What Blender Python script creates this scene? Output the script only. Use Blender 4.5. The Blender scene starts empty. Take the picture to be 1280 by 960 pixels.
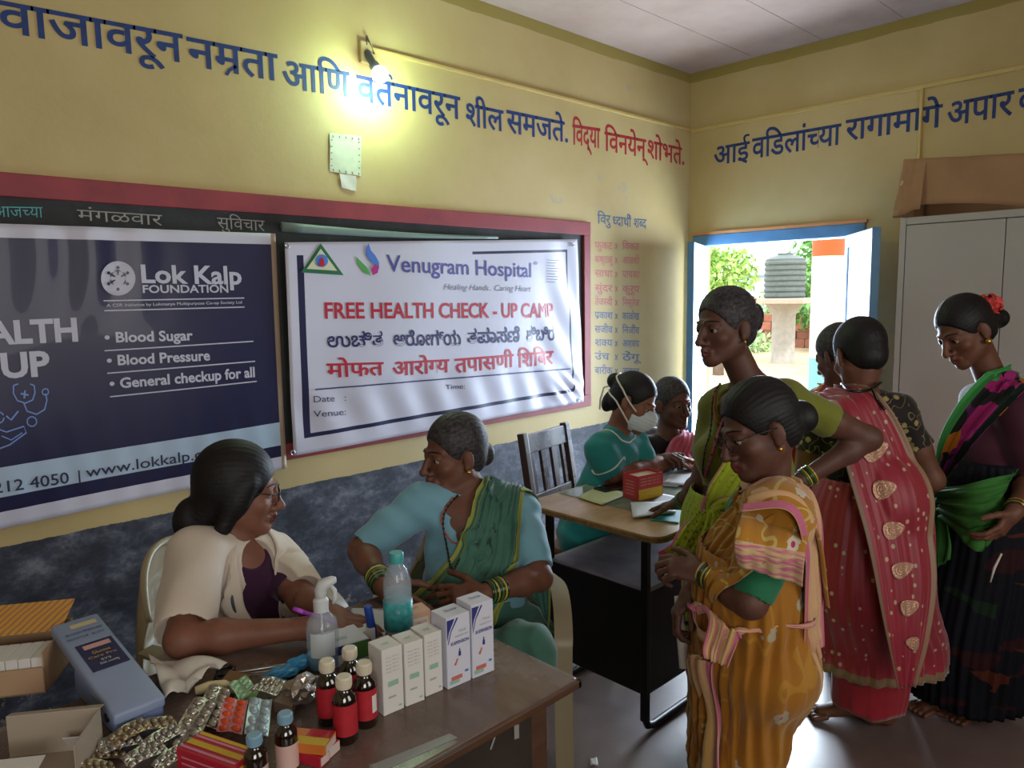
import bpy, bmesh, math, random
import numpy as np
from mathutils import Vector, Matrix
random.seed(7); RNG = np.random.default_rng(7)
scene = bpy.context.scene
COL = scene.collection
PI = math.pi
# ------------------------------------------------------------------ camera
CAM = np.array([0.0, 0.0, 1.55])
F_PX = 925.0
CR = np.array([[0.7188321143831248, -0.6949916686938614, -0.01633927102438088],
               [-0.09524107289099513, -0.07517181816206235, -0.992611875704085],
               [0.6886287311505804, 0.7150774630767857, -0.12022766916816546]])
cam_data = bpy.data.cameras.new('camera'); cam = bpy.data.objects.new('camera', cam_data); COL.objects.link(cam)
cam_data.sensor_width = 36.0; cam_data.lens = F_PX / 1280 * 36.0; cam_data.clip_start = 0.02; cam_data.clip_end = 300
mw = Matrix.Identity(4)
for i in range(3):
    mw[i][0] = CR[0][i]; mw[i][1] = -CR[1][i]; mw[i][2] = -CR[2][i]; mw[i][3] = CAM[i]
cam.matrix_world = mw
scene.camera = cam
# ------------------------------------------------------------------ world and light
scene.view_settings.view_transform = 'Standard'; scene.view_settings.look = 'None'
scene.view_settings.gamma = 1.0; scene.view_settings.use_curve_mapping = False
scene.view_settings.exposure = 0.42
world = bpy.data.worlds.new('sky'); scene.world = world; world.use_nodes = True
bg = world.node_tree.nodes['Background']
bg.inputs[0].default_value = (0.84, 0.93, 1.0, 1); bg.inputs[1].default_value = 3.4
def sun(name, rot, e, ang, col=(1, 1, 1)):
    l = bpy.data.lights.new(name, 'SUN'); l.energy = e; l.angle = ang; l.color = col
    o = bpy.data.objects.new(name, l); COL.objects.link(o); o.rotation_euler = rot; return o
sun('sun', (math.radians(38), 0, math.radians(-40)), 2.6, 0.05, (1.0, 0.95, 0.86))
def area(name, loc, aim, sx, sy, e, col=(1, 1, 1)):
    l = bpy.data.lights.new(name, 'AREA'); l.shape = 'RECTANGLE'; l.size = sx; l.size_y = sy; l.energy = e; l.color = col
    o = bpy.data.objects.new(name, l); COL.objects.link(o); o.location = loc
    o.rotation_euler = (Vector(aim) - Vector(loc)).to_track_quat('-Z', 'Y').to_euler(); return o
# daylight through the doorway; two added fill lamps for unseen windows behind the camera
area('doorway_daylight', (4.80, 2.25, 1.15), (0.0, 1.3, 0.9), 1.05, 1.6, 140, (0.72, 0.86, 1.0))
area('window_daylight', (-0.9, -1.42, 1.7), (-0.6, 2.9, 1.2), 1.3, 1.1, 27, (1.0, 0.97, 0.93))
area('window_daylight', (1.7, -1.42, 1.7), (1.9, 2.9, 1.3), 1.3, 1.1, 17, (1.0, 0.97, 0.93))
# ------------------------------------------------------------------ helpers
def ray(px, py):
    return CR.T @ np.array([(px - 640) / F_PX, (py - 480) / F_PX, 1.0])
def at_d(px, py, d): return CAM + ray(px, py) * d
def at_x(px, py, x): r = ray(px, py); return CAM + r * (x / r[0])
def at_y(px, py, y): r = ray(px, py); return CAM + r * (y / r[1])
def at_z(px, py, z): r = ray(px, py); return CAM + r * ((z - CAM[2]) / r[2])

def link(o, parent=None):
    COL.objects.link(o)
    if parent is not None: o.parent = parent
    return o
def tag(o, label=None, cat=None, group=None, kind=None):
    if label: o['label'] = label
    if cat: o['category'] = cat
    if group: o['group'] = group
    if kind: o['kind'] = kind
    return o
def empty(name, loc=(0, 0, 0), rz=0.0, label=None, cat=None, group=None):
    o = bpy.data.objects.new(name, None); o.empty_display_size = 0.1
    o.location = loc; o.rotation_euler = (0, 0, rz); COL.objects.link(o)
    return tag(o, label, cat, group)
def bm_obj(name, bm, m, parent=None, smooth=False, auto=None):
    me = bpy.data.meshes.new(name); bm.normal_update(); bm.to_mesh(me); bm.free()
    return me_obj(name, me, m, parent, smooth, auto)
def me_obj(name, me, m, parent=None, smooth=False, auto=None):
    for x in (m if isinstance(m, (list, tuple)) else [m]): me.materials.append(x)
    if smooth or auto is not None:
        me.polygons.foreach_set('use_smooth', [True] * len(me.polygons))
        if auto is not None: me.set_sharp_from_angle(angle=auto)
    return link(bpy.data.objects.new(name, me), parent)
def pyd(name, verts, faces, m, parent=None, smooth=False, uvs=None):
    me = bpy.data.meshes.new(name); me.from_pydata([tuple(map(float, v)) for v in verts], [], faces); me.update()
    if uvs is not None:
        uvl = me.uv_layers.new(name='UVMap'); li = np.zeros(len(me.loops), np.int32); me.loops.foreach_get('vertex_index', li)
        uvl.data.foreach_set('uv', np.asarray(uvs, np.float32)[li].ravel())
    return me_obj(name, me, m, parent, smooth)
def box(bm, lo, hi, bev=0.0, rz=0.0, org=None, seg=2):
    r = bmesh.ops.create_cube(bm, size=1.0); vs = r['verts']
    c = [(lo[i] + hi[i]) / 2 for i in range(3)]; s = [abs(hi[i] - lo[i]) for i in range(3)]
    for v in vs: v.co = Vector((v.co.x * s[0] + c[0], v.co.y * s[1] + c[1], v.co.z * s[2] + c[2]))
    if bev > 0:
        es = list({e for v in vs for e in v.link_edges})
        rr = bmesh.ops.bevel(bm, geom=es, offset=min(bev, min(s) * 0.45), segments=seg, affect='EDGES', profile=0.5)
        vs = [v for v in rr['verts']]
    return vs
def tf(bm, vs, M):
    for v in vs: v.co = M @ v.co
def tube(bm, pts, r, seg=8, cap=True):
    pts = [Vector(p) for p in pts]; n = len(pts); rings = []
    rad = r if isinstance(r, (list, tuple)) else [r] * n
    up = None
    for i, p in enumerate(pts):
        t = (pts[min(i + 1, n - 1)] - pts[max(i - 1, 0)]).normalized()
        if up is None:
            a = Vector((0, 0, 1)) if abs(t.z) < 0.9 else Vector((1, 0, 0)); up = t.cross(a).normalized()
        up = (up - t * up.dot(t)).normalized(); w = t.cross(up)
        rings.append([bm.verts.new(p + (up * math.cos(2 * PI * k / seg) + w * math.sin(2 * PI * k / seg)) * rad[i]) for k in range(seg)])
    for i in range(n - 1):
        for k in range(seg):
            bm.faces.new((rings[i][k], rings[i][(k + 1) % seg], rings[i + 1][(k + 1) % seg], rings[i + 1][k]))
    if cap:
        bm.faces.new(rings[0][::-1]); bm.faces.new(rings[-1])
def lathe(bm, prof, seg=24, c=(0, 0, 0)):
    rings = []
    for (r, z) in prof:
        rings.append([bm.verts.new((c[0] + r * math.cos(2 * PI * k / seg), c[1] + r * math.sin(2 * PI * k / seg), c[2] + z)) for k in range(seg)])
    for i in range(len(prof) - 1):
        for k in range(seg):
            bm.faces.new((rings[i][k], rings[i][(k + 1) % seg], rings[i + 1][(k + 1) % seg], rings[i + 1][k]))
    if prof[0][0] > 1e-4: bm.faces.new(rings[0][::-1])
    if prof[-1][0] > 1e-4: bm.faces.new(rings[-1])
def torus_pts(c, nrm, R, n=24):
    nrm = Vector(nrm).normalized(); a = nrm.orthogonal().normalized(); b = nrm.cross(a)
    return [Vector(c) + (a * math.cos(2 * PI * i / n) + b * math.sin(2 * PI * i / n)) * R for i in range(n + 1)]
# ------------------------------------------------------------------ materials
def N(nt, t, **kw):
    n = nt.nodes.new(t)
    for k, v in kw.items(): setattr(n, k, v)
    return n
def srgb(h):
    h = h.lstrip('#'); c = [int(h[i:i + 2], 16) / 255 for i in (0, 2, 4)]
    return tuple((x / 12.92 if x <= 0.04045 else ((x + 0.055) / 1.055) ** 2.4) for x in c) + (1.0,)
def C4(c): return srgb(c) if isinstance(c, str) else (tuple(c) + (1.0,))[:4]
def new_mat(name):
    m = bpy.data.materials.new(name); m.use_nodes = True; nt = m.node_tree
    return m, nt, nt.nodes['Principled BSDF']
def coord(nt, kind='Object', scale=(1, 1, 1), rot=(0, 0, 0)):
    tc = N(nt, 'ShaderNodeTexCoord'); mp = N(nt, 'ShaderNodeMapping'); mp.inputs['Scale'].default_value = scale; mp.inputs['Rotation'].default_value = rot
    nt.links.new(tc.outputs[kind], mp.inputs['Vector']); return mp.outputs['Vector']
def noise(nt, vec, s, det=4, rough=0.55):
    n = N(nt, 'ShaderNodeTexNoise'); n.inputs['Scale'].default_value = s; n.inputs['Detail'].default_value = det; n.inputs['Roughness'].default_value = rough
    nt.links.new(vec, n.inputs['Vector']); return n.outputs['Fac']
def ramp(nt, fac, stops, interp='LINEAR'):
    r = N(nt, 'ShaderNodeValToRGB'); cr = r.color_ramp; cr.interpolation = interp
    while len(cr.elements) < len(stops): cr.elements.new(0.5)
    for e, (p, c) in zip(cr.elements, stops): e.position = p; e.color = C4(c)
    nt.links.new(fac, r.inputs['Fac']); return r.outputs['Color']
def mixc(nt, fac, a, b, mode='MIX'):
    m = N(nt, 'ShaderNodeMix', data_type='RGBA', blend_type=mode)
    for sock, v in ((m.inputs[0], fac), (m.inputs[6], a), (m.inputs[7], b)):
        if isinstance(v, (int, float)): sock.default_value = v
        elif isinstance(v, (tuple, str)): sock.default_value = C4(v)
        else: nt.links.new(v, sock)
    return m.outputs[2]
def bump(nt, b, h, strength=0.3, dist=0.01):
    n = N(nt, 'ShaderNodeBump'); n.inputs['Strength'].default_value = strength; n.inputs['Distance'].default_value = dist
    nt.links.new(h, n.inputs['Height']); nt.links.new(n.outputs[0], b.inputs['Normal'])
def mth(nt, op, a, b=0.0, c=0.0):
    n = N(nt, 'ShaderNodeMath', operation=op)
    for s, v in zip(n.inputs, (a, b, c)):
        if isinstance(v, (int, float)): s.default_value = v
        else: nt.links.new(v, s)
    return n.outputs[0]
def sep(nt, vec):
    n = N(nt, 'ShaderNodeSeparateXYZ'); nt.links.new(vec, n.inputs[0]); return n.outputs
_mc = {}
def mat(name, c, rough=0.6, metal=0.0, var=0.0, vs=8.0, bmp=0.0, bs=40.0, alpha=1.0, trans=0.0, emit=0.0, spec=0.5, coat=0.0, sheen=0.0, sub=0.0):
    if name in _mc: return _mc[name]
    m, nt, b = new_mat(name); _mc[name] = m
    b.inputs['Base Color'].default_value = C4(c); b.inputs['Roughness'].default_value = rough; b.inputs['Metallic'].default_value = metal
    b.inputs['Specular IOR Level'].default_value = spec; b.inputs['Coat Weight'].default_value = coat
    if sheen: b.inputs['Sheen Weight'].default_value = sheen
    if sub: b.inputs['Subsurface Weight'].default_value = sub; b.inputs['Subsurface Scale'].default_value = 0.01
    if trans: b.inputs['Transmission Weight'].default_value = trans
    if alpha < 1: b.inputs['Alpha'].default_value = alpha
    if emit: b.inputs['Emission Color'].default_value = C4(c); b.inputs['Emission Strength'].default_value = emit
    v = coord(nt)
    if var:
        f = noise(nt, v, vs); cc = C4(c)
        lo = tuple(x * (1 - var) for x in cc[:3]); hi = tuple(min(1, x * (1 + var)) for x in cc[:3])
        nt.links.new(ramp(nt, f, [(0.3, lo), (0.7, hi)]), b.inputs['Base Color'])
    if bmp: bump(nt, b, noise(nt, v, bs), bmp, 0.004)
    return m

def wall_material(name, wainscot):
    m, nt, b = new_mat(name)
    v = coord(nt, 'Object'); x, y, z = sep(nt, v)[:3]
    n1 = noise(nt, v, 1.3, 5, 0.6); n2 = noise(nt, v, 9.0, 6, 0.7); n3 = noise(nt, v, 3.2, 3, 0.5)
    base = ramp(nt, n1, [(0.25, '#b19c66'), (0.5, '#bea974'), (0.75, '#c7b583')])
    base = mixc(nt, ramp(nt, n2, [(0.55, (0, 0, 0)), (0.8, (.35, .35, .35))]), base, '#b8a988')
    # scuffed, flaked patches of bare plaster
    vo = N(nt, 'ShaderNodeTexVoronoi'); vo.inputs['Scale'].default_value = 2.2; nt.links.new(v, vo.inputs['Vector'])
    spot = mth(nt, 'MULTIPLY', mth(nt, 'LESS_THAN', vo.outputs['Distance'], 0.13), mth(nt, 'GREATER_THAN', n2, 0.53))
    base = mixc(nt, mth(nt, 'MULTIPLY', spot, 0.5), base, '#a39a8c')
    # olive line where the ceiling paint ends
    zn = mth(nt, 'ADD', z, mth(nt, 'MULTIPLY', n3, 0.03))
    base = mixc(nt, mth(nt, 'MULTIPLY', mth(nt, 'GREATER_THAN', zn, 2.965), 0.75), base, '#8f8032')
    if wainscot:
        d1 = noise(nt, coord(nt, 'Object', (1.5, 1, 2.2)), 4.0, 8, 0.72); d2 = noise(nt, v, 14.0, 6, 0.75)
        dark = ramp(nt, d1, [(0.30, '#22252d'), (0.45, '#343844'), (0.54, '#4f5462'), (0.63, '#74767f'), (0.76, '#918f94')])
        dark = mixc(nt, ramp(nt, d2, [(0.52, (0, 0, 0)), (0.66, (.55, .55, .55))]), dark, '#1f2026')
        worn = mth(nt, 'GREATER_THAN', mth(nt, 'ADD', d2, mth(nt, 'MULTIPLY', mth(nt, 'SUBTRACT', 0.35, z), 0.55)), 0.70)
        dark = mixc(nt, mth(nt, 'MULTIPLY', worn, 0.6), dark, '#9a8f88')
        edge = mth(nt, 'ADD', z, mth(nt, 'MULTIPLY', mth(nt, 'SUBTRACT', n2, 0.5), 0.022))
        base = mixc(nt, mth(nt, 'LESS_THAN', edge, 0.742), base, dark)
    nt.links.new(base, b.inputs['Base Color']); b.inputs['Roughness'].default_value = 0.62
    bump(nt, b, n2, 0.25, 0.006)
    return m
M_WALL_D = wall_material('yellow_wall_dado', True)
M_WALL = wall_material('yellow_wall', True)
def floor_material():
    m, nt, b = new_mat('oxide_floor'); v = coord(nt)
    n1 = noise(nt, v, 1.2, 6, 0.6); n2 = noise(nt, v, 12, 5, 0.7)
    c = ramp(nt, n1, [(0.3, '#604c49'), (0.55, '#73605d'), (0.75, '#857673')])
    c = mixc(nt, ramp(nt, n2, [(0.5, (0, 0, 0)), (0.8, (.4, .4, .4))]), c, '#80716c')
    nt.links.new(c, b.inputs['Base Color'])
    nt.links.new(ramp(nt, n2, [(0.3, (.34, .34, .34)), (0.7, (.5, .5, .5))]), b.inputs['Roughness']); b.inputs['Specular IOR Level'].default_value = .6; b.inputs['Coat Weight'].default_value = .5; b.inputs['Coat Roughness'].default_value = .36
    bump(nt, b, n2, 0.12, 0.004); return m
M_FLOOR = floor_material()
def ceil_material():
    m, nt, b = new_mat('limewashed_ceiling'); v = coord(nt)
    n1 = noise(nt, v, 0.9, 6, 0.65)
    nt.links.new(ramp(nt, n1, [(0.3, '#98847a'), (0.5, '#b09a8f'), (0.75, '#bfaca3')]), b.inputs['Base Color'])
    b.inputs['Roughness'].default_value = 0.9; bump(nt, b, noise(nt, v, 14), 0.2, 0.01); return m
M_CEIL = ceil_material()

# ------------------------------------------------------------------ room shell
def struct(name, bm, m, parent=None):
    o = bm_obj(name, bm, m, parent)
    if parent is None: o['kind'] = 'structure'
    return o
XW, YW, ZC = 4.52, 2.90, 3.01      # east wall, north wall, ceiling
XL, YB = -3.0, -1.5
bm = bmesh.new(); box(bm, (XL, YB, -0.1), (XW, YW, 0)); struct('floor', bm, M_FLOOR)
bm = bmesh.new(); box(bm, (XL - .2, YB - .2, ZC + .02), (XW + .22, YW + .2, ZC + .2)); ceil = struct('ceiling', bm, M_CEIL)
yy = YW - 0.02
k = 0
for y1, y0 in zip([2.90, 2.43, 2.00, 1.55, 1.10, .65, .2, -.25, -.7, -1.15], [2.43, 2.00, 1.55, 1.10, .65, .2, -.25, -.7, -1.15, YB]):
    for (x0, x1) in ((XL, .4), (.4, 2.6), (2.6, XW)):
        bm = bmesh.new(); box(bm, (x0 + .0015, y0 + .0015, ZC), (x1 - .0015, y1 - .0015, ZC + .022)); bm_obj('ceiling_panel', bm, M_CEIL, ceil)
bm = bmesh.new(); box(bm, (XL - .2, YW, 0), (XW + .22, YW + .2, ZC + .02)); wall_n = struct('wall_back', bm, M_WALL_D)
DY0, DY1, DZ = 1.71, 2.86, 1.93     # doorway
bm = bmesh.new()
box(bm, (XW, YB, 0), (XW + .22, DY0, ZC + .02)); box(bm, (XW, DY0, DZ), (XW + .22, DY1, ZC + .02)); box(bm, (XW, DY1, 0), (XW + .22, YW, ZC + .02))
wall_e = struct('wall_right', bm, M_WALL)
bm = bmesh.new(); box(bm, (XL - .2, YB, 0), (XL, YW, ZC + .02)); struct('wall_left', bm, M_WALL)
bm = bmesh.new(); box(bm, (XL - .2, YB - .2, 0), (XW + .22, YB, ZC + .02)); struct('wall_front', bm, M_WALL)
# ------------------------------------------------------------------ doorway joinery
M_BLUEW = mat('blue_painted_wood', '#4f7fa6', 0.5, var=.12, bmp=.1)
M_PALEB = mat('pale_blue_leaf', '#b9cfe6', 0.45, var=.05, bmp=.05)
M_LINTEL = mat('terracotta_lintel', '#c98a58', 0.8, var=.1)
bm = bmesh.new()
box(bm, (XW - .015, DY0, DZ - .075), (XW + .10, DY1, DZ), .006)
box(bm, (XW - .012, DY0, 0), (XW + .10, DY0 + .06, DZ - .07), .006)
box(bm, (XW - .012, DY1 - .06, 0), (XW + .10, DY1, DZ - .07), .006)
door = bm_obj('door_1', bm, M_BLUEW); door['kind'] = 'structure'
bm = bmesh.new(); box(bm, (XW - .022, DY0 - .01, DZ), (XW + .0, DY1, DZ + .018)); bm_obj('lintel_edge', bm, M_LINTEL, door)
def leaf(h, e, top):
    h = Vector((h[0], h[1], 0)); e = Vector((e[0], e[1], 0)); w = (e - h).length; a = math.atan2((e - h).y, (e - h).x)
    T = Matrix.Translation(h) @ Matrix.Rotation(a, 4, 'Z')
    bm = bmesh.new(); fr = bmesh.new()
    box(bm, (.03, -.008, .02), (w - .03, .008, top - .02))
    for (x0, x1, z0, z1) in ((0, .055, 0.01, top), (w - .055, w, 0.01, top), (.05, w - .05, 0.01, .12), (.05, w - .05, .72, .80), (.05, w - .05, 1.3, 1.36), (.05, w - .05, top - .07, top)):
        box(fr, (x0, -.018, z0), (x1, .018, z1), .003)
    pan = bm_obj('leaf_panel', bm, M_PALEB); 
    p = bm_obj('door_leaf', fr, [M_PALEB]); 
    ed = bmesh.new(); box(ed, (w - .004, -.021, 0.01), (w + .014, .021, top + .002), .003); e2 = bm_obj('leaf_edge', ed, M_BLUEW)
    for o in (p,): o.parent = door; o.matrix_local = T
    for o in (pan, e2): o.parent = p
    return p
leaf((4.50, 2.775), (4.06, 2.585), 1.855)
leaf((4.50, 1.80), (4.03, 1.475), 1.86)
bm = bmesh.new(); tube(bm, [(4.47, 1.765, 1.86), (4.40, 1.74, 1.83), (4.3, 1.70, 1.78)], [.01, .05, .006], 5)
# conduit trim along both walls
M_COND = mat('conduit', '#c4ab68', 0.5, var=.06)
bm = bmesh.new()
box(bm, (1.94, YW - .018, 2.630), (XW - .015, YW, 2.648), .004); struct('trim_1', bm, M_COND)
bm = bmesh.new()
box(bm, (XW - .018, YB, 2.620), (XW, 2.885, 2.642), .004); box(bm, (XW - .018, 1.435, 2.1), (XW, 1.451, 2.62), .004); struct('trim_2', bm, M_COND)

# ------------------------------------------------------------------ lettering tools
def glyph_mesh(s, bold=0.0, res=3):
    c = bpy.data.curves.new('t', 'FONT'); c.body = s; c.size = 1.0; c.bevel_depth = max(0, bold) * .9; c.bevel_resolution = 0; c.offset = min(0, bold); c.resolution_u = res; c.fill_mode = 'FRONT'
    o = bpy.data.objects.new('t', c); COL.objects.link(o)
    dg = bpy.context.evaluated_depsgraph_get(); me = bpy.data.meshes.new_from_object(o.evaluated_get(dg))
    V = np.zeros(len(me.vertices) * 3); me.vertices.foreach_get('co', V); V = V.reshape(-1, 3)[:, :2]
    Fc = [tuple(p.vertices) for p in me.polygons]
    bpy.data.objects.remove(o); bpy.data.curves.remove(c); bpy.data.meshes.remove(me)
    return V, Fc
_gc = {}
def gm(s, bold=0.0):
    k = (s, bold)
    if k not in _gc: _gc[k] = glyph_mesh(s, bold)
    V, Fc = _gc[k]; return V.copy(), list(Fc)
for _w in ('वाीिोेूुंर', 'ಉಚಿತ'): glyph_mesh(_w)
STEM = None
def adv(s):
    a = gm(s + 'ा')[0][:, 0].max(); b = gm('ा')[0][:, 0].max(); return a - b
def clip_x(V, Fc, xc):
    bm = bmesh.new(); vs = [bm.verts.new((x, y, 0)) for x, y in V]
    for f in Fc:
        try: bm.faces.new([vs[i] for i in f])
        except ValueError: pass
    bmesh.ops.bisect_plane(bm, geom=bm.verts[:] + bm.edges[:] + bm.faces[:], plane_co=(xc, 0, 0), plane_no=(1, 0, 0), clear_outer=True)
    bm.verts.index_update(); V2 = np.array([v.co[:2] for v in bm.verts]).reshape(-1, 2); F2 = [tuple(v.index for v in f.verts) for f in bm.faces]; bm.free()
    return V2, F2
def stroke2(pts, w):
    P = [np.array(p, float) for p in pts]; L = []; R_ = []
    for i in range(len(P)):
        t = P[min(i + 1, len(P) - 1)] - P[max(i - 1, 0)]; t /= (np.linalg.norm(t) + 1e-9); n = np.array([-t[1], t[0]])
        ww = w[i] if isinstance(w, (list, tuple)) else w
        L.append(P[i] + n * ww / 2); R_.append(P[i] - n * ww / 2)
    V = L + R_; n = len(P); return np.array(V), [(i, i + 1, n + i + 1, n + i) for i in range(n - 1)]
def lay(s, bold=0.0):
    """{x} = half form of x, ^ = reph over the letter before, _ = rakar stroke under the letter before"""
    VV, FF = [], []; x = 0.0; i = 0; run = ''
    def put(V, Fc, dx, dy=0.0):
        if len(V) == 0: return
        off = sum(len(v) for v in VV); VV.append(V + np.array([dx, dy])); FF.extend([tuple(j + off for j in f) for f in Fc])
    def flush():
        nonlocal x, run
        if run:
            V, Fc = gm(run, bold); put(V, Fc, x); x += adv(run); run = ''
    while i < len(s):
        ch = s[i]
        if ch == '{':
            flush(); c = s[i + 1]; V, Fc = gm(c, bold); w = adv(c); V, Fc = clip_x(V, Fc, w - 0.165); put(V, Fc, x); x += w - 0.17; i += 3; continue
        if ch == '^':
            flush(); V, Fc = stroke2([(-.16, .62), (-.19, .74), (-.10, .82), (.0, .78), (.04, .70)], .07); put(V, Fc, x - .06); i += 1; continue
        if ch == '_':
            flush(); V, Fc = stroke2([(-.13, .17), (-.28, .05), (-.36, -.08)], .075); put(V, Fc, x); i += 1; continue
        run += ch; i += 1
    flush()
    return np.concatenate(VV), FF, x
def W_wall(p, q, plane):
    kind, val = plane
    return at_y(p, q, val) if kind == 'y' else at_x(p, q, val)
def text_on(name, s, p0, p1, h0, m, parent, plane, disp=None, bold=0.0, head=False, deva=False, ref=None, skew=0.0, h1=None):
    """p0,p1: baseline ends (or headline ends when head); h0: letter height in photograph pixels"""
    if deva or any(c in s for c in '{^_'): V, Fc, w = lay(s, bold); x0, x1 = 0.0, w; refh = ref or 0.62
    else:
        V, Fc = gm(s, bold); x0, x1 = V[:, 0].min(), V[:, 0].max(); refh = ref or 0.70
    if h1 is None: h1 = h0
    if head:
        A = W_wall(p0[0], p0[1], plane); B = W_wall(p1[0], p1[1], plane); Ab = W_wall(p0[0], p0[1] + h0, plane); Bb = W_wall(p1[0], p1[1] + h1, plane)
        A, B, Ab, Bb = Ab, Bb, A, B
    else:
        A = W_wall(p0[0], p0[1], plane); B = W_wall(p1[0], p1[1], plane); Ab = W_wall(p0[0], p0[1] - h0, plane); Bb = W_wall(p1[0], p1[1] - h1, plane)
    hA = Ab - A; hB = Bb - B; hA = np.array([0, 0, hA[2]]); hB = np.array([0, 0, hB[2]])
    u = (V[:, 0] - x0) / (x1 - x0); t = V[:, 1] / refh; u = u + skew * t
    P = A[None] * (1 - u[:, None]) + B[None] * u[:, None] + t[:, None] * (hA[None] * (1 - u[:, None]) + hB[None] * u[:, None])
    if disp is not None: P[:, 1] = disp(P[:, 0], P[:, 2]) - 0.0018
    if plane[0] == 'y' and (B - A)[0] < 0: pass
    return pyd(name, P, Fc, m, parent)
def poly_on(name, pts, m, parent, plane, disp=None, lift=0.003):
    P = np.array([W_wall(a, b, plane) for a, b in pts])
    if disp is not None: P[:, 1] = disp(P[:, 0], P[:, 2]) - lift
    return pyd(name, P, [tuple(range(len(P)))], m, parent)
def multi_on(name, polys, m, parent, plane, disp=None, lift=0.003):
    V, Fc = [], []
    for pts in polys:
        P = np.array([W_wall(a, b, plane) for a, b in pts]); Fc.append(tuple(range(len(V), len(V) + len(P)))); V.extend(P)
    V = np.array(V)
    if disp is not None: V[:, 1] = disp(V[:, 0], V[:, 2]) - lift
    o = pyd(name, V, Fc, m, parent); o['kind'] = 'stuff'; return o
def line_px(pts, w):
    V, Fc = stroke2(pts, w); return [[tuple(V[i]) for i in f] for f in Fc]
def circ_px(c, r, n=24, a0=0, a1=2 * PI, ry=None):
    return [(c[0] + r * math.cos(a0 + (a1 - a0) * i / n), c[1] + (ry or r) * math.sin(a0 + (a1 - a0) * i / n)) for i in range(n)]
# ------------------------------------------------------------------ painted lettering
P_BLUE = mat('blue_brush_paint', '#16346f', 0.6, var=.25, vs=20)
P_RED = mat('red_brush_paint', '#a62a32', 0.6, var=.2, vs=20)
P_RED2 = mat('thin_red_paint', '#c4706a', 0.6); P_SLATE = mat('thin_blue_paint', '#64748c', 0.6); P_TEAL = mat('title_blue_paint', '#3f6480', 0.6)
PN = ('y', YW - .0015); PE = ('x', XW - .0015)
for s, p0, p1, h, hh, m in (('वाजावरून', (-1, 1), (229, 44), 37, 34, P_BLUE), ('नम_ता', (236, 47), (347, 69), 34, 32, P_BLUE), ('आिण', (354, 76), (437, 91), 33, 30, P_BLUE),
                        ('वत^नावरून', (447, 94), (575, 122), 31, 27, P_BLUE), ('शील', (582, 129), (629, 139), 27, 25, P_BLUE), ('समजते.', (634, 138), (711, 154), 27, 24, P_BLUE),
                        ('िवद्या', (716, 156), (750, 161), 24, 24, P_RED), ('िवनयेन्', (756, 165), (807, 175), 23, 22, P_RED), ('शोभते.', (809, 175), (856, 186), 22, 20, P_RED)):
    text_on('painted_word', s, p0, p1, h, m, wall_n, PN, bold=.016, head=True, deva=True, h1=hh)
for s, p0, p1, h, hh in (('आई', (892, 185), (936, 177), 22, 22), ('विडलां{च}या', (940, 174), (1050, 155), 24, 25), ('रागामागे', (1057, 151), (1176, 131), 25, 27), ('अपार', (1183, 130), (1265, 114), 28, 29), ('कष्ट', (1272, 112), (1352, 97), 29, 31)):
    text_on('painted_word', s, p0, p1, h, P_BLUE, wall_e, PE, bold=.016, head=True, deva=True, h1=hh)
for s, p0, p1 in (('िवरु', (747, 268), (763, 269.6)), ('{ध}दाथी^', (765.5, 270.5), (789, 272.7)), ('श{ब}द', (792, 273), (808, 274.5))):
    text_on('list_heading', s, p0, p1, 11, P_TEAL, wall_n, PN, bold=.012, head=True, deva=True)
rows = [('फुकट', 'िवकत'), ('कष्टाळू', 'आळशी'), ('साधा', 'पाचका'), ('सुंदर', 'कुरूप'), ('तेज{स}वी', 'िनस्तेज'), ('प_काश', 'काळोख'), ('सजीव', 'िनजी^व'), ('श{क}य', 'अश{क}य'), ('उंच', 'ठेंगू'), ('बारीक', 'जाडजूड')]
ys = [302.5, 320, 337.5, 355.8, 373, 389.8, 407.3, 424, 441, 458.8]
for (a, b), y in zip(rows, ys):
    m = P_RED2 if y < 380 else P_SLATE
    k = (y - 300) / 160
    text_on('list_word', a, (743.5, y), (743.5 + 6 + 4 * min(len(a), 4), y + .9), 8.2, m, wall_n, PN, bold=.014, head=True, deva=True)
    multi_on('list_cross', line_px([(769, y + 2.2), (772, y + 8.8)], 1.0) + line_px([(772, y + 2.2), (769, y + 8.8)], 1.0), m, wall_n, PN)
    text_on('list_word', b, (778, y + 1.2), (778 + 5 + 4 * min(len(b), 4), y + 2), 8.2, m, wall_n, PN, bold=.014, head=True, deva=True)
# ------------------------------------------------------------------ blackboard with painted red border
M_BOARD = None
def board_mat():
    m, nt, b = new_mat('worn_blackboard'); v = coord(nt)
    n = noise(nt, v, 7, 7, .7); n2 = noise(nt, v, 2.0, 4, .6)
    c = ramp(nt, n, [(.35, '#1c1f1f'), (.6, '#2d3030'), (.72, '#595856'), (.85, '#8b8780')])
    nt.links.new(c, b.inputs['Base Color']); b.inputs['Roughness'].default_value = .7; return m
M_BOARD = board_mat()
M_REDB = mat('maroon_border_paint', '#8a3038', 0.55, var=.18, vs=7, bmp=.2)
BX0, BX1, BZ0, BZ1 = -.6, 3.44, .868, 1.966
bb = empty('blackboard', (1.4, YW, BZ0), label='long worn wall blackboard with a maroon border behind the two banners', cat='blackboard')
def cbox(name, lo, hi, m, par, bev=.003):
    bm = bmesh.new(); L = Vector(par.location) if par else Vector()
    box(bm, [lo[i] - L[i] for i in range(3)], [hi[i] - L[i] for i in range(3)], bev); return bm_obj(name, bm, m, par)
cbox('board_surface', (BX0, YW - .006, BZ0), (BX1, YW - .0005, BZ1), M_BOARD, bb)
bw = .058
cbox('border', (BX0, YW - .022, BZ1 - .076), (BX1, YW - .0005, BZ1), M_REDB, bb)
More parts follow.
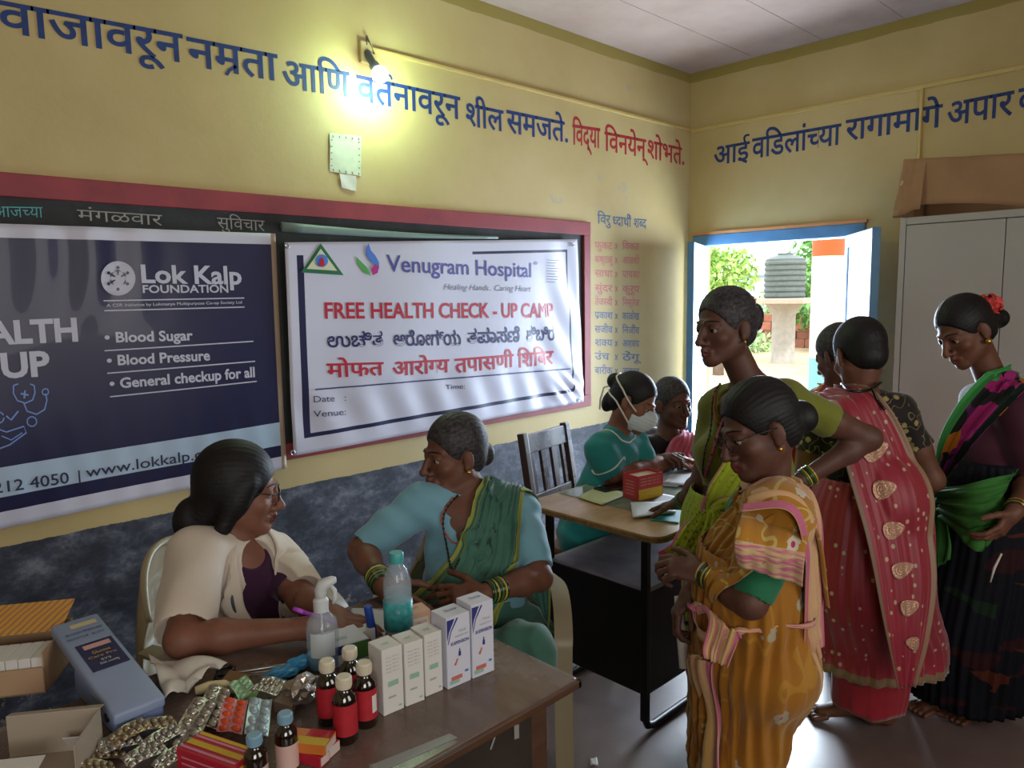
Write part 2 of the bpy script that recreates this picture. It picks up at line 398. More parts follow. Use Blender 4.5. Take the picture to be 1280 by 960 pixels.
cbox('border', (BX0, YW - .022, BZ0), (BX1, YW - .0005, BZ0 + .07), M_REDB, bb)
cbox('border', (BX1 - bw, YW - .021, BZ0 + .07), (BX1, YW - .0005, BZ1 - .076), M_REDB, bb)
PB = ('y', YW - .0085)
CH = mat('chalk', '#a09f98', .9); CHT = mat('teal_chalk', '#5fb0b4', .9)
def keep_world(o, par):
    o.parent = par; o.matrix_parent_inverse = Matrix.Translation(par.location).inverted(); return o
for s, p0, p1, m in (('मंगळवार', (97, 262), (203, 269), CH), ('सुिवचार', (272, 272), (331, 276), CH), ('आज{च}या', (-8, 258), (54, 259), CHT)):
    keep_world(text_on('chalk_word', s, p0, p1, 13, m, None, PB, head=True, deva=True, bold=-.004), bb)
# ------------------------------------------------------------------ banners
def banner(name, label, TL, TR, BR, BL, us, vs, pick, mats, disp, y0):
    P = [at_y(*p, y0) for p in (TL, TR, BR, BL)]
    nu, nv = 110, 56
    U = sorted(set(list(np.linspace(0, 1, nu)) + list(us))); Vv = sorted(set(list(np.linspace(0, 1, nv)) + list(vs)))
    verts = []
    for v in Vv:
        for u in U:
            q = (P[0] * (1 - u) + P[1] * u) * (1 - v) + (P[3] * (1 - u) + P[2] * u) * v
            q = q.copy(); q[1] = 0; verts.append(q)
    verts = np.array(verts); verts[:, 1] = disp(verts[:, 0], verts[:, 2])
    n = len(U); f = []; mi = []
    for j in range(len(Vv) - 1):
        for i in range(n - 1):
            f.append((j * n + i, j * n + n + i, j * n + n + i + 1, j * n + i + 1)); mi.append(pick((U[i] + U[i + 1]) / 2, (Vv[j] + Vv[j + 1]) / 2))
    root = empty(name, (float(P[2][0]), y0, float(P[2][2])), label=label, cat='banner')
    me = bpy.data.meshes.new('sheet'); me.from_pydata([tuple(v - np.array(root.location)) for v in verts], [], f); me.update()
    o = me_obj('sheet', me, mats, root, smooth=True); me.polygons.foreach_set('material_index', mi)
    s = o.modifiers.new('s', 'SOLIDIFY'); s.thickness = .0012; s.offset = -1
    return root
def vinyl(name, c, rough=.36):
    return mat(name, c, rough, coat=.12, spec=.5, var=.03, vs=3)
NAVY = vinyl('navy_vinyl', '#161640'); WHITE_V = vinyl('white_vinyl', '#c6c5d4', .42); SKY_V = vinyl('pale_blue_vinyl', '#a8bcd0'); TAPE = mat('brown_tape', '#a08a72', .3)
LET = mat('banner_white_print', '#bcbccb', .4); LTB = mat('banner_light_blue_print', '#6d8ac8', .4)
def disp1(x, z):
    x = np.asarray(x); z = np.asarray(z)
    d = .004 * np.sin(7 * x + 3 * z) + .0045 * np.exp(-((x - .75) / .22) ** 2) * np.sin(38 * x + 9 * z + 2.5 * np.sin(6 * z)) * np.clip((z - 1.45) / .2, 0, 1) + .0008 * np.sin(60 * x + 8 * z) * np.clip((1.25 - z) / .2, 0, 1)
    return YW - .034 + d
b1 = banner('banner', 'navy blue foundation banner with white lettering, hung left on the blackboard', (-260, 270), (344, 292), (358, 585), (-260, 716),
            [.02, .974, .985], [.045, .795, .895, .944], lambda u, v: 3 if u > .985 else (1 if (v < .045 or v > .944 or u > .985) else (2 if .795 < v < .895 else 0)), [NAVY, WHITE_V, SKY_V, TAPE], disp1, YW - .03)
P1 = ('y', YW - .036)
def t1(s, p0, p1, h, m=LET, bold=.02, **k): return keep_world(text_on('printed_words', s, p0, p1, h, m, None, P1, disp1, bold=bold, **k), b1)
t1('Lok Kalp', (176.5, 353), (303, 355), 22, bold=.03); t1('FOUNDATION', (178, 366), (286, 365.5), 9.5, bold=.025)
t1('HEALTH', (-76, 433), (98, 425.6), 28, bold=.04); t1('UP', (3, 472), (64, 468.7), 30, bold=.04)
t1('• Blood Sugar', (131, 428), (241, 425), 12.5, bold=.03); t1('• Blood Pressure', (134, 457), (262.5, 450), 12.5, bold=.03); t1('• General checkup for all', (137.5, 486), (319, 471), 12.5, bold=.03)
t1('A CSR Initiative by Lokmanya Multipurpose Co-op Society Ltd', (133, 383.5), (303, 379.4), 3.6, bold=.01)
DK = mat('banner_dark_print', '#23284a', .4)
t1('9212 4050', (-22, 619), (87, 603.8), 14, DK, .01); t1('|', (99, 601), (101, 600.7), 15, DK, .0, ref=.8); t1('www.lokkalp.org', (108, 597), (273, 570), 13, DK, .008)
pl = []
for a, b in (((129, 376), (305.6, 372.5)), ((130, 388.4), (306, 383.8)), ((130.6, 438.4), (317, 426.6)), ((134, 466.6), (319, 451.6)), ((137.5, 496), (321, 476.6))):
    pts = [(a[0] + (b[0] - a[0]) * t, a[1] + (b[1] - a[1]) * t) for t in np.linspace(0, 1, 24)]; ru = keep_world(multi_on('printed_rule', line_px(pts, 1.5), LET, None, P1, disp1), b1); del ru['kind']
keep_world(poly_on('printed_emblem', circ_px((147, 348), 21.5, 40), LET, None, P1, disp1, .0035), b1)
pp = []
for k in range(6):
    a = k * PI / 3 + PI / 6; c, s = math.cos(a), math.sin(a)
    def R2(x, y): return (147 + x * c - y * s, 348 + x * s + y * c)
    pp.append([R2(*q) for q in circ_px((13.5, 0), 2.1, 10)]); pp.append([R2(4, -.6), R2(10, -1.6), R2(10, 1.6), R2(4, .6)]); pp.append([R2(8, -4.6), R2(11, -1), R2(11, 1), R2(8, 4.6), R2(9.4, 0)])
keep_world(multi_on('printed_emblem_figures', pp, NAVY, None, P1, disp1, .006), b1)
ic = []
ic += line_px([(17, 482), (17, 492), (22, 501), (32, 504), (41, 500), (44, 491), (43, 482), (38, 480)], 1.8); ic += line_px([(17, 482), (23, 480)], 1.8)
ic += line_px([(30, 504), (34, 514), (46, 518), (56, 512), (59, 500), (57, 492)], 1.8); ic += line_px(circ_px((57, 490), 4, 12) + [(61, 490)], 1.6)
ic += line_px([(26, 492), (36, 494)], 2.2); ic += line_px([(31.5, 488), (30.5, 498)], 2.2); ic += line_px([(8, 520), (14, 525), (23, 514)], 2.2)
ic += line_px(circ_px((40, 527), 6, 14) + [(46, 527)], 1.6); ic += line_px([(-6, 535), (8, 540), (30, 533), (33, 541), (12, 556), (-4, 562)], 1.8); ic += line_px(circ_px((-2, 522), 7, 14), 1.8)
ic += line_px([(2, 545), (14, 550), (28, 541)], 1.5)
keep_world(multi_on('printed_health_icons', ic, LTB, None, P1, disp1), b1)

def disp2(x, z):
    x = np.asarray(x, float); z = np.asarray(z, float)
    d = .003 * np.sin(9 * x - 5 * z)
    d = d + .006 * np.exp(-((x - 3.12 - .35 * (z - 1.4)) / .17) ** 2) * np.sin(26 * (x + .55 * z) + 1.5 * np.sin(5 * z))
    d = d + .004 * np.exp(-((z - 1.05) / .12) ** 2) * np.sin(30 * x + 12 * z)
    d = d - .010 * np.exp(-(((x - 3.2) / .12) ** 2 + ((z - 1.0) / .10) ** 2)) * (1 + np.sin(60 * x + 70 * z))
    return YW - .047 + d
b2 = banner('banner', 'white hospital check-up camp banner with red and blue lettering, hung right on the blackboard', (355, 303), (721, 299), (729, 502), (367, 570),
            [.028, .045, .947, .954], [.06, .075, .905, .925], lambda u, v: 1 if ((.028 < u < .045 and .06 < v < .925) or (.905 < v < .925 and .028 < u < .954) or (.947 < u < .954 and .06 < v < .925) or (.06 < v < .075 and .56 < u < .954)) else 0, [WHITE_V, NAVY], disp2, YW - .045)
P2 = ('y', YW - .05)
RD = mat('banner_red_print', '#b3122f', .4); NV = mat('banner_navy_print', '#20225c', .4); VI = mat('banner_violet_print', '#4c4c96', .4); GY = mat('banner_grey_print', '#66667a', .4)
def t2(s, p0, p1, h, m=NV, bold=.015, **k): return keep_world(text_on('printed_words', s, p0, p1, h, m, None, P2, disp2, bold=bold, **k), b2)
t2('Venugram Hospital', (484, 339), (664, 346.5), 21, VI, .012, h1=18); t2('®', (667, 331), (672, 331), 4, VI, 0)
t2('Healing Hands.. Caring Heart', (555, 362), (663, 364.5), 7.5, GY, -.004, skew=.02)
t2('FREE HEALTH CHECK - UP CAMP', (407, 398), (693, 396.5), 20, RD, .022, h1=17.5)
t2('ಉಚಿತ', (410, 434), (479, 432), 13, NV, .022, ref=.55); t2('ಆರೋಗ್ಯ', (492, 432), (577, 431), 13, NV, .022, ref=.55); t2('ತಪಾಸಣೆ', (585, 429), (650, 427), 13, NV, .022, ref=.55); t2('ಶಿಬಿರ', (659, 426), (693, 425), 13, NV, .022, ref=.55)
for s, a, b in (('मोफत', (410, 455), (479, 453)), ('आरो{ग}य', (491, 453), (562, 449.5)), ('तपासणी', (570, 449), (642, 443)), ('िशिबर', (648, 442.5), (692, 439))):
    t2(s, a, b, 17, RD, .02, head=True, deva=True, h1=15.5)
t2('Time:', (558, 487), (581, 485.5), 6, NV, 0); t2('Date   :', (392.5, 503), (433, 501), 8, NV, 0); t2('Venue:', (392.5, 521.5), (433, 518.5), 8, NV, 0)
keep_world(multi_on('printed_rules', line_px([(394 + (712 - 394) * t, 487 + (461 - 487) * t) for t in np.linspace(0, 1, 30)], 1.6), NV, None, P2, disp2), b2)
GR = mat('banner_green_print', '#1f6a44', .4); PAL = mat('banner_cream_print', '#cfcfae', .4); LGR = mat('banner_leaf_print', '#4fa04a', .4); BL = mat('banner_azure_print', '#4a78c8', .4); MG = mat('banner_magenta_print', '#b02a86', .4)
def LP(name, pts, m, lift=.003): return keep_world(poly_on(name, pts, m, None, P2, disp2, lift), b2)
LP('printed_triangle', [(376, 340.5), (430, 344), (400.5, 304)], GR); LP('printed_triangle', [(383, 336), (421.5, 338.5), (400.5, 311)], PAL, .005)
LP('printed_disc', circ_px((401.5, 326), 8, 20), BL, .007); LP('printed_disc', [(398, 333), (405, 333), (404, 325), (401.5, 321), (399, 325)], RD, .009)
multi = [[(445, 320), (452, 327), (459, 334), (464, 345), (455, 340), (448, 331)], ]
keep_world(multi_on('printed_leaf', multi, LGR, None, P2, disp2), b2)
LP('printed_swoosh', [(461, 304), (464, 313), (470, 320), (474, 328), (474, 336), (469, 331), (463, 326), (458, 318), (458, 310)], BL, .004)
LP('printed_swoosh', [(469, 330), (474, 333), (472, 341), (466, 344), (464, 337)], MG, .005)
ft = []
for k in range(9): ft += line_px([(683, 325 + 3.4 * k), (700 - (k % 3) * 3, 325.6 + 3.4 * k)], .8)
keep_world(multi_on('printed_small_lines', ft, GY, None, P2, disp2), b2)
# eyelets and tie cord of the white banner
M_STEEL = mat('steel', '#b8b8b8', .3, 1.0); M_CORDW = mat('white_cord', '#c8c4bc', .7)
for p in ((359, 307), (717, 306), (366, 566), (724, 500)):
    c = at_y(*p, YW - .058); bm = bmesh.new(); tube(bm, torus_pts((0, 0, 0), (0, 1, 0), .009, 14), .0035, 6); o = bm_obj('eyelet', bm, M_STEEL, b2, smooth=True); o.location = Vector(c) - Vector(b2.location)
tarp = bmesh.new()
pts_top = [at_y(348, 286, YW - .03), at_y(720, 299, YW - .03)]
A, B = at_y(350, 284, YW - .03), at_y(620, 297, YW - .03)
tube(tarp, [A + (B - A) * t + np.array([0, -.012, -.010 * math.sin(3 * t)]) for t in np.linspace(0, 1, 14)], [.018 * (1 - .8 * t) + .003 for t in np.linspace(0, 1, 14)], 10)
tag(bm_obj('rolled_map', tarp, mat('grey_green_cloth', '#6f827c', .5), None, smooth=True), 'rolled grey-green cloth map lying along the blackboard top, above the white banner', 'map')
# notice sheet, bulb holder, bulb
M_PAPER = mat('aged_paper', '#c9cdb8', .8, var=.08, vs=30)
def curl_sheet(name, quad, plane_y, m, nx=10, ny=10, amp=.004, seed=0):
    P = [at_y(*p, plane_y) for p in quad]; rr = random.Random(seed); V = []
    for j in range(ny + 1):
        for i in range(nx + 1):
            u, v = i / nx, j / ny; q = (P[0] * (1 - u) + P[1] * u) * (1 - v) + (P[3] * (1 - u) + P[2] * u) * v
            e = .003 * (rr.random() - .5) if (i in (0, nx) or j in (0, ny)) else 0
            V.append((q[0] + e, q[1] - amp * (math.sin(5 * u + 2) * math.sin(4 * v) + 1) / 2, q[2] + e))
    Fc = [(j * (nx + 1) + i, (j + 1) * (nx + 1) + i, (j + 1) * (nx + 1) + i + 1, j * (nx + 1) + i + 1) for j in range(ny) for i in range(nx)]
    return pyd(name, V, Fc, m)
o = curl_sheet('notice_sheet', [(412, 166), (451, 170), (451, 220), (412, 214)], YW - .002, M_PAPER, seed=1); tag(o, 'pale square notice sheet pasted on the yellow wall below the bulb', 'notice')
tk = []
for k in range(5):
    tk += line_px([(416 + 8 * k, 169 + .8 * k), (417 + 8 * k, 172 + .8 * k)], 1.2) + line_px([(416 + 8 * k, 211 + 1.2 * k), (417 + 8 * k, 214 + 1.2 * k)], 1.2)
    tk += line_px([(413.5, 175 + 8 * k), (415.5, 175 + 8 * k)], 1.2) + line_px([(448, 178 + 8 * k), (450, 178 + 8 * k)], 1.2)
o2 = multi_on('printed_marks', tk, mat('faded_ink', '#5a6458', .8), None, ('y', YW - .0075)); o2.parent = o
o = curl_sheet('paper_scrap', [(424, 217), (445, 220), (445, 239), (427, 235)], YW - .004, mat('white_paper_scrap', '#d4d2c8', .8), 6, 6, seed=3); tag(o, 'small torn white paper scrap stuck under the notice sheet', 'paper')
bulbc = Vector(at_y(475, 93, 2.80)); hp = Vector(at_y(457, 66, YW - .01))
lamp = empty('wall_bulb', tuple(hp), label='lit round bulb in an angled holder on the yellow wall', cat='lamp')
bm = bmesh.new(); box(bm, (-.03, -.012, -.045), (.03, .012, .045), .004); bm_obj('mounting_block', bm, mat('cream_block', '#bfae7a', .6), lamp)
ax = (bulbc - hp).normalized(); a0 = Vector((0, -.01, 0))
bm = bmesh.new(); L_ = (bulbc - hp).length
tube(bm, [a0, ax * (L_ - .062), ax * (L_ - .06), ax * (L_ - .025)], [.015, .017, .023, .021], 14); bm_obj('bulb_holder', bm, mat('grey_holder', '#4e5a5e', .4), lamp, smooth=False)
bm = bmesh.new(); bmesh.ops.create_uvsphere(bm, u_segments=24, v_segments=16, radius=.036)
for v in bm.verts: v.co = v.co + ax * L_
bm_obj('bulb_glass', bm, mat('lit_bulb', (0.86, 1.0, 0.80), .3, emit=30), lamp, smooth=True)
l = bpy.data.lights.new('bulb_light', 'POINT'); l.energy = 9; l.color = (0.60, 1.0, 0.66); l.shadow_soft_size = .032
lo = bpy.data.objects.new('bulb_light', l); COL.objects.link(lo); lo.location = bulbc + ax * .045 + Vector((0, -.02, 0))
bm = bmesh.new(); tube(bm, [(0, -.01, .03), (.0, -.012, .07), (.04, -.008, .0), (.0, -.012, .01)], .004, 6); bm_obj('lamp_wire', bm, mat('dark_wire', '#4a4034', .6), lamp)
# ------------------------------------------------------------------ outside the doorway
M_EARTH = mat('dry_earth', '#b59a78', .9, var=.2, vs=2)
bm = bmesh.new(); box(bm, (XW + .22, -30, -.55), (70, 60, -.40)); g = struct('ground', bm, M_EARTH)
bm = bmesh.new(); box(bm, (XW, 0.0, -.40), (XW + 2.6, 6, -.02)); struct('veranda_floor', bm, mat('veranda_cement', '#a39c92', .8, var=.1))
M_PILW = mat('pillar_whitewash', '#d9b8a4', .8, var=.05); M_ORG = mat('pillar_orange', '#d8480c', .7); M_TEAL = mat('pillar_teal', '#6fb3a2', .7)
pr = empty('veranda_pillar', (6.65, 2.83, -.02), label='round veranda pillar outside the door, orange top, white shaft, teal base', cat='pillar')
for nm, z0, z1, m in (('pillar_base', 0, .96, M_TEAL), ('pillar_shaft', .96, 1.86, M_PILW), ('pillar_top', 1.86, 2.75, M_ORG)):
    bm = bmesh.new(); lathe(bm, [(.135, z0), (.135, z1)], 28); bm_obj(nm, bm, m, pr, auto=.6)
M_TANK = mat('faded_black_tank', '#4c5450', .6, var=.15)
tk_ = empty('water_tank', (18.95, 9.2, 1.33), label='ribbed black water tank on a raised slab outside', cat='water tank')
prof = [(.50, 0)];
for k in range(7): prof += [(.50, .02 + k * .14), (.53, .05 + k * .14), (.53, .10 + k * .14), (.50, .13 + k * .14)]
prof += [(.50, 1.02), (.34, 1.10), (.2, 1.13), (.2, 1.18), (0, 1.18)]
bm = bmesh.new(); lathe(bm, prof, 32); bm_obj('tank_body', bm, M_TANK, tk_, auto=.5)
st = empty('tank_stand', (18.95, 9.2, -.4), label='concrete column and slab carrying the water tank', cat='stand')
bm = bmesh.new(); box(bm, (-.95, -.95, 1.60), (.95, .95, 1.73), .01); bm_obj('slab', bm, mat('slab_concrete', '#a58f80', .9, var=.1), st)
bm = bmesh.new(); lathe(bm, [(.30, 0), (.30, 1.30), (.5, 1.60)], 20); bm_obj('column', bm, mat('column_concrete', '#97938c', .9, var=.12), st, auto=.6)
wl = empty('garden_wall', (24.5, 11.5, -.4), label='low red laterite wall behind the water tank', cat='wall')
M_LAT = [mat('laterite_%d' % k, c, .9, var=.15) for k, c in enumerate(('#8f5a46', '#a0654e', '#7f4e3e'))]
mb = []
for k in range(3):
    bm = bmesh.new(); box(bm, (-.1, 0, 0), (.1, .58, .27), .015, seg=1); me = bpy.data.meshes.new('laterite_block'); bm.to_mesh(me); bm.free(); me.materials.append(M_LAT[k]); mb.append(me)
for r in range(4):
    for c in range(14):
        o = bpy.data.objects.new('block', mb[(r * 5 + c * 3) % 3]); o.location = (random.uniform(-.01, .01), -4.6 + c * .6 + (r % 2) * .3, r * .285); link(o, wl)
sh = empty('blue_shed', (30, 18.5, -.4), label='pale blue sheet-metal shed far beyond the yard', cat='shed')
bm = bmesh.new(); box(bm, (0, -3.6, 0), (.2, 1.0, 2.6)); bm_obj('sheet_wall', bm, mat('pale_sheet', '#b5c6d4', .5), sh)
bm = bmesh.new(); box(bm, (-.06, -3.6, 2.5), (.24, 1.0, 2.62)); box(bm, (-.06, -1.6, 0), (.0, -1.5, 2.5)); bm_obj('sheet_frame', bm, mat('sheet_frame', '#6b7f92', .5), sh)
def leaf_mesh(n, R, sz, seed, squash=(1, 1, .8)):
    r = np.random.default_rng(seed); d = r.normal(size=(n, 3)); d /= np.linalg.norm(d, axis=1)[:, None]
    rad = R * (0.45 + .55 * r.random(n) ** .5) * (1 + .25 * np.sin(5 * d[:, 0] + seed) * np.cos(4 * d[:, 1]))
    c = d * rad[:, None] * np.array(squash); a = r.normal(size=(n, 3)); a /= np.linalg.norm(a, axis=1)[:, None]; b = np.cross(a, r.normal(size=(n, 3))); b /= np.linalg.norm(b, axis=1)[:, None]
    s = sz * (.6 + .8 * r.random(n))[:, None]
    V = np.stack([c - a * s, c + b * s * .45, c + a * s, c - b * s * .45], 1).reshape(-1, 3)
    return V, [(4 * i, 4 * i + 1, 4 * i + 2, 4 * i + 3) for i in range(n)]
M_BARK = mat('bark', '#5a4a3c', .9, var=.2)
def tree(name, label, loc, R, hgt, n, sz, c, seed, group=None):
    t = empty(name, loc, label=label, cat='tree')
    V, Fc = leaf_mesh(n, R, sz, seed); V[:, 2] += hgt
    o = pyd('crown', V, Fc, c, t); o['kind'] = 'stuff'
    bm = bmesh.new(); tube(bm, [(0, 0, -.1), (.05, .03, hgt * .5), (0, .1, hgt + R * .3)], [.14, .1, .05], 8); bm_obj('trunk', bm, M_BARK, t)
LG = [mat('leaf_light', '#8fb35a', .6, var=.3, vs=3), mat('leaf_mid', '#5f8f45', .6, var=.3, vs=3), mat('leaf_pale', '#9fbf86', .6, var=.3, vs=3)]
p = at_d(900, 340, 17); tree('leafy_tree', 'small bright leafy tree seen beside the left door leaf', (p[0], p[1], -.4), 0.75, p[2] + .35, 1500, .09, LG[0], 3)
p = at_d(1070, 345, 23); tree('leafy_tree', 'tall green tree behind the pillar and right door leaf', (p[0], p[1], -.4), 2.1, p[2] + .2, 5200, .13, LG[1], 5)
p = at_d(1005, 385, 30); tree('leafy_tree', 'hazy green tree right behind the tank column', (p[0], p[1], -.4), 1.6, p[2] + .2, 4000, .14, LG[2], 6)
p = at_d(925, 430, 24); tree('leafy_bush', 'low pale bush left of the tank column', (p[0], p[1], -.4), .9, p[2] + .3, 1500, .1, LG[2], 8)
p = at_d(1066, 400, 16); tree('leafy_bush', 'bright yellow-green bush right of the pillar', (p[0], p[1], -.4), .75, p[2] + .4, 1500, .08, mat('leaf_lime', '#9fce4a', .6, var=.2, vs=3), 9)
# ------------------------------------------------------------------ signed-distance sculpting
import openvdb
def nz(v): v = np.asarray(v, float); return v / (np.linalg.norm(v) + 1e-12)
def dirv(r, u, t): return nz(r * CR[0] - u * CR[1] - t * CR[2])     # image right, image up, towards the viewer
class Field:
    def __init__(s, lo, hi, h):
        s.h = h; s.lo = np.array(lo, float); s.n = np.ceil((np.array(hi) - s.lo) / h).astype(int) + 1
        s.A = np.full(s.n, 1.0, np.float32)
        s.ax = [(s.lo[i] + h * np.arange(s.n[i])).astype(np.float32) for i in range(3)]
    def clone(s, A=None):
        f = Field.__new__(Field); f.h = s.h; f.lo = s.lo; f.n = s.n; f.ax = s.ax; f.A = (s.A if A is None else A).copy(); return f
    def sub(s, lo, hi, pad):
        i0 = np.clip(np.floor((np.array(lo) - pad - s.lo) / s.h).astype(int), 0, s.n - 1); i1 = np.clip(np.ceil((np.array(hi) + pad - s.lo) / s.h).astype(int) + 1, 1, s.n)
        sl = tuple(slice(a, b) for a, b in zip(i0, i1))
        return sl, s.ax[0][sl[0]][:, None, None], s.ax[1][sl[1]][None, :, None], s.ax[2][sl[2]][None, None, :]
    def op(s, sl, d, k, mode):
        a = s.A[sl]
        if mode == 'add':
            if k > 0: hh = np.maximum(k - np.abs(a - d), 0) / k; s.A[sl] = np.minimum(a, d) - hh * hh * k * .25
            else: s.A[sl] = np.minimum(a, d)
        elif mode == 'cut':
            d = -d
            if k > 0: hh = np.maximum(k - np.abs(a - d), 0) / k; s.A[sl] = np.maximum(a, d) + hh * hh * k * .25
            else: s.A[sl] = np.maximum(a, d)
    def cone(s, a, b, ra, rb, k=.015, wide=None, mode='add', pad=.06):
        a = np.asarray(a, float); b = np.asarray(b, float); R = max(ra, rb) * (wide[1] if wide else 1)
        sl, X, Y, Z = s.sub(np.minimum(a, b) - R, np.maximum(a, b) + R, pad if mode == 'add' else .02)
        d = b - a; L = float(d @ d) + 1e-12
        t = np.clip(((X - a[0]) * d[0] + (Y - a[1]) * d[1] + (Z - a[2]) * d[2]) / L, 0, 1)
        px = X - a[0] - t * d[0]; py = Y - a[1] - t * d[1]; pz = Z - a[2] - t * d[2]
        if wide:
            w = nz(wide[0]); q = (px * w[0] + py * w[1] + pz * w[2]) * (1 - 1 / wide[1]); px = px - q * w[0]; py = py - q * w[1]; pz = pz - q * w[2]
        s.op(sl, np.sqrt(px * px + py * py + pz * pz) - (ra + (rb - ra) * t), k, mode)
    def ell(s, c, r, axes=None, k=.012, mode='add', pad=.06):
        c = np.asarray(c, float); r = np.asarray(r, float) if np.ndim(r) else np.array([r] * 3); R = r.max()
        sl, X, Y, Z = s.sub(c - R, c + R, pad if mode == 'add' else .02)
        M = np.eye(3) if axes is None else np.array([nz(q) for q in axes])
        x, y, z = X - c[0], Y - c[1], Z - c[2]
        u = [(M[i][0] * x + M[i][1] * y + M[i][2] * z) / r[i] for i in range(3)]
        k0 = np.sqrt(u[0] ** 2 + u[1] ** 2 + u[2] ** 2); k1 = np.sqrt((u[0] / r[0]) ** 2 + (u[1] / r[1]) ** 2 + (u[2] / r[2]) ** 2) + 1e-9
        s.op(sl, k0 * (k0 - 1) / k1, k, mode)
    def plane(s, p, n):       # removes the side the normal points to
        n = nz(n); d = (s.ax[0][:, None, None] - p[0]) * n[0] + (s.ax[1][None, :, None] - p[1]) * n[1] + (s.ax[2][None, None, :] - p[2]) * n[2]
        s.A = np.maximum(s.A, d.astype(np.float32))
    def add_fn(s, fn): s.A = s.A + fn(s.ax[0][:, None, None], s.ax[1][None, :, None], s.ax[2][None, None, :]).astype(np.float32)
    def sample(s, P):
        q = (P - s.lo) / s.h; i = np.floor(q).astype(int); ok = np.all((i >= 0) & (i < s.n - 1), axis=1); i = np.clip(i, 0, s.n - 2); f = q - i; f = np.clip(f, 0, 1)
        A = s.A; x, y, z = i.T; fx, fy, fz = f.T
        c = (A[x, y, z] * (1 - fx) + A[x + 1, y, z] * fx) * (1 - fy) + (A[x, y + 1, z] * (1 - fx) + A[x + 1, y + 1, z] * fx) * fy
        d = (A[x, y, z + 1] * (1 - fx) + A[x + 1, y, z + 1] * fx) * (1 - fy) + (A[x, y + 1, z + 1] * (1 - fx) + A[x + 1, y + 1, z + 1] * fx) * fy
        r = c * (1 - fz) + d * fz; return np.where(ok, np.minimum(r, 1), 1.0)
    def grad(s, P, e=.006):
        g = np.stack([s.sample(P + np.eye(3)[i] * e) - s.sample(P - np.eye(3)[i] * e) for i in range(3)], 1)
        n = np.linalg.norm(g, axis=1); g = g / (n[:, None] + 1e-9); g[n < 1e-6] = 0; return g
    def push(s, P, off, snap=0.0, it=6):
        P = np.array(P, float); off = np.broadcast_to(off, (len(P),))
        for _ in range(it):
            d = s.sample(P); m = (d < off) | (d < off + snap)
            m &= d < .5
            if not m.any(): break
            g = s.grad(P[m]); P[m] += g * np.clip(off[m] - d[m], -.03, .03)[:, None]
        return P
    def mesh(s):
        b = 3 * s.h; G = openvdb.FloatGrid(b); G.copyFromArray(np.clip(s.A, -b, b)); V, Q = G.convertToQuads(0.0)
        return V.astype(float) * s.h + s.lo, Q[:, ::-1]
def mesh_obj(name, V, Q, mats, parent, origin, smooth=True, matidx=None):
    me = bpy.data.meshes.new(name); n = len(Q); V = V - np.asarray(origin)
    me.vertices.add(len(V)); me.vertices.foreach_set('co', V.astype(np.float32).ravel())
    me.loops.add(4 * n); me.loops.foreach_set('vertex_index', Q.astype(np.int32).ravel())
    me.polygons.add(n); me.polygons.foreach_set('loop_start', np.arange(0, 4 * n, 4, dtype=np.int32))
    for x in (mats if isinstance(mats, (list, tuple)) else [mats]): me.materials.append(x)
    if matidx is not None: me.polygons.foreach_set('material_index', matidx.astype(np.int32))
    if smooth: me.polygons.foreach_set('use_smooth', [True] * n)
    me.update(calc_edges=True); me.validate()
    return link(bpy.data.objects.new(name, me), parent)
def spline(P, n):
    P = np.array(P, float); m = len(P)
    if m == 2: t = np.linspace(0, 1, n)[:, None]; return P[0] * (1 - t) + P[1] * t
    E = np.vstack([2 * P[0] - P[1], P, 2 * P[-1] - P[-2]]); seg = np.linalg.norm(np.diff(P, axis=0), axis=1); cum = np.concatenate([[0], np.cumsum(seg)]); out = []
    for t in np.linspace(0, cum[-1], n):
        i = min(np.searchsorted(cum, t, side='right') - 1, m - 2); f = (t - cum[i]) / (seg[i] + 1e-9); p0, p1, p2, p3 = E[i:i + 4]
        out.append(.5 * (2 * p1 + (p2 - p0) * f + (2 * p0 - 5 * p1 + 4 * p2 - p3) * f * f + (3 * p1 - p0 - 3 * p2 + p3) * f ** 3))
    return np.array(out)
def grid_mesh(name, P, nu, nv, m, parent, origin, thick=.0022, uvs=None):
    V = P.reshape(-1, 3) - np.asarray(origin)
    Fc = [(j * nv + i, j * nv + i + 1, (j + 1) * nv + i + 1, (j + 1) * nv + i) for j in range(nu - 1) for i in range(nv - 1)]
    if uvs is None:
        u, v = np.meshgrid(np.linspace(0, 1, nu), np.linspace(0, 1, nv), indexing='ij'); uvs = np.stack([u.ravel(), v.ravel()], 1)
    o = pyd(name, V, Fc, m, parent, smooth=True, uvs=uvs)
    if thick: s = o.modifiers.new('s', 'SOLIDIFY'); s.thickness = thick; s.offset = 1
    return o
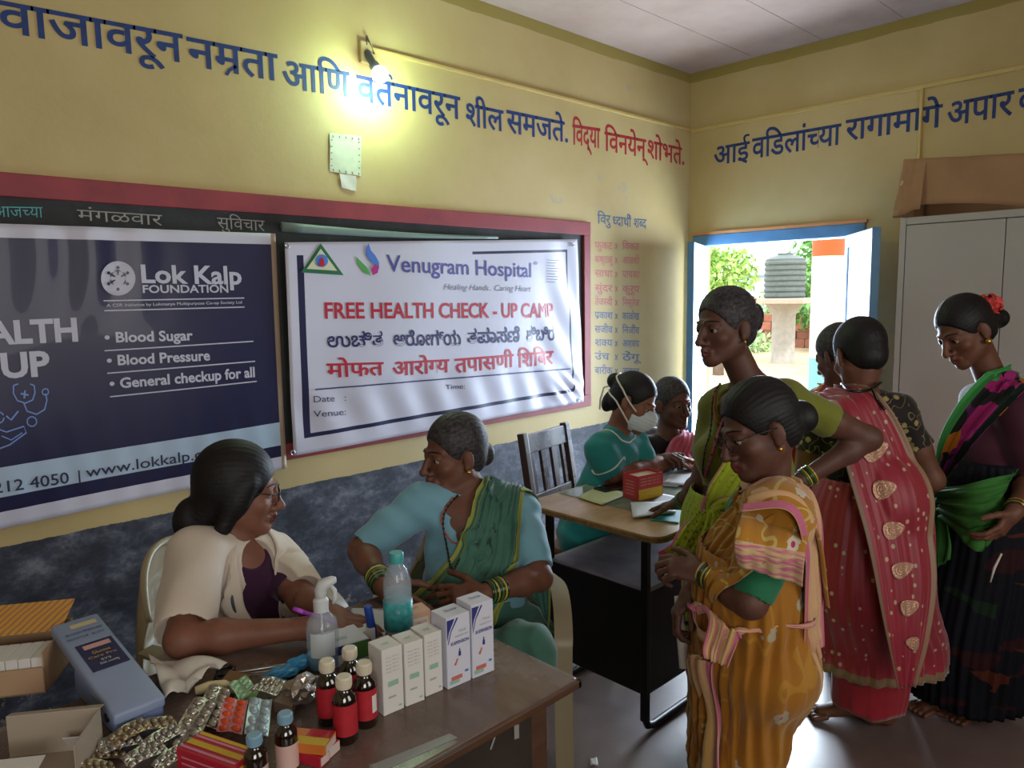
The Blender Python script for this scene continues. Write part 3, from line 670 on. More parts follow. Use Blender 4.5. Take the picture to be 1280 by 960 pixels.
def ribbon(name, A, B, m, parent, origin, fields, off=.010, pleats=7, amp=.006, nu=80, nv=46, snap=0.0, wav=.004, seed=0, thick=.0022, mid=None, fade=None):
    """cloth strip between two edge curves, laid over the given fields"""
    a = spline(A, nu); b = spline(B, nu); v = np.linspace(0, 1, nv)
    P = a[:, None] * (1 - v)[None, :, None] + b[:, None] * v[None, :, None]
    u = np.linspace(0, 1, nu)[:, None]; rr = np.random.default_rng(seed); ph = rr.random(4) * 6
    pl = np.sin(v[None] * PI * 2 * pleats + 1.2 * np.sin(u * 4 + ph[0]) + ph[1]) * .5 + .5
    pl = pl ** 1.6 + .25 * np.sin(v[None] * PI * 2 * pleats * 2.3 + ph[2] + 3 * u)
    hgt = pl * amp + wav * np.sin(u * 9 + ph[3]) * np.sin(v[None] * 5 + ph[2])
    # free normal of the strip
    du = np.gradient(P, axis=0); dv = np.gradient(P, axis=1); nrm = np.cross(du, dv); nrm /= np.linalg.norm(nrm, axis=2)[..., None] + 1e-9
    f = Field.clone(fields[0], np.minimum.reduce([q.A for q in fields]))
    Pf = P.reshape(-1, 3); nf = nrm.reshape(-1, 3); hf = hgt.ravel()
    g = f.grad(Pf); sg = np.sign((g * nf).sum(1)); s0 = np.sign(sg.sum()) or 1.0
    Pf = Pf + nf * s0 * (hf * .9)[:, None]
    Pf = f.push(Pf, off + np.maximum(hf, 0), snap)
    P = Pf.reshape(nu, nv, 3)
    for _ in range(1):
        Q = P.copy(); Q[1:-1] = .5 * P[1:-1] + .25 * (P[:-2] + P[2:]); P = Q
    return grid_mesh(name, P, nu, nv, m, parent, origin, thick)
def skirt(name, m, parent, origin, rows, front, n=26, amp=.012, seed=0, nt=170, nz_=64, fields=None, pleat_front=0.0, close=True, diag=0.0, low=0.0):
    """rows: list of (z, cx, cy, r_side, r_front) from waist to hem; cloth tube with running folds"""
    rr = np.random.default_rng(seed); R_ = spline([[r[0], r[1], r[2], r[3], r[4]] for r in rows], nz_)
    th = np.linspace(0, 2 * PI, nt); fr = nz([front[0], front[1], 0]); sd = np.array([fr[1], -fr[0], 0])
    t = np.linspace(0, 1, nz_)[:, None]; ph = rr.random(8) * 6.28
    f1 = np.sin(n * th[None] + diag * t * 6 + 1.6 * np.sin(2 * th[None] + ph[0]) + 1.2 * np.sin(t * 3 + ph[1]))
    f2 = np.sin(n * 1.7 * th[None] + ph[2] + 1.5 * np.sin(3 * th[None] + 2 * t + ph[4]) - diag * 4 * t)
    f3 = np.sin(3 * th[None] + ph[3] + 2 * t)
    r = amp * (.25 + .75 * t) * (.7 * (1 - np.abs(f1)) * 1.4 + .35 * f2) + low * f3 * t
    if pleat_front: r = r + pleat_front * np.exp(-(((th[None] - 0) + PI) % (2 * PI) - PI) ** 2 / .12) * (np.sin(th[None] * 42) * .5 + .6) * (.3 + .7 * t)
    P = np.zeros((nz_, nt, 3))
    for k in range(3):
        P[..., k] = [R_[:, 1][:, None], R_[:, 2][:, None], R_[:, 0][:, None]][k]
    P = P + (np.cos(th)[None, :, None] * (R_[:, 4][:, None] + r)[..., None]) * fr + (np.sin(th)[None, :, None] * (R_[:, 3][:, None] + r)[..., None]) * sd
    P[..., 2] += .006 * np.sin(5 * th + ph[5])[None] * t
    P[:, -1] = P[:, 0]
    if fields is not None:
        P = fields.push(P.reshape(-1, 3), .009 + np.clip(r + amp * .6, 0, .05).ravel() * .7, it=8).reshape(P.shape)
    return grid_mesh(name, P, nz_, nt, m, parent, origin)
# ------------------------------------------------------------------ people
def skin_mat(name, c, c2=None):
    m, nt, b = new_mat(name); v = coord(nt); n = noise(nt, v, 18, 5, .6); cc = C4(c)
    nt.links.new(ramp(nt, n, [(.3, tuple(x * .86 for x in cc[:3])), (.7, tuple(min(1, x * 1.14) for x in cc[:3]))]), b.inputs['Base Color'])
    b.inputs['Roughness'].default_value = .55; b.inputs['Specular IOR Level'].default_value = .4; b.inputs['Subsurface Weight'].default_value = .08; b.inputs['Subsurface Scale'].default_value = .012; b.inputs['Subsurface Radius'].default_value = (1, .4, .2)
    bump(nt, b, noise(nt, v, 160, 3), .18, .002); return m
def hair_mat(name, c, grey=0.0):
    m, nt, b = new_mat(name); v = coord(nt); n = noise(nt, coord(nt, 'Object', (1, 1, 1)), 90, 4, .7)
    nt.links.new(ramp(nt, n, [(.35, C4(c)[:3]), (.7, tuple(min(1, x * 1.8 + grey) for x in C4(c)[:3]))]), b.inputs['Base Color'])
    b.inputs['Roughness'].default_value = .58; b.inputs['Specular IOR Level'].default_value = .35; bump(nt, b, n, .4, .002); return m
HAIR = hair_mat('black_hair', '#0d0b0d'); HAIR_G = hair_mat('greying_hair', '#191519', .05)
LIP = {}
M_EYEW = mat('eye_white', '#8f857c', .3); M_IRIS = mat('eye_iris', '#160d0a', .1)
class Person: pass
def build_person(label, h, head, Sr, Sl, pelvis, Er, Wr, El, Wl, hr, hl, skin, girth=1.0, legs=None, hairm=None, bun=None, hair='tied', bust=1.0, neck_r=.047, wide=1.5, lipc=None, age=0.0, feet=None, eyes=True):
    P = Person(); hp, F_, U_, sc = head; F_ = nz(F_); U_ = np.asarray(U_, float); U_ = nz(U_ - F_ * (U_ @ F_)); R_ = np.cross(F_, U_)
    Sr, Sl, pelvis, Er, Wr, El, Wl = [np.asarray(q, float) for q in (Sr, Sl, pelvis, Er, Wr, El, Wl)]
    pts = [hp, Sr, Sl, pelvis, Er, Wr, El, Wl]
    if legs:
        for q in legs: pts += list(q)
    pts = np.array(pts, float); lo = pts.min(0) - .24; hi = pts.max(0) + .24; lo[2] = max(lo[2], -.01) if legs else pelvis[2] - .2
    f = Field(lo, hi, h); mid = (Sr + Sl) / 2; up = nz(mid - pelvis); right = nz(Sr - Sl); front = nz(np.cross(up, right)); right = np.cross(front, up)
    P.__dict__.update(mid=mid, up=up, right=right, front=front, pelvis=pelvis, Sr=Sr, Sl=Sl, Er=Er, El=El, Wr=Wr, Wl=Wl, hp=hp, F=F_, U=U_, R=R_, sc=sc)
    g = girth; L = np.linalg.norm(mid - pelvis); waist = mid - up * L * .60; P.waist = waist
    f.cone(mid - up * .035, mid - up * .20, .082 * g, .084 * g, .03, (right, wide)); f.cone(mid - up * .20, waist, .084 * g, .078 * g, .03, (right, wide * .98))
    f.cone(waist, pelvis, .082 * g, .112 * g, .04, (right, wide)); f.ell(pelvis - up * .02, (.165 * g, .125 * g, .12), (right, front, up), .04)
    f.cone(Sr - right * .012, Sl + right * .012, .050 * g, .050 * g, .03); nb = mid + up * .045 - front * .012; P.nb = nb
    hn = hp + (-.022 * F_ - .055 * U_) * sc
    for S in (Sr, Sl): f.cone(nb + up * .012, S + up * .008, .036 * g, .036 * g, .03)
    if bust:
        for s in (1, -1): f.ell(mid - up * .165 * 1 + front * .062 * g + right * s * .070 * g, .060 * bust, None, .035)
    for S, E in ((Sr, Er), (Sl, El)): f.cone(S, S + (E - S) * .55, .049 * g, .043 * g, .025); f.cone(S + (E - S) * .5, E, .043 * g, .036 * g, .02)
    P.T = f.clone()
    # legs
    if legs:
        (Hr, Kr, Ar), (Hl, Kl, Al) = [[np.asarray(q, float) for q in l] for l in legs]
        for H, K, A in ((Hr, Kr, Ar), (Hl, Kl, Al)):
            f.cone(H, K, .078 * g, .056 * g, .03); f.cone(K, K + (A - K) * .35, .052 * g, .052 * g, .03); f.cone(K + (A - K) * .35, A, .052 * g, .033 * g, .02)
        P.Lg = f.clone()
        if feet:
            for A, fd in zip((Ar, Al), feet):
                fd = nz([fd[0], fd[1], 0]); sdv = np.array([-fd[1], fd[0], 0]); z = np.array([0, 0, 1.])
                heel = np.array([A[0], A[1], .032]) - fd * .03; ball = heel + fd * .17; ball[2] = .022
                f.ell(heel, (.035, .032, .032), None, .02); f.cone(A, heel + z * .02, .033, .034, .02); f.cone(A + fd * .02 - z * .01, ball + z * .004, .033, .020, .025, (sdv, 1.35))
                for i in range(5):
                    o = (i - 2) * .0165; ln = [.048, .040, .036, .032, .026][i]; f.cone(ball + sdv * o + fd * (.0 - abs(i - .5) * .004), ball + sdv * o * 1.15 + fd * ln + np.array([0, 0, -.009]), .0105 if i else .013, .0085 if i else .0125, .004)
    # neck and head
    f.cone(nb - up * .02, hn, neck_r * 1.12, neck_r, .03)
    q = lambda x, a, b: hp + (R_ * x + F_ * a + U_ * b) * sc
    ax = (R_, F_, U_); s = sc
    f.ell(q(0, -.018, .035), np.array([.073, .091, .084]) * s, ax, .02); f.ell(q(0, .020, -.030), np.array([.058, .062, .072]) * s, ax, .025)
    for d in (1, -1):
        f.cone(q(d * .046, -.012, -.050), q(d * .014, .056, -.094), .020 * s, .017 * s, .025); f.ell(q(d * .040, .050, -.030), np.array([.020, .018, .017]) * s, ax, .02)
        f.cone(q(d * .012, .080, .019), q(d * .044, .060, .017), .0085 * s, .007 * s, .012)
        f.ell(q(d * .031, .090, -.001), np.array([.017, .016, .012]) * s, ax, .012, 'cut')
        f.ell(q(d * .031, .0655, .003), np.array([.0165, .0135, .0115]) * s, ax, .006)
        f.ell(q(d * .0125, .086, -.044), np.array([.0085, .010, .0075]) * s, ax, .006)
        er = nz(R_ * d * .35 - F_ * .25 + U_ * .1); f.ell(q(d * .077, -.012, -.010), np.array([.007, .017, .030]) * s, (nz(R_ * d * .9 + F_ * .5), nz(F_ * .9 - R_ * d * .5 + U_ * .0), U_), .006); f.ell(q(d * .074, -.006, -.034), np.array([.006, .008, .010]) * s, ax, .006)
    f.ell(q(0, .066, -.097), .0165 * s, None, .018)
    f.cone(q(0, .080, .008), q(0, .102, -.035), .0075 * s, .0105 * s, .010); f.ell(q(0, .104, -.040), .0105 * s, None, .008)
    f.cone(q(0, .082, -.050), q(0, .086, -.064), .006 * s, .009 * s, .012)
    f.cone(q(-.020, .074, -.068), q(0, .088, -.065), .0045 * s, .0068 * s, .006); f.cone(q(.020, .074, -.068), q(0, .088, -.065), .0045 * s, .0068 * s, .006)
    f.cone(q(-.016, .074, -.075), q(0, .085, -.077), .005 * s, .0078 * s, .006); f.cone(q(.016, .074, -.075), q(0, .085, -.077), .005 * s, .0078 * s, .006)
    f.cone(q(-.017, .088, -.0712), q(.017, .088, -.0712), .0022 * s, .0022 * s, .004, mode='cut')
    if age:
        for d in (1, -1): f.cone(q(d * .022, .083, -.040), q(d * .033, .066, -.075), .002, .002, .006, mode='cut')
    # arms and hands
    for E, Wp, hd in ((Er, Wr, hr), (El, Wl, hl)):
        f.cone(E, E + (Wp - E) * .3, .036 * g, .036 * g, .02); f.cone(E + (Wp - E) * .3, Wp, .036 * g, .023, .02)
        hand(f, Wp, hd)
    P.f = f; P.q = q; P.label = label
    V, Q = f.mesh(); root = empty('person', (float(pelvis[0]), float(pelvis[1]), 0.0), label=label, cat='person'); P.root = root; P.org = np.array(root.location)
    c = V[Q].mean(1) - hp; lx, lf, lu = c @ R_ / s, c @ F_ / s, c @ U_ / s
    lip = (np.abs(lx) < .023) & (lf > .066) & (lu < -.0605 + 0 * lx) & (lu > -.084) & (lf > .0785 + (lu + .071) * 0)
    P.body = mesh_obj('body', V, Q, [skin, LIPM], root, P.org, matidx=lip.astype(int))
    if eyes:
        for d in (1, -1):
            bm = bmesh.new(); bmesh.ops.create_uvsphere(bm, u_segments=16, v_segments=12, radius=.0128 * s)
            ce = q(d * .031, .067, -.0015)
            for fc in bm.faces:
                cc = np.array(fc.calc_center_median()); fc.material_index = 1 if (nz(cc) @ nz(F_ - U_ * .25)) > .78 else 0
            e = bm_obj('eye', bm, [M_EYEW, M_IRIS], root, smooth=True); e.location = Vector(ce - P.org)
            eb = [q(d * .014, .09, .021), q(d * .028, .086, .027), q(d * .043, .074, .025), q(d * .052, .06, .018)]; eb = f.push(spline(eb, 8), .0008, snap=.03)
            bm = bmesh.new(); tube(bm, eb - P.org, [.0012, .0022, .0026, .0026, .0024, .002, .0015, .001], 6); bm_obj('eyebrow', bm, HAIR, root, smooth=True)
    hm = hairm or HAIR
    hf = Field(hp - .2, hp + .2, max(h, .0035)); 
    if hair == 'tied':
        hf.ell(q(0, -.020, .037), np.array([.0795, .097, .0905]) * s, ax, 0); hf.ell(q(0, -.055, -.02), np.array([.060, .055, .055]) * s, ax, .02)
        hf.plane(q(0, .030, .0) , nz(F_ * .82 - U_ * .57))
        for d in (1, -1): hf.ell(q(d * .085, -.006, -.018), np.array([.022, .026, .040]) * s, ax, .008, 'cut')
        hf.ell(q(0, -.02, -.115), np.array([.07, .10, .045]) * s, ax, .01, 'cut')
        bb_ = q(0, -.12, .02)
        def strands(X, Y, Z):
            x = X - hp[0]; y = Y - hp[1]; z = Z - hp[2]; a = (x * R_[0] + y * R_[1] + z * R_[2]); b = (x * U_[0] + y * U_[1] + z * U_[2]) - .02; return .0009 * np.sin(np.arctan2(a, b) * 40 + 2 * np.sin(30 * (x * F_[0] + y * F_[1] + z * F_[2]))) + .0018 * np.exp(-(a / .003) ** 2)
        hf.add_fn(strands)
    elif hair == 'long':
        hf.ell(q(0, -.024, .038), np.array([.086, .103, .095]) * s, ax, 0)
        for d in (1, -1): hf.ell(q(d * .070, -.012, -.012), np.array([.024, .036, .045]) * s, ax, .02)
        hf.cone(q(0, -.05, -.01), q(0, -.10, -.10), .068 * s, .040 * s, .03)
        for d in (1, -1): hf.cone(q(d * .068, .012, .03), q(d * .066, -.035, -.085), .022 * s, .022 * s, .02)
        hf.plane(q(0, .046, .0), nz(F_ * .86 - U_ * .5))
        def strands(X, Y, Z):
            x = X - hp[0]; y = Y - hp[1]; z = Z - hp[2]; a = (x * R_[0] + y * R_[1] + z * R_[2]); b = (x * U_[0] + y * U_[1] + z * U_[2]) - .0; return .0006 * np.sin(np.arctan2(a, b) * 52 + 30 * (x * F_[0] + y * F_[1] + z * F_[2]))
        hf.add_fn(strands)
    if bun:
        for (c, r) in bun: hf.ell(q(*c), np.array(r) * s, ax, .008)
    V, Q = hf.mesh(); P.hair = mesh_obj('hair', V, Q, hm, root, P.org); P.hf = hf
    return P
LIPM = mat('lip_skin', '#5a2a26', .4)
def hand(f, W_, hd):
    """hd: (direction, palm normal, curl[4 fingers], thumb curl, scale)"""
    d, n, curl, sgn = nz(hd[0]), np.asarray(hd[1], float), hd[2], hd[3]; sc = hd[4] if len(hd) > 4 else .95
    n = nz(n - d * (n @ d)); t = np.cross(d, n) * sgn          # t points to the thumb side
    pc = W_ + d * .045 * sc
    f.cone(W_ - d * .005, W_ + d * .02, .023, .022, .015); f.cone(W_ + d * .022 * sc, W_ + d * .078 * sc, .0155 * sc, .0135 * sc, .012, (t, 2.35)); f.ell(W_ + d * .035 * sc + t * .020 * sc + n * .006, np.array([.022, .014, .012]) * sc, (d, t, n), .01)
    for i in range(4):
        L = np.array([.040, .024, .019]) * [.95, 1.06, 1.0, .80][i] * sc; p = W_ + d * [.082, .086, .082, .074][i] * sc + t * (.0285 - .019 * i) * sc; dd = nz(d + t * (.10 - .07 * i)); r = [.0088, .0090, .0086, .0076][i] * sc
        c = curl[i] if isinstance(curl, (list, tuple)) else curl
        for j in range(3):
            a = c * (.75, 1.0, .7)[j]; dd = nz(dd * math.cos(a) + n * math.sin(a)); p2 = p + dd * L[j]; f.cone(p, p2, r * (1 - .07 * j), r * (.95 - .07 * j), .0035); p = p2; n2 = n; n = nz(n - dd * (n @ dd))
        n = nz(np.asarray(hd[1], float) - d * (np.asarray(hd[1], float) @ d))
    p = W_ + d * .022 * sc + t * .024 * sc; dd = nz(d * .62 + t * .72 + n * .25); tc = hd[5] if len(hd) > 5 else .3
    for j, L in enumerate((.038, .030, .024)):
        p2 = p + dd * L * sc; f.cone(p, p2, (.0120, .0100, .0092)[j] * sc, (.0102, .0094, .0080)[j] * sc, .006); p = p2; dd = nz(dd * math.cos(tc) + nz(d * .8 + n * .5 - t * .4) * math.sin(tc))
def garment(P, name, m, off=.007, base=None, cuts=(), planes=(), cones=(), fold=.0022, fs=(38, 30, 46), seed=0, uncut=()):
    G = (base or P.T).clone(); G.A = G.A - off
    G.add_fn(lambda X, Y, Z: fold * (np.sin(X * fs[0] + 3 * np.sin(Z * 13 + seed) + seed) * np.sin(Z * fs[2] + 2 * np.sin(Y * 17) + X * 20) + .5 * np.sin(Y * fs[1] * 1.7 + X * 25 + seed)))
    for p, n in planes: G.plane(p, n)
    for c in cuts: G.ell(*c, mode='cut')
    for c in cones: G.cone(*c, mode='cut')
    V, Q = G.mesh(); o = mesh_obj(name, V, Q, m, P.root, P.org); P.G = G; return o, G
def sleeve_cut(S, E, t, r=.072):
    p = S + (E - S) * t; d = nz(E - S); return (p + d * r * 1.0, p + d * .24, r, r * 1.15, 0.0)
def sm(p, k=6):
    p = np.array(p)
    for _ in range(k): p[1:-1] = .5 * p[1:-1] + .25 * (p[:-2] + p[2:])
    return p
def sphere_obj(name, c, r, m, parent, org, sq=(1, 1, 1), seg=14):
    bm = bmesh.new(); bmesh.ops.create_uvsphere(bm, u_segments=seg, v_segments=seg // 2 + 2, radius=r)
    for v in bm.verts: v.co = Vector((v.co.x * sq[0], v.co.y * sq[1], v.co.z * sq[2]))
    o = bm_obj(name, bm, m, parent, smooth=True); o.location = Vector(np.asarray(c) - org); return o
def tube_obj(name, pts, r, m, P, seg=7):
    bm = bmesh.new(); tube(bm, np.asarray(pts) - P.org, r, seg); return bm_obj(name, bm, m, P.root, smooth=True)
def bangles(P, Wp, E, mats, n, off=0.02, r=.031, gap=.0065, tr=.0028):
    d = nz(E - Wp)
    for k in range(n):
        c = Wp + d * (off + gap * k); bm = bmesh.new(); tube(bm, [Vector(p) - Vector(P.org) for p in torus_pts(c, d, r + .0008 * (k % 3), 22)], tr, 6, cap=False); bm_obj('bangle', bm, mats[k % len(mats)], P.root, smooth=True)
def flower(name, c, R, m, parent, org, n=40, seed=0, nrm=None):
    r = np.random.default_rng(seed); V = []; Fc = []
    for i in range(n):
        d = nz(r.normal(size=3)); 
        if nrm is not None: d = nz(d + np.asarray(nrm) * .7)
        a = nz(np.cross(d, r.normal(size=3))); b = np.cross(d, a); rad = R * (.55 + .45 * r.random()); p = np.asarray(c) + d * rad; w = R * .42
        k = len(V); V += [p - a * w - d * R * .25, p + b * w * .6, p + a * w - d * R * .25, p - b * w * .6, p + d * R * .06]; Fc += [(k, k + 1, k + 4), (k + 1, k + 2, k + 4), (k + 2, k + 3, k + 4), (k + 3, k, k + 4)]
    return pyd(name, np.array(V) - org, Fc, m, parent)
# ------------------------------------------------------------------ cloth materials
def cloth(name, c, var=.10, rough=.75, sheen=.2, weave=260, wb=.12, vs=6):
    m, nt, b = new_mat(name); v = coord(nt); n = noise(nt, v, vs, 4); cc = C4(c)
    nt.links.new(ramp(nt, n, [(.3, tuple(x * (1 - var) for x in cc[:3])), (.7, tuple(min(1, x * (1 + var)) for x in cc[:3]))]), b.inputs['Base Color'])
    b.inputs['Roughness'].default_value = rough; b.inputs['Sheen Weight'].default_value = sheen; b.inputs['Specular IOR Level'].default_value = .25
    bump(nt, b, noise(nt, v, weave, 2), wb, .002); return m
def uvs(nt, sx=1, sy=1):
    tc = N(nt, 'ShaderNodeTexCoord'); mp = N(nt, 'ShaderNodeMapping'); mp.inputs['Scale'].default_value = (sx, sy, 1); nt.links.new(tc.outputs['UV'], mp.inputs['Vector']); return mp.outputs['Vector']
def vor(nt, vec, scale, feat='F1', rand=1.0):
    n = N(nt, 'ShaderNodeTexVoronoi', feature=feat); n.inputs['Scale'].default_value = scale; n.inputs['Randomness'].default_value = rand; nt.links.new(vec, n.inputs['Vector']); return n
def band(nt, x, a, b): return mth(nt, 'MULTIPLY', mth(nt, 'GREATER_THAN', x, a), mth(nt, 'LESS_THAN', x, b))
def floral(name, base, petal, core, vine, edge=None, uv=None, scale=9.0, edge_at=None, extra=None, rad=.40):
    """printed cloth: scattered daisies with a coloured core, trailing stems and an optional border along v"""
    m, nt, b = new_mat(name)
    v = coord(nt) if uv is None else uvs(nt, *uv)
    n1 = noise(nt, v, 3, 3)
    col = mixc(nt, n1, tuple(x * .85 for x in C4(base)[:3]), tuple(min(1, x * 1.12) for x in C4(base)[:3]))
    vo = vor(nt, v, scale, rand=.75); d = vo.outputs['Distance']
    wob = noise(nt, v, scale * 5, 2); dw = mth(nt, 'ADD', d, mth(nt, 'MULTIPLY', mth(nt, 'SUBTRACT', wob, .5), .30))
    keep = mth(nt, 'GREATER_THAN', sep(nt, vo.outputs['Color'])[0], .42)
    st = noise(nt, v, scale * .62, 1); stem = band(nt, st, .485, .515)
    col = mixc(nt, mth(nt, 'MULTIPLY', stem, .75), col, vine)
    col = mixc(nt, mth(nt, 'MULTIPLY', keep, mth(nt, 'LESS_THAN', dw, rad * .8)), col, petal)
    col = mixc(nt, mth(nt, 'MULTIPLY', keep, mth(nt, 'LESS_THAN', d, rad * .34)), col, core)
    if edge is not None:
        uvn = N(nt, 'ShaderNodeTexCoord'); s = sep(nt, uvn.outputs['UV']); ec = mixc(nt, ramp(nt, noise(nt, uvs(nt, 40, 2.5), 1.2, 2), [(.42, (0, 0, 0)), (.56, (1, 1, 1))]), edge, extra or petal)
        for (ax, a, bb) in edge_at: col = mixc(nt, band(nt, s[ax], a, bb), col, ec)
    nt.links.new(col, b.inputs['Base Color']); b.inputs['Roughness'].default_value = .7; b.inputs['Sheen Weight'].default_value = .25; b.inputs['Specular IOR Level'].default_value = .25
    bump(nt, b, noise(nt, coord(nt), 240, 2), .1, .002); return m
def bordered(name, base, edges, uvax=1, var=.12, rough=.7, pat=None):
    """plain cloth with woven border bands: edges = [(lo, hi, colour)] along one uv axis"""
    m, nt, b = new_mat(name); v = coord(nt); n = noise(nt, v, 7, 4); cc = C4(base)
    col = ramp(nt, n, [(.3, tuple(x * (1 - var) for x in cc[:3])), (.7, tuple(min(1, x * (1 + var)) for x in cc[:3]))])
    if pat:
        vo = vor(nt, coord(nt), pat[0], rand=pat[2] if len(pat) > 2 else .3); col = mixc(nt, mth(nt, 'LESS_THAN', vo.outputs['Distance'], pat[3] if len(pat) > 3 else .16), col, pat[1])
    uvn = N(nt, 'ShaderNodeTexCoord'); s = sep(nt, uvn.outputs['UV'])
    for e in edges:
        ax = e[3] if len(e) > 3 else uvax; col = mixc(nt, band(nt, s[ax], e[0], e[1]), col, e[2])
    nt.links.new(col, b.inputs['Base Color']); b.inputs['Roughness'].default_value = rough; b.inputs['Sheen Weight'].default_value = .2; b.inputs['Specular IOR Level'].default_value = .25
    bump(nt, b, noise(nt, v, 240, 2), .1, .002); return m
SK1 = skin_mat('brown_skin', '#7c5140'); SK2 = skin_mat('dark_brown_skin', '#66402f'); SK3 = skin_mat('deep_brown_skin', '#5a3a2e')
M_GOLD = mat('gold', '#c9a24a', .3, 1.0); M_BEAD = mat('black_beads', '#15100e', .3); M_GLASSB = mat('green_glass_bangle', '#3f6a28', .15, coat=.5); M_REDC = mat('coral_beads', '#b04a2e', .4)
M_YB = mat('yellow_glass_bangle', '#b9a438', .2, coat=.5); M_DG = mat('dark_green_bangle', '#1d3020', .15, coat=.5)
Z3 = np.array([0, 0, 1.0])
def A(x, y, d): return at_d(x, y, d)
def march(f, px, py, d0, r):
    for t in np.arange(d0 - .4, d0 + .4, .003):
        p = A(px, py, t)
        if f.sample(p[None])[0] < r: return p
    return A(px, py, d0)
def necklace(P, name, m, r, pts_px, beads=0, off=.012):
    f = P.f.clone(np.minimum(P.f.A, P.G.A) if hasattr(P, 'G') else None); pts = spline(np.array([march(f, *p, r + .001) for p in pts_px]), 40); pts = f.push(sm(f.push(pts, r + .001, snap=.05, it=8), 10), r + .001)
    bm = bmesh.new(); tube(bm, pts - P.org, r * (.55 if beads else 1), 6)
    if beads:
        for p in pts[::1]:
            k = bmesh.ops.create_icosphere(bm, subdivisions=1, radius=r)
            for v in k['verts']: v.co = v.co + Vector(p - P.org)
    return bm_obj(name, bm, m, P.root, smooth=True)
# ---------- woman in the white coat
hp = A(302, 612, 1.95)
Er = A(228, 800, 1.66); Wr = at_z(386, 785, .800); El = A(378, 748, 1.94); Wl = at_z(418, 770, .800)
doc = build_person('person in a white coat and glasses, seated writing at the brown desk', .004, (hp, dirv(.94, -.10, -.34), dirv(.08, 1, .05), 1.0),
    A(246, 694, 1.86), A(343, 702, 2.08), A(290, 880, 2.05), Er, Wr, El, Wl,
    (dirv(.95, .10, -.2), -Z3, [.35, .4, .5, .6], 1, .95, .4), (dirv(.9, -.25, .3), -Z3, .25, -1, .95), SK1, girth=1.02, hair='long', bun=[((0, -.115, -.085), (.040, .045, .060)), ((0, -.10, -.15), (.03, .035, .05))], bust=1.0, eyes=True)
M_COAT = cloth('white_coat_cotton', '#c4b8a8', .05, .8); M_PURPLE = cloth('purple_top', '#33102e', .15)
o, TG = garment(doc, 'top', M_PURPLE, .005, cuts=[(doc.nb + doc.front * .085 - doc.up * .0, (.050, .06, .045), (doc.right, doc.front, doc.up), 0)], cones=[sleeve_cut(doc.Sr, doc.Er, .62, .058), sleeve_cut(doc.Sl, doc.El, .62, .058), (doc.nb + doc.up * .02, doc.hp, .052, .10, 0)])
G = doc.T.clone(); G.A = G.A - .016
for S, E in ((doc.Sr, doc.Er), (doc.Sl, doc.El)): G.cone(S + (E - S) * .1, S + (E - S) * .80, .062, .066, .03)
G.add_fn(lambda X, Y, Z: .0055 * np.sin(X * 30 + 3 * np.sin(Z * 10)) * np.sin(Z * 28 + 2 * np.sin(Y * 20)))
for S, E in ((doc.Sr, doc.Er), (doc.Sl, doc.El)):
    d = nz(E - S); p = S + (E - S) * .78; G.cone(p + d * .072, p + d * .26, .072, .080, 0, mode='cut')
G.cone(doc.nb + doc.up * .01, doc.hp, .056, .10, 0, mode='cut')
for t_, w_ in ((.02, .056), (.10, .060), (.18, .056), (.27, .048), (.36, .040), (.46, .040)):   # open front
    c_ = doc.mid + doc.up * .03 - doc.up * t_ + doc.front * .13 + doc.right * -.005; G.ell(c_, (w_, .12, .075), (doc.right, doc.front, doc.up), 0, 'cut')
V, Q = G.mesh(); mesh_obj('coat', V, Q, M_COAT, doc.root, doc.org); doc.G = G
# lapels and collar
for s in (1, -1):
    c = doc.mid + doc.up * .045; pin = [c + doc.right * s * .058 - doc.front * .03 + doc.up * .035, c + doc.right * s * .062 + doc.front * .05, c + doc.right * s * .058 + doc.front * .11 - doc.up * .10, c + doc.right * s * .030 + doc.front * .13 - doc.up * .24]
    pout = [c + doc.right * s * .085 - doc.front * .035 + doc.up * .02, c + doc.right * s * .115 + doc.front * .03 - doc.up * .01, c + doc.right * s * .118 + doc.front * .09 - doc.up * .10, c + doc.right * s * .040 + doc.front * .13 - doc.up * .25]
    ribbon('lapel', pin, pout, M_COAT, doc.root, doc.org, [G], off=.008, pleats=0, amp=.0, nu=26, nv=10, snap=.03, wav=.001, thick=.004)
ribbon('collar', [doc.nb - doc.front * .050 + doc.right * .05 + doc.up * .055, doc.nb - doc.front * .062 + doc.up * .06, doc.nb - doc.front * .050 - doc.right * .05 + doc.up * .055], [doc.nb - doc.front * .075 + doc.right * .07 + doc.up * .0, doc.nb - doc.front * .09 + doc.up * .0, doc.nb - doc.front * .075 - doc.right * .07 + doc.up * .0], M_COAT, doc.root, doc.org, [G], off=.006, pleats=0, amp=0, nu=20, nv=8, wav=0, thick=.004)
M_STETH = mat('stethoscope_rubber', '#3c4650', .4)
st_ = G.push(spline([doc.nb - doc.front * .07 + doc.up * .055, doc.nb + doc.right * .07 + doc.up * .03, doc.mid + doc.right * .080 + doc.front * .08 - doc.up * .08, doc.mid + doc.right * .085 + doc.front * .1 - doc.up * .24], 30), .010, snap=.03); tube_obj('stethoscope_tube', sm(st_, 14), .0045, M_STETH, doc)
st_ = G.push(spline([doc.nb - doc.front * .07 + doc.up * .055, doc.nb - doc.right * .07 + doc.up * .03, doc.mid - doc.right * .070 + doc.front * .08 - doc.up * .05, doc.mid - doc.right * .100 + doc.front * .1 - doc.up * .09, doc.mid - doc.right * .075 + doc.front * .1 - doc.up * .12], 30), .010, snap=.03); tube_obj('stethoscope_tube', sm(st_, 14), .0045, M_STETH, doc)
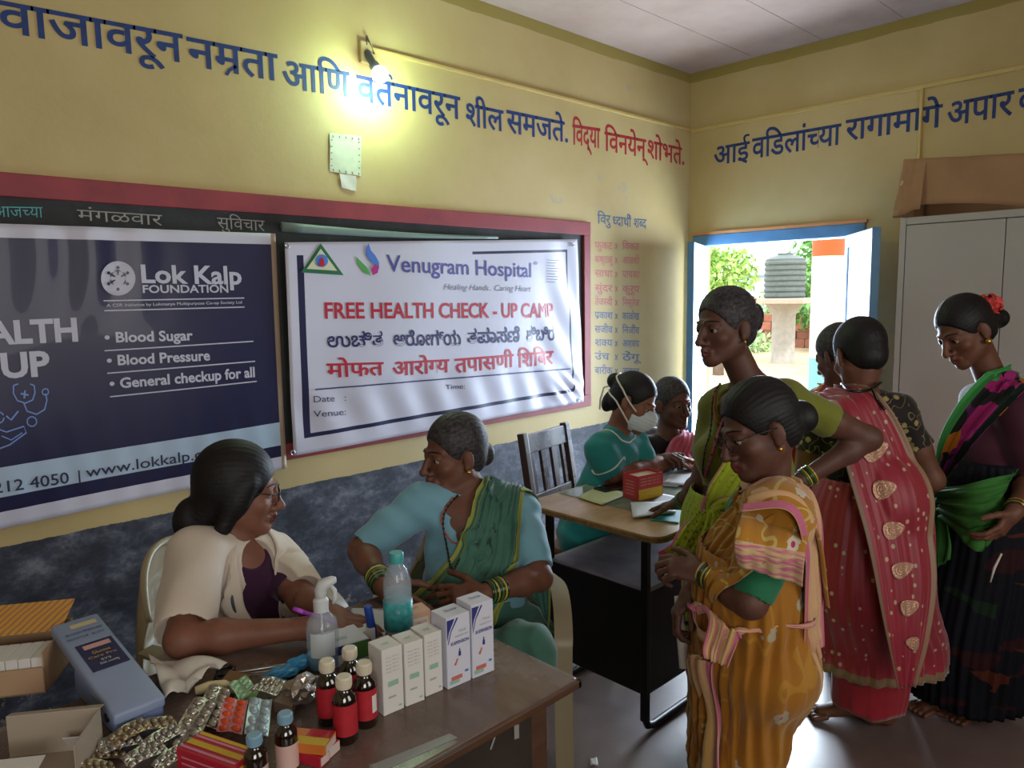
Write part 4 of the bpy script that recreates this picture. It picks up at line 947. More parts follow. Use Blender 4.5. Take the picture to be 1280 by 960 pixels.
for k in range(2):
    c = G.push(np.array([doc.mid - doc.right * .05 + doc.front * .12 - doc.up * (.20 + .09 * k)]), .012, snap=.05)[0]; sphere_obj('button', c, .007, mat('coat_button', '#3a3634', .4), doc.root, doc.org, (1, 1, 1), 8)
# glasses
def glasses(P, m, w=.031, f0=.094, rr=.021):
    for d in (1, -1):
        c = P.q(d * w, f0, -.003); bm = bmesh.new(); tube(bm, [Vector(p) - Vector(P.org) for p in [c + (P.R * math.cos(a) * rr + P.U * math.sin(a) * rr * .8) for a in np.linspace(0, 2 * PI, 19)]], .0014, 5, cap=False); bm_obj('glasses_rim', bm, m, P.root, smooth=True)
        tube_obj('glasses_temple', [P.q(d * (w + rr), f0 - .002, .002), P.q(d * .072, .045, .006), P.q(d * .083, -.012, .004)], .0014, m, P, 5)
    tube_obj('glasses_bridge', [P.q(-.010, f0, .0), P.q(0, f0 + .004, .004), P.q(.010, f0, .0)], .0014, m, P, 5)
M_FRAME = mat('dark_frames', '#1c1618', .3)
glasses(doc, M_FRAME)

# ---------- woman in the blue blouse
hp = A(566, 567, 2.2)
blue = build_person('person in a light blue blouse and green saree, seated at the desk end', .004, (hp, dirv(-.82, -.14, .50), dirv(-.03, 1, .12), .98),
    A(524, 632, 2.16), A(650, 640, 2.24), A(600, 812, 2.22), A(452, 688, 2.10), A(480, 734, 1.93), A(674, 722, 2.10), A(604, 742, 1.96),
    (dirv(.6, -.4, .25), dirv(.3, -.5, -.8), .5, 1, .93), (dirv(-.95, -.05, .1), dirv(.1, -.5, -.85), [.35, .4, .5, .55], -1, .95), SK2, girth=1.0, hair='tied', bun=[((0, -.105, -.02), (.04, .035, .04))], bust=1.05, hairm=HAIR_G, age=1,
    legs=[((A(570, 820, 2.2)), A(590, 835, 1.92), A(585, 1000, 2.0)), ((A(635, 820, 2.25)), A(655, 818, 1.98), A(640, 985, 2.1))])
M_BLUEB = cloth('light_blue_blouse', '#6f9fb0', .08, .7); 
def vneck(P, depth=.13, w=.06, up0=.02):
    return [(P.mid + P.up * up0 - P.up * (depth * t) + P.front * .11, (w * (1 - t) + .012, .11, depth * .22), (P.right, P.front, P.up), 0) for t in np.linspace(0, 1, 6)]
o, bG = garment(blue, 'blouse', M_BLUEB, .009, cuts=vneck(blue, .19, .088), planes=[(blue.mid - blue.up * .30, -blue.up)], cones=[sleeve_cut(blue.Sr, blue.Er, .86), sleeve_cut(blue.Sl, blue.El, .80), (blue.nb + blue.up * .015, blue.hp, .068, .11, 0)], fold=.004)
M_GSAREE = bordered('green_cotton_saree', '#3f6b5c', [(0, .07, '#8f9440'), (.11, .13, '#6f7a3a'), (.93, 1, '#8f9440')], var=.18)
LG_ = blue.Lg.clone(); LG_.cone(A(560, 815, 2.2), A(645, 815, 2.25), .12, .12, .05); LG_.cone(A(590, 838, 1.94), A(652, 820, 2.0), .06, .06, .08); LG_.cone(A(590, 960, 2.0), A(640, 950, 2.1), .07, .07, .08); LG_.A = LG_.A - .014
LG_.add_fn(lambda X, Y, Z: .0045 * np.sin(X * 60 - Y * 70 + 3 * np.sin(Z * 14 + X * 9) + 30 * Z) + .004 * np.sin(X * 25 + Y * 30 + Z * 12)); LG_.plane(blue.pelvis + blue.up * .165, blue.up)
V, Q = LG_.mesh(); mesh_obj('saree_skirt', V, Q, cloth('green_cotton', '#3f6b5c', .2), blue.root, blue.org)
fl = [bG, blue.f, LG_]
ribbon('saree_drape', [A(655, 627, 2.30), A(600, 605, 2.21), A(585, 650, 2.10), A(560, 700, 2.07), A(515, 745, 2.06), A(495, 775, 2.1)], [A(665, 650, 2.32), A(652, 622, 2.24), A(650, 665, 2.13), A(640, 730, 2.08), A(600, 800, 2.04), A(560, 840, 2.05)], M_GSAREE, blue.root, blue.org, fl, off=.007, pleats=8, amp=.008, nu=100, nv=70, snap=.02, seed=2)
ribbon('saree_tail', [A(632, 610, 2.32), A(665, 645, 2.36), A(685, 700, 2.30), A(688, 760, 2.2), A(682, 806, 2.2)], [A(650, 622, 2.22), A(662, 660, 2.28), A(655, 720, 2.28), A(665, 770, 2.26), A(700, 800, 2.25)], M_GSAREE, blue.root, blue.org, fl, off=.006, pleats=4, amp=.008, nu=60, nv=40, seed=4)
necklace(blue, 'bead_necklace', M_BEAD, .0042, [(572, 620, 2.2), (552, 640, 2.1), (560, 690, 2.05), (566, 715, 2.03), (578, 690, 2.05), (600, 650, 2.1), (602, 622, 2.2)], 1)
necklace(blue, 'coral_necklace', M_REDC, .0032, [(566, 622, 2.2), (550, 645, 2.1), (560, 672, 2.06), (572, 682, 2.05), (586, 665, 2.08), (604, 630, 2.18)], 1)
for W_, E_ in ((blue.Wr, blue.Er), (blue.Wl, blue.El)): bangles(blue, W_, E_, [M_DG, M_GLASSB, M_DG, M_YB], 9, .012, .030)
glow = sphere_obj('earring', blue.q(-.082, -.004, -.044), .006, M_GOLD, blue.root, blue.org)

# ---------- nurse in teal
hp = A(793, 503, 3.08)
nurse = build_person('person in a teal tunic and white face mask, seated writing at the far table', .0055, (hp, dirv(.80, -.42, .42), dirv(.40, .9, .1), 1.0),
    A(750, 563, 3.04), A(790, 552, 3.26), A(742, 660, 3.28), A(768, 592, 3.06), at_z(836, 579, .800), A(812, 585, 3.2), A(834, 573, 3.3),
    (dirv(.95, -.1, -.1), -Z3, [.5, .6, .7, .8], 1, .95), (dirv(.8, 0, 0), -Z3, .4, -1), SK1, girth=1.0, hair='tied', bun=[((0, -.115, .045), (.038, .035, .035)), ((0, -.10, -.04), (.035, .03, .05))], bust=1.0)
M_TEALC = cloth('teal_tunic_cotton', '#1f7f80', .12, .7)
o, nG = garment(nurse, 'tunic', M_TEALC, .012, cuts=[], planes=[], cones=[sleeve_cut(nurse.Sr, nurse.Er, .80), sleeve_cut(nurse.Sl, nurse.El, .8), (nurse.nb + nurse.up * .045, nurse.hp, .050, .10, 0)], fold=.004)
M_PIPE = mat('white_piping', '#d8d8cc', .6)
def ring_on(P, name, c, n, R0, G, off, r, m, a0=0, a1=2 * PI, k=40):
    n = nz(n); a = nz(np.cross(n, [.3, .2, 1])); b = np.cross(n, a); pts = np.array([c + (a * math.cos(t) + b * math.sin(t)) * R0 for t in np.linspace(a0, a1, k)]); pts = G.push(pts, off, snap=.05, it=8); return tube_obj(name, pts, r, m, P, 6)
d = nz(nurse.Er - nurse.Sr); c = nurse.Sr + (nurse.Er - nurse.Sr) * .66; ring_on(nurse, 'cuff_piping', c, d, .062, nG, .001, .0032, M_PIPE)
ring_on(nurse, 'collar_piping', nurse.nb + nurse.up * .012, nurse.up, .085, nG, .001, .0032, M_PIPE)
mkf = Field(nurse.hp - .16, nurse.hp + .16, .004); q = nurse.q; ax = (nurse.R, nurse.F, nurse.U)
mkf.ell(q(0, .036, -.056), (.062, .070, .056), ax, 0); mkf.ell(q(0, .094, -.034), (.020, .028, .030), ax, .035)
mkf.add_fn(lambda X, Y, Z: .0012 * np.sin(((X - nurse.hp[0]) * nurse.U[0] + (Y - nurse.hp[1]) * nurse.U[1] + (Z - nurse.hp[2]) * nurse.U[2]) * 420))
mkf.plane(q(0, .028, 0), -nurse.F); V, Q = mkf.mesh(); M_MASK = mat('mask_fabric', '#c8d4e0', .8); mesh_obj('face_mask', V, Q, M_MASK, nurse.root, nurse.org)
for dd in (1, -1):
    tube_obj('mask_tie', nurse.hf.push(spline([q(dd * .056, .045, -.030), q(dd * .084, .0, .0), q(dd * .075, -.05, .035), q(0, -.110, .07)], 16), .003), .0038, M_PIPE, nurse); tube_obj('mask_tie', nurse.hf.push(spline([q(dd * .058, .035, -.085), q(dd * .075, -.01, -.05), q(dd * .062, -.06, -.02), q(0, -.115, .0)], 16), .003), .0038, M_PIPE, nurse)
tube_obj('mask_tie', [q(0, -.112, .03), q(.01, -.145, .0), q(.0, -.140, -.05), q(.01, -.12, -.09)], .004, M_PIPE, nurse)

# ---------- seated woman with the pink scarf
hp = A(842, 504, 3.42)
pink = build_person('person in a black blouse with a pink scarf, seated beyond the far table', .0055, (hp, dirv(.42, -.12, .85), dirv(-.04, 1, .1), .98),
    A(808, 562, 3.42), A(862, 562, 3.52), A(842, 640, 3.60), A(800, 596, 3.36), A(822, 575, 3.28), A(880, 600, 3.5), A(862, 590, 3.35),
    (dirv(.5, .2, .6), dirv(.5, -.8, 0), 1.0, 1, .95), (dirv(-.6, .1, .4), dirv(0, -.8, .2), .8, -1), SK3, girth=.95, hair='tied', bun=[((0, -.11, -.02), (.035, .03, .04))], hairm=HAIR_G)
M_BLK = cloth('black_blouse', '#15131a', .2)
o, pG = garment(pink, 'blouse', M_BLK, .008, cuts=vneck(pink, .12, .05), cones=[sleeve_cut(pink.Sr, pink.Er, .85), sleeve_cut(pink.Sl, pink.El, .85), (pink.nb + pink.up * .02, pink.hp, .052, .10, 0)])
M_PINK = bordered('pink_scarf_cotton', '#c46a86', [(.9, 1, '#c22a6a')], var=.12)
ribbon('scarf', [A(842, 532, 3.58), A(838, 545, 3.44), A(832, 580, 3.33), A(832, 640, 3.33)], [A(868, 545, 3.66), A(866, 556, 3.46), A(866, 590, 3.36), A(868, 645, 3.38)], M_PINK, pink.root, pink.org, [pG, pink.f], off=.010, pleats=5, amp=.010, nu=50, nv=44, snap=.02, seed=8)
sphere_obj('bindi', pink.f.push(np.array([pink.q(0, .085, .030)]), .001, snap=.05)[0], .007, mat('red_bindi', '#8f1a20', .5), pink.root, pink.org, seg=10)
sphere_obj('bindi', doc.f.push(np.array([doc.q(0, .09, .025)]), .001, snap=.05)[0], .0025, M_BEAD, doc.root, doc.org, seg=8)

# ---------- standing woman in olive and lime
hp = A(905, 409, 2.28)
olive = build_person('person in an olive blouse and lime saree standing with one hand on the hip', .0042, (hp, dirv(-.88, -.12, .44), dirv(-.02, 1, .06), 1.0),
    A(897, 510, 2.42), A(986, 502, 2.22), A(922, 700, 2.33), A(878, 602, 2.44), A(852, 628, 2.58), A(1086, 548, 2.26), A(1002, 600, 2.26),
    (dirv(-.55, -.25, -.75), -Z3, [.2, .25, .3, .4], 1, .95), (dirv(-.75, -.65, -.15), dirv(-.5, .2, -.7), .5, -1, .92), SK3, girth=1.0, hairm=HAIR_G, age=1, neck_r=.045, bust=1.05, wide=1.55,
    bun=[((0, -.122, .028), (.036, .030, .040)), ((.0, -.118, .0), (.032, .028, .028))], legs=[(A(905, 740, 2.28), A(900, 880, 2.26), np.append(A(902, 1000, 2.3)[:2], .07)), (A(945, 740, 2.38), A(945, 880, 2.36), np.append(A(950, 1000, 2.36)[:2], .07))], feet=[dirv(-.9, 0, .3), dirv(-.9, 0, .2)])
M_OLIVE = cloth('olive_blouse_cotton', '#6d7228', .12)
o, oG = garment(olive, 'blouse', M_OLIVE, .009, cuts=vneck(olive, .20, .085), planes=[(olive.mid - olive.up * .27, -olive.up)], cones=[sleeve_cut(olive.Sr, olive.Er, .62), sleeve_cut(olive.Sl, olive.El, .42), (olive.nb + olive.up * .015, olive.hp, .066, .11, 0)], fold=.003)
M_LIME = bordered('lime_print_saree', '#9aaa20', [(0, .04, '#a8627a'), (.97, 1, '#a8627a')], pat=(60, '#788a1a', .4, .26), var=.15)
M_LIME2 = bordered('lime_print_saree_end', '#9aaa20', [(.90, 1, '#c05a86', 0), (.84, .90, '#b09a4a', 0), (0, .05, '#b0507a'), (.95, 1, '#b0507a')], pat=(60, '#5f7012', .4, .3), var=.15)
cx, cy = olive.pelvis[0], olive.pelvis[1]
skirt('saree_skirt', M_LIME, olive.root, olive.org, [(.93, cx, cy, .155, .125), (.82, cx, cy, .185, .155), (.60, cx, cy, .17, .15), (.3, cx, cy, .145, .13), (.06, cx, cy, .145, .13)], olive.front, n=22, amp=.012, seed=3)
fl = [oG, olive.f]
ribbon('waist_roll', [A(868, 655, 2.18), A(900, 622, 2.10), A(950, 622, 2.15), A(1000, 618, 2.32)], [A(870, 690, 2.17), A(905, 665, 2.08), A(960, 665, 2.14), A(1005, 655, 2.32)], M_LIME, olive.root, olive.org, fl, off=.016, pleats=2, amp=.014, nu=60, nv=24, snap=.01, seed=5)
ribbon('saree_drape', [A(1010, 500, 2.46), A(958, 478, 2.37), A(930, 520, 2.22), A(905, 575, 2.15), A(885, 610, 2.12), A(880, 640, 2.12)], [A(1020, 520, 2.48), A(1005, 490, 2.40), A(965, 545, 2.24), A(940, 600, 2.16), A(915, 640, 2.11), A(900, 660, 2.11)], M_LIME, olive.root, olive.org, fl, off=.007, pleats=5, amp=.007, nu=80, nv=44, snap=.02, seed=6)
ribbon('saree_front_fold', [A(872, 640, 2.14), A(850, 660, 2.07), A(838, 680, 2.05), A(820, 690, 2.04)], [A(905, 640, 2.07), A(900, 690, 2.02), A(880, 725, 2.02), A(846, 724, 2.03)], M_LIME2, olive.root, olive.org, fl, off=.012, pleats=5, amp=.012, nu=50, nv=46, seed=7)
necklace(olive, 'bead_necklace', M_BEAD, .0045, [(945, 470, 2.2), (915, 500, 2.08), (900, 540, 2.03), (888, 575, 2.0), (880, 600, 2.0), (884, 560, 2.02), (890, 520, 2.06), (900, 480, 2.15)], 1)
necklace(olive, 'pink_cord', mat('pink_cord', '#a84a6e', .6), .0045, [(930, 485, 2.14), (905, 520, 2.05), (893, 560, 2.0), (882, 596, 2.0)])
necklace(olive, 'bead_necklace', M_REDC, .0032, [(938, 478, 2.2), (912, 515, 2.06), (900, 532, 2.04), (893, 515, 2.07), (900, 480, 2.14)], 1)
flower('hair_flower', olive.q(0, -.112, .078), .024, mat('yellow_petals', '#b8861c', .7), olive.root, olive.org, 26, 1)
sphere_obj('earring', olive.q(-.082, -.002, -.046), .0055, M_GOLD, olive.root, olive.org)
bangles(olive, olive.Wl, olive.El, [M_GLASSB, M_YB, M_DG], 5, .01, .028); bangles(olive, olive.Wr, olive.Er, [M_GLASSB, M_DG], 5, .0, .028)

# ---------- woman in the mustard saree
hp = A(947, 536, 1.80)
must = build_person('person in a mustard flowered saree and glasses, standing with hands joined', .0042, (hp, dirv(-.93, -.34, .12), dirv(-.30, .95, .05), .98),
    A(938, 640, 1.98), A(972, 650, 1.70), A(945, 815, 1.85), A(905, 740, 2.0), A(866, 736, 1.90), A(938, 752, 1.66), A(880, 716, 1.80),
    (dirv(-.55, -.75, .1), dirv(.7, -.5, 0), [.7, .8, .9, 1.0], 1, .95), (dirv(-.9, .15, -.3), dirv(.1, -.7, -.6), [.8, .9, 1.0, 1.1], -1, .95), SK3, girth=1.0, age=0, neck_r=.045, bust=1.1,
    bun=[((0, -.120, -.012), (.044, .036, .042)), ((0, -.09, -.005), (.05, .04, .045))], legs=[(A(935, 850, 1.9), A(915, 990, 1.88), np.append(A(925, 1020, 1.9)[:2], .07)), (A(945, 850, 1.80), A(925, 990, 1.78), np.append(A(935, 1020, 1.78)[:2], .07))], feet=[dirv(-1, 0, 0), dirv(-1, 0, .1)])
M_GREENB = cloth('green_blouse_cotton', '#1f6a48', .12)
o, mG = garment(must, 'blouse', M_GREENB, .009, cuts=vneck(must, .14, .058), planes=[(must.mid - must.up * .26, -must.up)], cones=[sleeve_cut(must.Sr, must.Er, .85), sleeve_cut(must.Sl, must.El, .88), (must.nb + must.up * .02, must.hp, .052, .10, 0)])
PK = '#b8607c'
M_MUS = floral('mustard_print_skirt', '#9a6414', '#a2967e', '#a03048', '#a87a24', scale=9.5, rad=.26)
M_MUSP = floral('mustard_print_saree', '#a8741e', '#c2b8a4', '#a02c50', '#bfae6a', edge=PK, edge_at=[(0, .90, 1.01), (1, 0, .06)], uv=(5, 3), scale=2.3, extra='#b0a070', rad=.36)
M_MUSE = bordered('mustard_striped_end', '#c49c74', [(0, .10, PK), (.16, .19, '#d0b07a'), (.24, .30, '#c47a7c'), (.38, .41, '#d4bc90'), (.5, .56, '#c48078'), (.80, .84, '#c8a05a'), (.9, 1, PK)], var=.12)
cx, cy = must.pelvis[0], must.pelvis[1]; mLg = must.Lg.clone(); [mLg.cone(S_ + (E_ - S_) * .3, E_, .085, .085, 0, mode='cut') for S_, E_ in ((must.Sr, must.Er), (must.Sl, must.El))]
skirt('saree_skirt', M_MUS, must.root, must.org, [(z_, cx + must.front[0] * o_, cy + must.front[1] * o_, a_, b_) for z_, o_, a_, b_ in ((.93, .01, .155, .125), (.80, .02, .18, .130), (.62, .035, .165, .112), (.45, .045, .15, .098), (.3, .045, .14, .092), (.08, .045, .145, .10))], must.front, n=14, amp=.022, seed=11, diag=1.5, low=.01, nt=220, nz_=90, fields=mLg)
fl = [mG, must.f]
ribbon('saree_drape', [A(1000, 612, 1.98), A(955, 612, 1.86), A(900, 645, 1.86), A(872, 700, 1.92), A(862, 760, 1.98)], [A(1035, 760, 1.82), A(1018, 660, 1.66), A(960, 700, 1.58), A(905, 745, 1.70), A(880, 800, 1.85)], M_MUSP, must.root, must.org, fl, off=.008, pleats=6, amp=.009, nu=120, nv=80, snap=.0, seed=12)
ribbon('shoulder_fall', [A(960, 608, 1.90), A(1000, 605, 1.84), A(1020, 640, 1.80), A(1026, 740, 1.84), A(1024, 800, 1.84)], [A(925, 640, 1.60), A(985, 640, 1.58), A(1003, 690, 1.60), A(1005, 745, 1.66), A(1004, 880, 1.74)], M_MUSE, must.root, must.org, fl, off=.012, pleats=5, amp=.010, nu=90, nv=60, seed=13)
ribbon('shoulder_cap', [A(1005, 615, 1.86), A(1012, 650, 1.68), A(1006, 690, 1.58), A(1003, 733, 1.60)], [A(940, 612, 1.80), A(925, 650, 1.62), A(918, 680, 1.58), A(922, 704, 1.60)], floral('mustard_cap_print', '#a8741e', '#c2b8a4', '#a02c50', '#bfae6a', edge=PK, edge_at=[(0, .80, 1.01)], uv=(2.2, 1.6), scale=2.0, extra='#bfa878', rad=.40), must.root, must.org, fl, off=.016, pleats=2, amp=.006, nu=60, nv=50, seed=14)
ribbon('waist_tuck', [A(862, 740, 1.92), A(880, 790, 1.72), A(950, 775, 1.66), A(1005, 765, 1.78)], [A(866, 770, 1.92), A(885, 806, 1.70), A(950, 784, 1.66), A(1005, 773, 1.78)], M_MUSE, must.root, must.org, fl, off=.022, pleats=1, amp=.003, nu=50, nv=10, seed=15)
ribbon('hanging_fold', [A(872, 740, 1.80), A(884, 770, 1.70), A(878, 810, 1.68), A(880, 822, 1.68)], [A(925, 765, 1.72), A(930, 780, 1.66), A(926, 790, 1.64), A(908, 836, 1.66)], M_MUSE, must.root, must.org, fl, off=.03, pleats=3, amp=.008, nu=40, nv=36, seed=16)
ribbon('front_pleats', [A(862, 800, 1.95), A(866, 860, 1.94), A(876, 930, 1.92), A(884, 990, 1.9)], [A(900, 830, 1.74), A(905, 870, 1.74), A(915, 940, 1.74), A(920, 1000, 1.75)], M_MUSE, must.root, must.org, fl, off=.03, pleats=5, amp=.014, nu=50, nv=40, seed=17)
flower('hair_flower', must.q(.0, -.085, .060), .024, mat('pink_petals', '#b8286e', .7), must.root, must.org, 40, 2)
glasses(must, M_FRAME)
sphere_obj('earring', must.q(-.082, -.002, -.046), .006, M_GOLD, must.root, must.org)
necklace(must, 'bead_necklace', M_BEAD, .004, [(975, 600, 1.9), (940, 625, 1.88), (915, 650, 1.86), (897, 668, 1.87), (885, 655, 1.95)], 1, .02)
bangles(must, must.Wl, must.El, [M_YB, M_DG, M_DG, M_YB, M_DG, M_GOLD], 12, .008, .031); bangles(must, must.Wr, must.Er, [M_DG, M_GLASSB], 7, .0, .029)

# ---------- woman in red seen from behind
hp = A(1073, 444, 2.5)
red = build_person('person seen from behind in a red saree with gold paisleys', .005, (hp, dirv(-.12, -.30, -.95), dirv(-.02, 1, -.25), 1.0),
    A(1124, 515, 2.5), A(1024, 520, 2.52), A(1082, 690, 2.5), A(1166, 600, 2.5), A(1130, 628, 2.70), A(1006, 600, 2.58), A(1040, 640, 2.75),
    (dirv(-.7, 0, -.7), dirv(-.5, -.3, -.5), .6, 1), (dirv(.6, 0, -.7), dirv(.5, -.3, -.5), .6, -1), SK2, girth=1.0, neck_r=.045, bust=1.0,
    legs=[(A(1105, 720, 2.5), A(1105, 810, 2.48), np.append(at_z(1098, 900, 0)[:2], .07)), (A(1068, 720, 2.5), A(1076, 810, 2.50), np.append(at_z(1078, 903, 0)[:2], .07))], feet=[dirv(-.4, 0, -.9), dirv(-.97, 0, -.25)], eyes=False)
M_BLKG = floral('black_gold_blouse', '#17120e', '#8f8152', '#a8965a', '#7a6c40', scale=34, rad=.42)
back = -red.front
o, rG = garment(red, 'blouse', M_BLKG, .008, cuts=[(red.mid - red.up * (.02 + .20 * t) + back * .10, (.085 - .02 * t, .10, .07), (red.right, red.front, red.up), 0) for t in np.linspace(0, 1, 5)], planes=[(red.mid - red.up * .26, -red.up)], cones=[sleeve_cut(red.Sr, red.Er, .42), sleeve_cut(red.Sl, red.El, .42), (red.nb + red.up * .0, red.hp, .056, .10, 0)])
def red_mat(name, border, scale=6.0):
    m, nt, b = new_mat(name); v = coord(nt); n = noise(nt, v, 5, 3)
    col = mixc(nt, n, '#7c0e22', '#981830')
    vo = vor(nt, coord(nt, 'Object', (1, 1, .8)), 38, rand=.9); col = mixc(nt, mth(nt, 'MULTIPLY', mth(nt, 'LESS_THAN', vo.outputs['Distance'], .22), mth(nt, 'GREATER_THAN', sep(nt, vo.outputs['Color'])[1], .55)), col, '#b09a7a')
    uvn = N(nt, 'ShaderNodeTexCoord'); s = sep(nt, uvn.outputs['UV'])
    for lo, hi, c, ax in border: col = mixc(nt, band(nt, s[ax], lo, hi), col, c)
    nt.links.new(col, b.inputs['Base Color']); b.inputs['Roughness'].default_value = .5; b.inputs['Sheen Weight'].default_value = .3; return m
M_REDP = red_mat('red_georgette', [(0, .05, '#6f5a40', 1), (.93, 1, '#8a6a50', 1)]); M_REDS = red_mat('red_georgette_skirt', [(.955, 1, '#7a6040', 0)])
M_PETT = cloth('red_petticoat', '#9a1c2c', .1)
cx, cy = red.pelvis[0], red.pelvis[1]; fx, fy = at_z(1085, 905, 0)[:2]
skirt('petticoat', M_PETT, red.root, red.org, [(.9, cx, cy, .14, .12), (.5, cx * .5 + fx * .5, cy * .5 + fy * .5, .15, .14), (.2, fx, fy, .125, .12), (.075, fx + .01, fy + .01, .115, .115)], red.front, n=9, amp=.006, seed=20, nt=110, nz_=40)
skirt('saree_skirt', M_REDS, red.root, red.org, [(.93, cx, cy, .155, .125), (.80, cx, cy, .195, .165), (.55, cx - .01, cy, .215, .19), (.36, fx - .02, fy, .235, .21), (.27, fx - .02, fy, .24, .215)], red.front, n=16, amp=.012, seed=21)
fl = [rG, red.f]
skf = red.f.clone(); skf.cone(np.array([cx, cy, .85]), np.array([fx, fy, .3]), .19, .24, .02, (red.right, 1.12)); fl2 = [rG, skf]
ribbon('saree_drape', [A(1000, 560, 2.70), A(1000, 530, 2.60), A(1035, 505, 2.38), A(1056, 585, 2.30), A(1084, 680, 2.24), A(1106, 790, 2.22), A(1120, 860, 2.25)], [A(1040, 530, 2.72), A(1045, 490, 2.56), A(1092, 490, 2.40), A(1142, 570, 2.36), A(1168, 700, 2.30), A(1160, 790, 2.28), A(1142, 858, 2.28)], M_REDP, red.root, red.org, fl2, off=.010, pleats=3, amp=.010, nu=110, nv=50, seed=22)
# paisleys embroidered on the pallu
M_PAIS = mat('gold_pink_sequins', '#c49a80', .3, .35, var=.45, vs=260, bmp=.6, bs=240)
ffl = skf.clone(np.minimum(rG.A, skf.A))
drp = [o_ for o_ in red.root.children if o_.name.startswith('saree_drape')][0]
from mathutils.bvhtree import BVHTree
def bvh_of(o):
    me = o.data; return BVHTree.FromPolygons([v.co + o.location for v in me.vertices], [tuple(p.vertices) for p in me.polygons])
bt = bvh_of(drp); camv = Vector(CAM - red.org)
for (x, y, w, hgt, a) in ((1092, 565, 17, 11, .5), (1103, 612, 15, 12, .25), (1115, 663, 14, 11, .3), (1126, 713, 14, 10, .4), (1135, 760, 12, 10, .4), (1141, 805, 8, 9, .9)):
    V = []; Fc = []; n = 22
    ring = []
    for i in range(n):
        t = 2 * PI * i / n; r = 1 + .0 * t; px_ = w * math.cos(t) * (1 + .22 * math.cos(t)); py_ = hgt * math.sin(t) * (1.0 - .22 * math.cos(t))
        ring.append((x + px_ * math.cos(a) + py_ * math.sin(a), y - px_ * math.sin(a) + py_ * math.cos(a)))
    ok = True
    for k, sc_ in enumerate((1.0, .85, .7, .55, .4, .25, .1, 0)):
        for (rx, ry) in ring:
            q_ = (x + (rx - x) * sc_, y + (ry - y) * sc_); rd = Vector(ray(*q_)).normalized(); h_ = bt.ray_cast(camv, rd)
            if h_[0] is None: ok = False; break
            V.append(tuple(h_[0] - rd * (.0065 + .0015 * (k % 2))))
        if not ok: break
    if not ok: continue
    Fc = [(k * n + i, k * n + (i + 1) % n, (k + 1) * n + (i + 1) % n, (k + 1) * n + i) for k in range(7) for i in range(n)]
    pyd('sequin_paisley', V, Fc, M_PAIS, red.root, smooth=False)
tube_obj('neck_tie', red.f.push(spline([A(1052, 480, 2.5), A(1062, 488, 2.38), A(1085, 488, 2.38), A(1101, 478, 2.42)], 16), .005), .005, M_BEAD, red)
tube_obj('neck_tie', red.f.push(spline([A(1090, 484, 2.38), A(1097, 500, 2.38), A(1106, 512, 2.36)], 10), .006), .005, M_BEAD, red)
bangles(red, red.Wr, red.Er, [M_GLASSB], 3)

# ---------- woman on the right, multicoloured saree
hp = A(1205, 414, 2.62)
mul = build_person('person in a multicoloured saree with red hair flowers before the steel cupboard', .0048, (hp, dirv(-.86, -.48, .14), dirv(-.46, .87, .05), 1.02),
    A(1222, 500, 2.80), A(1266, 508, 2.52), A(1232, 660, 2.66), A(1215, 590, 2.85), A(1190, 640, 2.85), A(1290, 598, 2.48), A(1268, 640, 2.30),
    (dirv(-.6, -.6, 0), dirv(.6, -.4, 0), .5, 1), (dirv(-.62, -.78, .05), dirv(-.5, .2, -.8), [.5, .6, .7, .8], -1, .95), SK2, girth=1.0, neck_r=.046, bust=1.05,
    bun=[((0, -.135, -.022), (.042, .036, .036)), ((0, -.1, -.01), (.05, .04, .04))], legs=[(A(1215, 700, 2.70), A(1210, 800, 2.68), np.append(at_z(1195, 885, 0)[:2], .07)), (A(1240, 700, 2.6), A(1238, 800, 2.58), np.append(at_z(1236, 892, 0)[:2], .07))], feet=[dirv(-.95, 0, .2), dirv(-.95, 0, .3)])
M_MAR = cloth('maroon_blouse', '#3a1022', .15)
o, uG = garment(mul, 'blouse', M_MAR, .009, cuts=[], planes=[(mul.mid - mul.up * .30, -mul.up)], cones=[sleeve_cut(mul.Sr, mul.Er, .9), sleeve_cut(mul.Sl, mul.El, .92), (mul.nb + mul.up * .02, mul.hp, .054, .10, 0)])
def multi_mat(name, cols, scale, uv=(2, 5), edge=None, dk=.5):
    m, nt, b = new_mat(name); v = uvs(nt, *uv); n = N(nt, 'ShaderNodeTexNoise'); n.inputs['Scale'].default_value = 2.0; nt.links.new(v, n.inputs['Vector'])
    vo = vor(nt, mixc(nt, .25, v, n.outputs['Color']), scale, rand=1.0); f = sep(nt, vo.outputs['Color'])[0]
    st = [(i / len(cols), c) for i, c in enumerate(cols)]; col = ramp(nt, f, st, 'CONSTANT')
    uvn = N(nt, 'ShaderNodeTexCoord'); s = sep(nt, uvn.outputs['UV'])
    if edge:
        for lo, hi, c, ax in edge: col = mixc(nt, band(nt, s[ax], lo, hi), col, c)
    nt.links.new(col, b.inputs['Base Color']); b.inputs['Roughness'].default_value = .75; b.inputs['Specular IOR Level'].default_value = .2; return m
M_MUL = multi_mat('multicolour_print', ['#8a1a5c', '#15171a', '#a8641a', '#8a1a5c', '#5c1a58', '#121814', '#9a2a70'], 3.4, (3.0, 1.2), [(0, .26, '#3f8f4c', 1), (.82, 1, '#10201c', 1)])
M_DARK = multi_mat('dark_printed_skirt', ['#0c0e18', '#0b0d14', '#0c0d16', '#0d0f1a', '#2c1014', '#0c0e18', '#0b0d14', '#4a2014', '#0c0e18', '#14281a', '#0c0e18'], 5.0, (5, 3))
cx, cy = mul.pelvis[0], mul.pelvis[1]; fx, fy = at_z(1214, 888, 0)[:2]
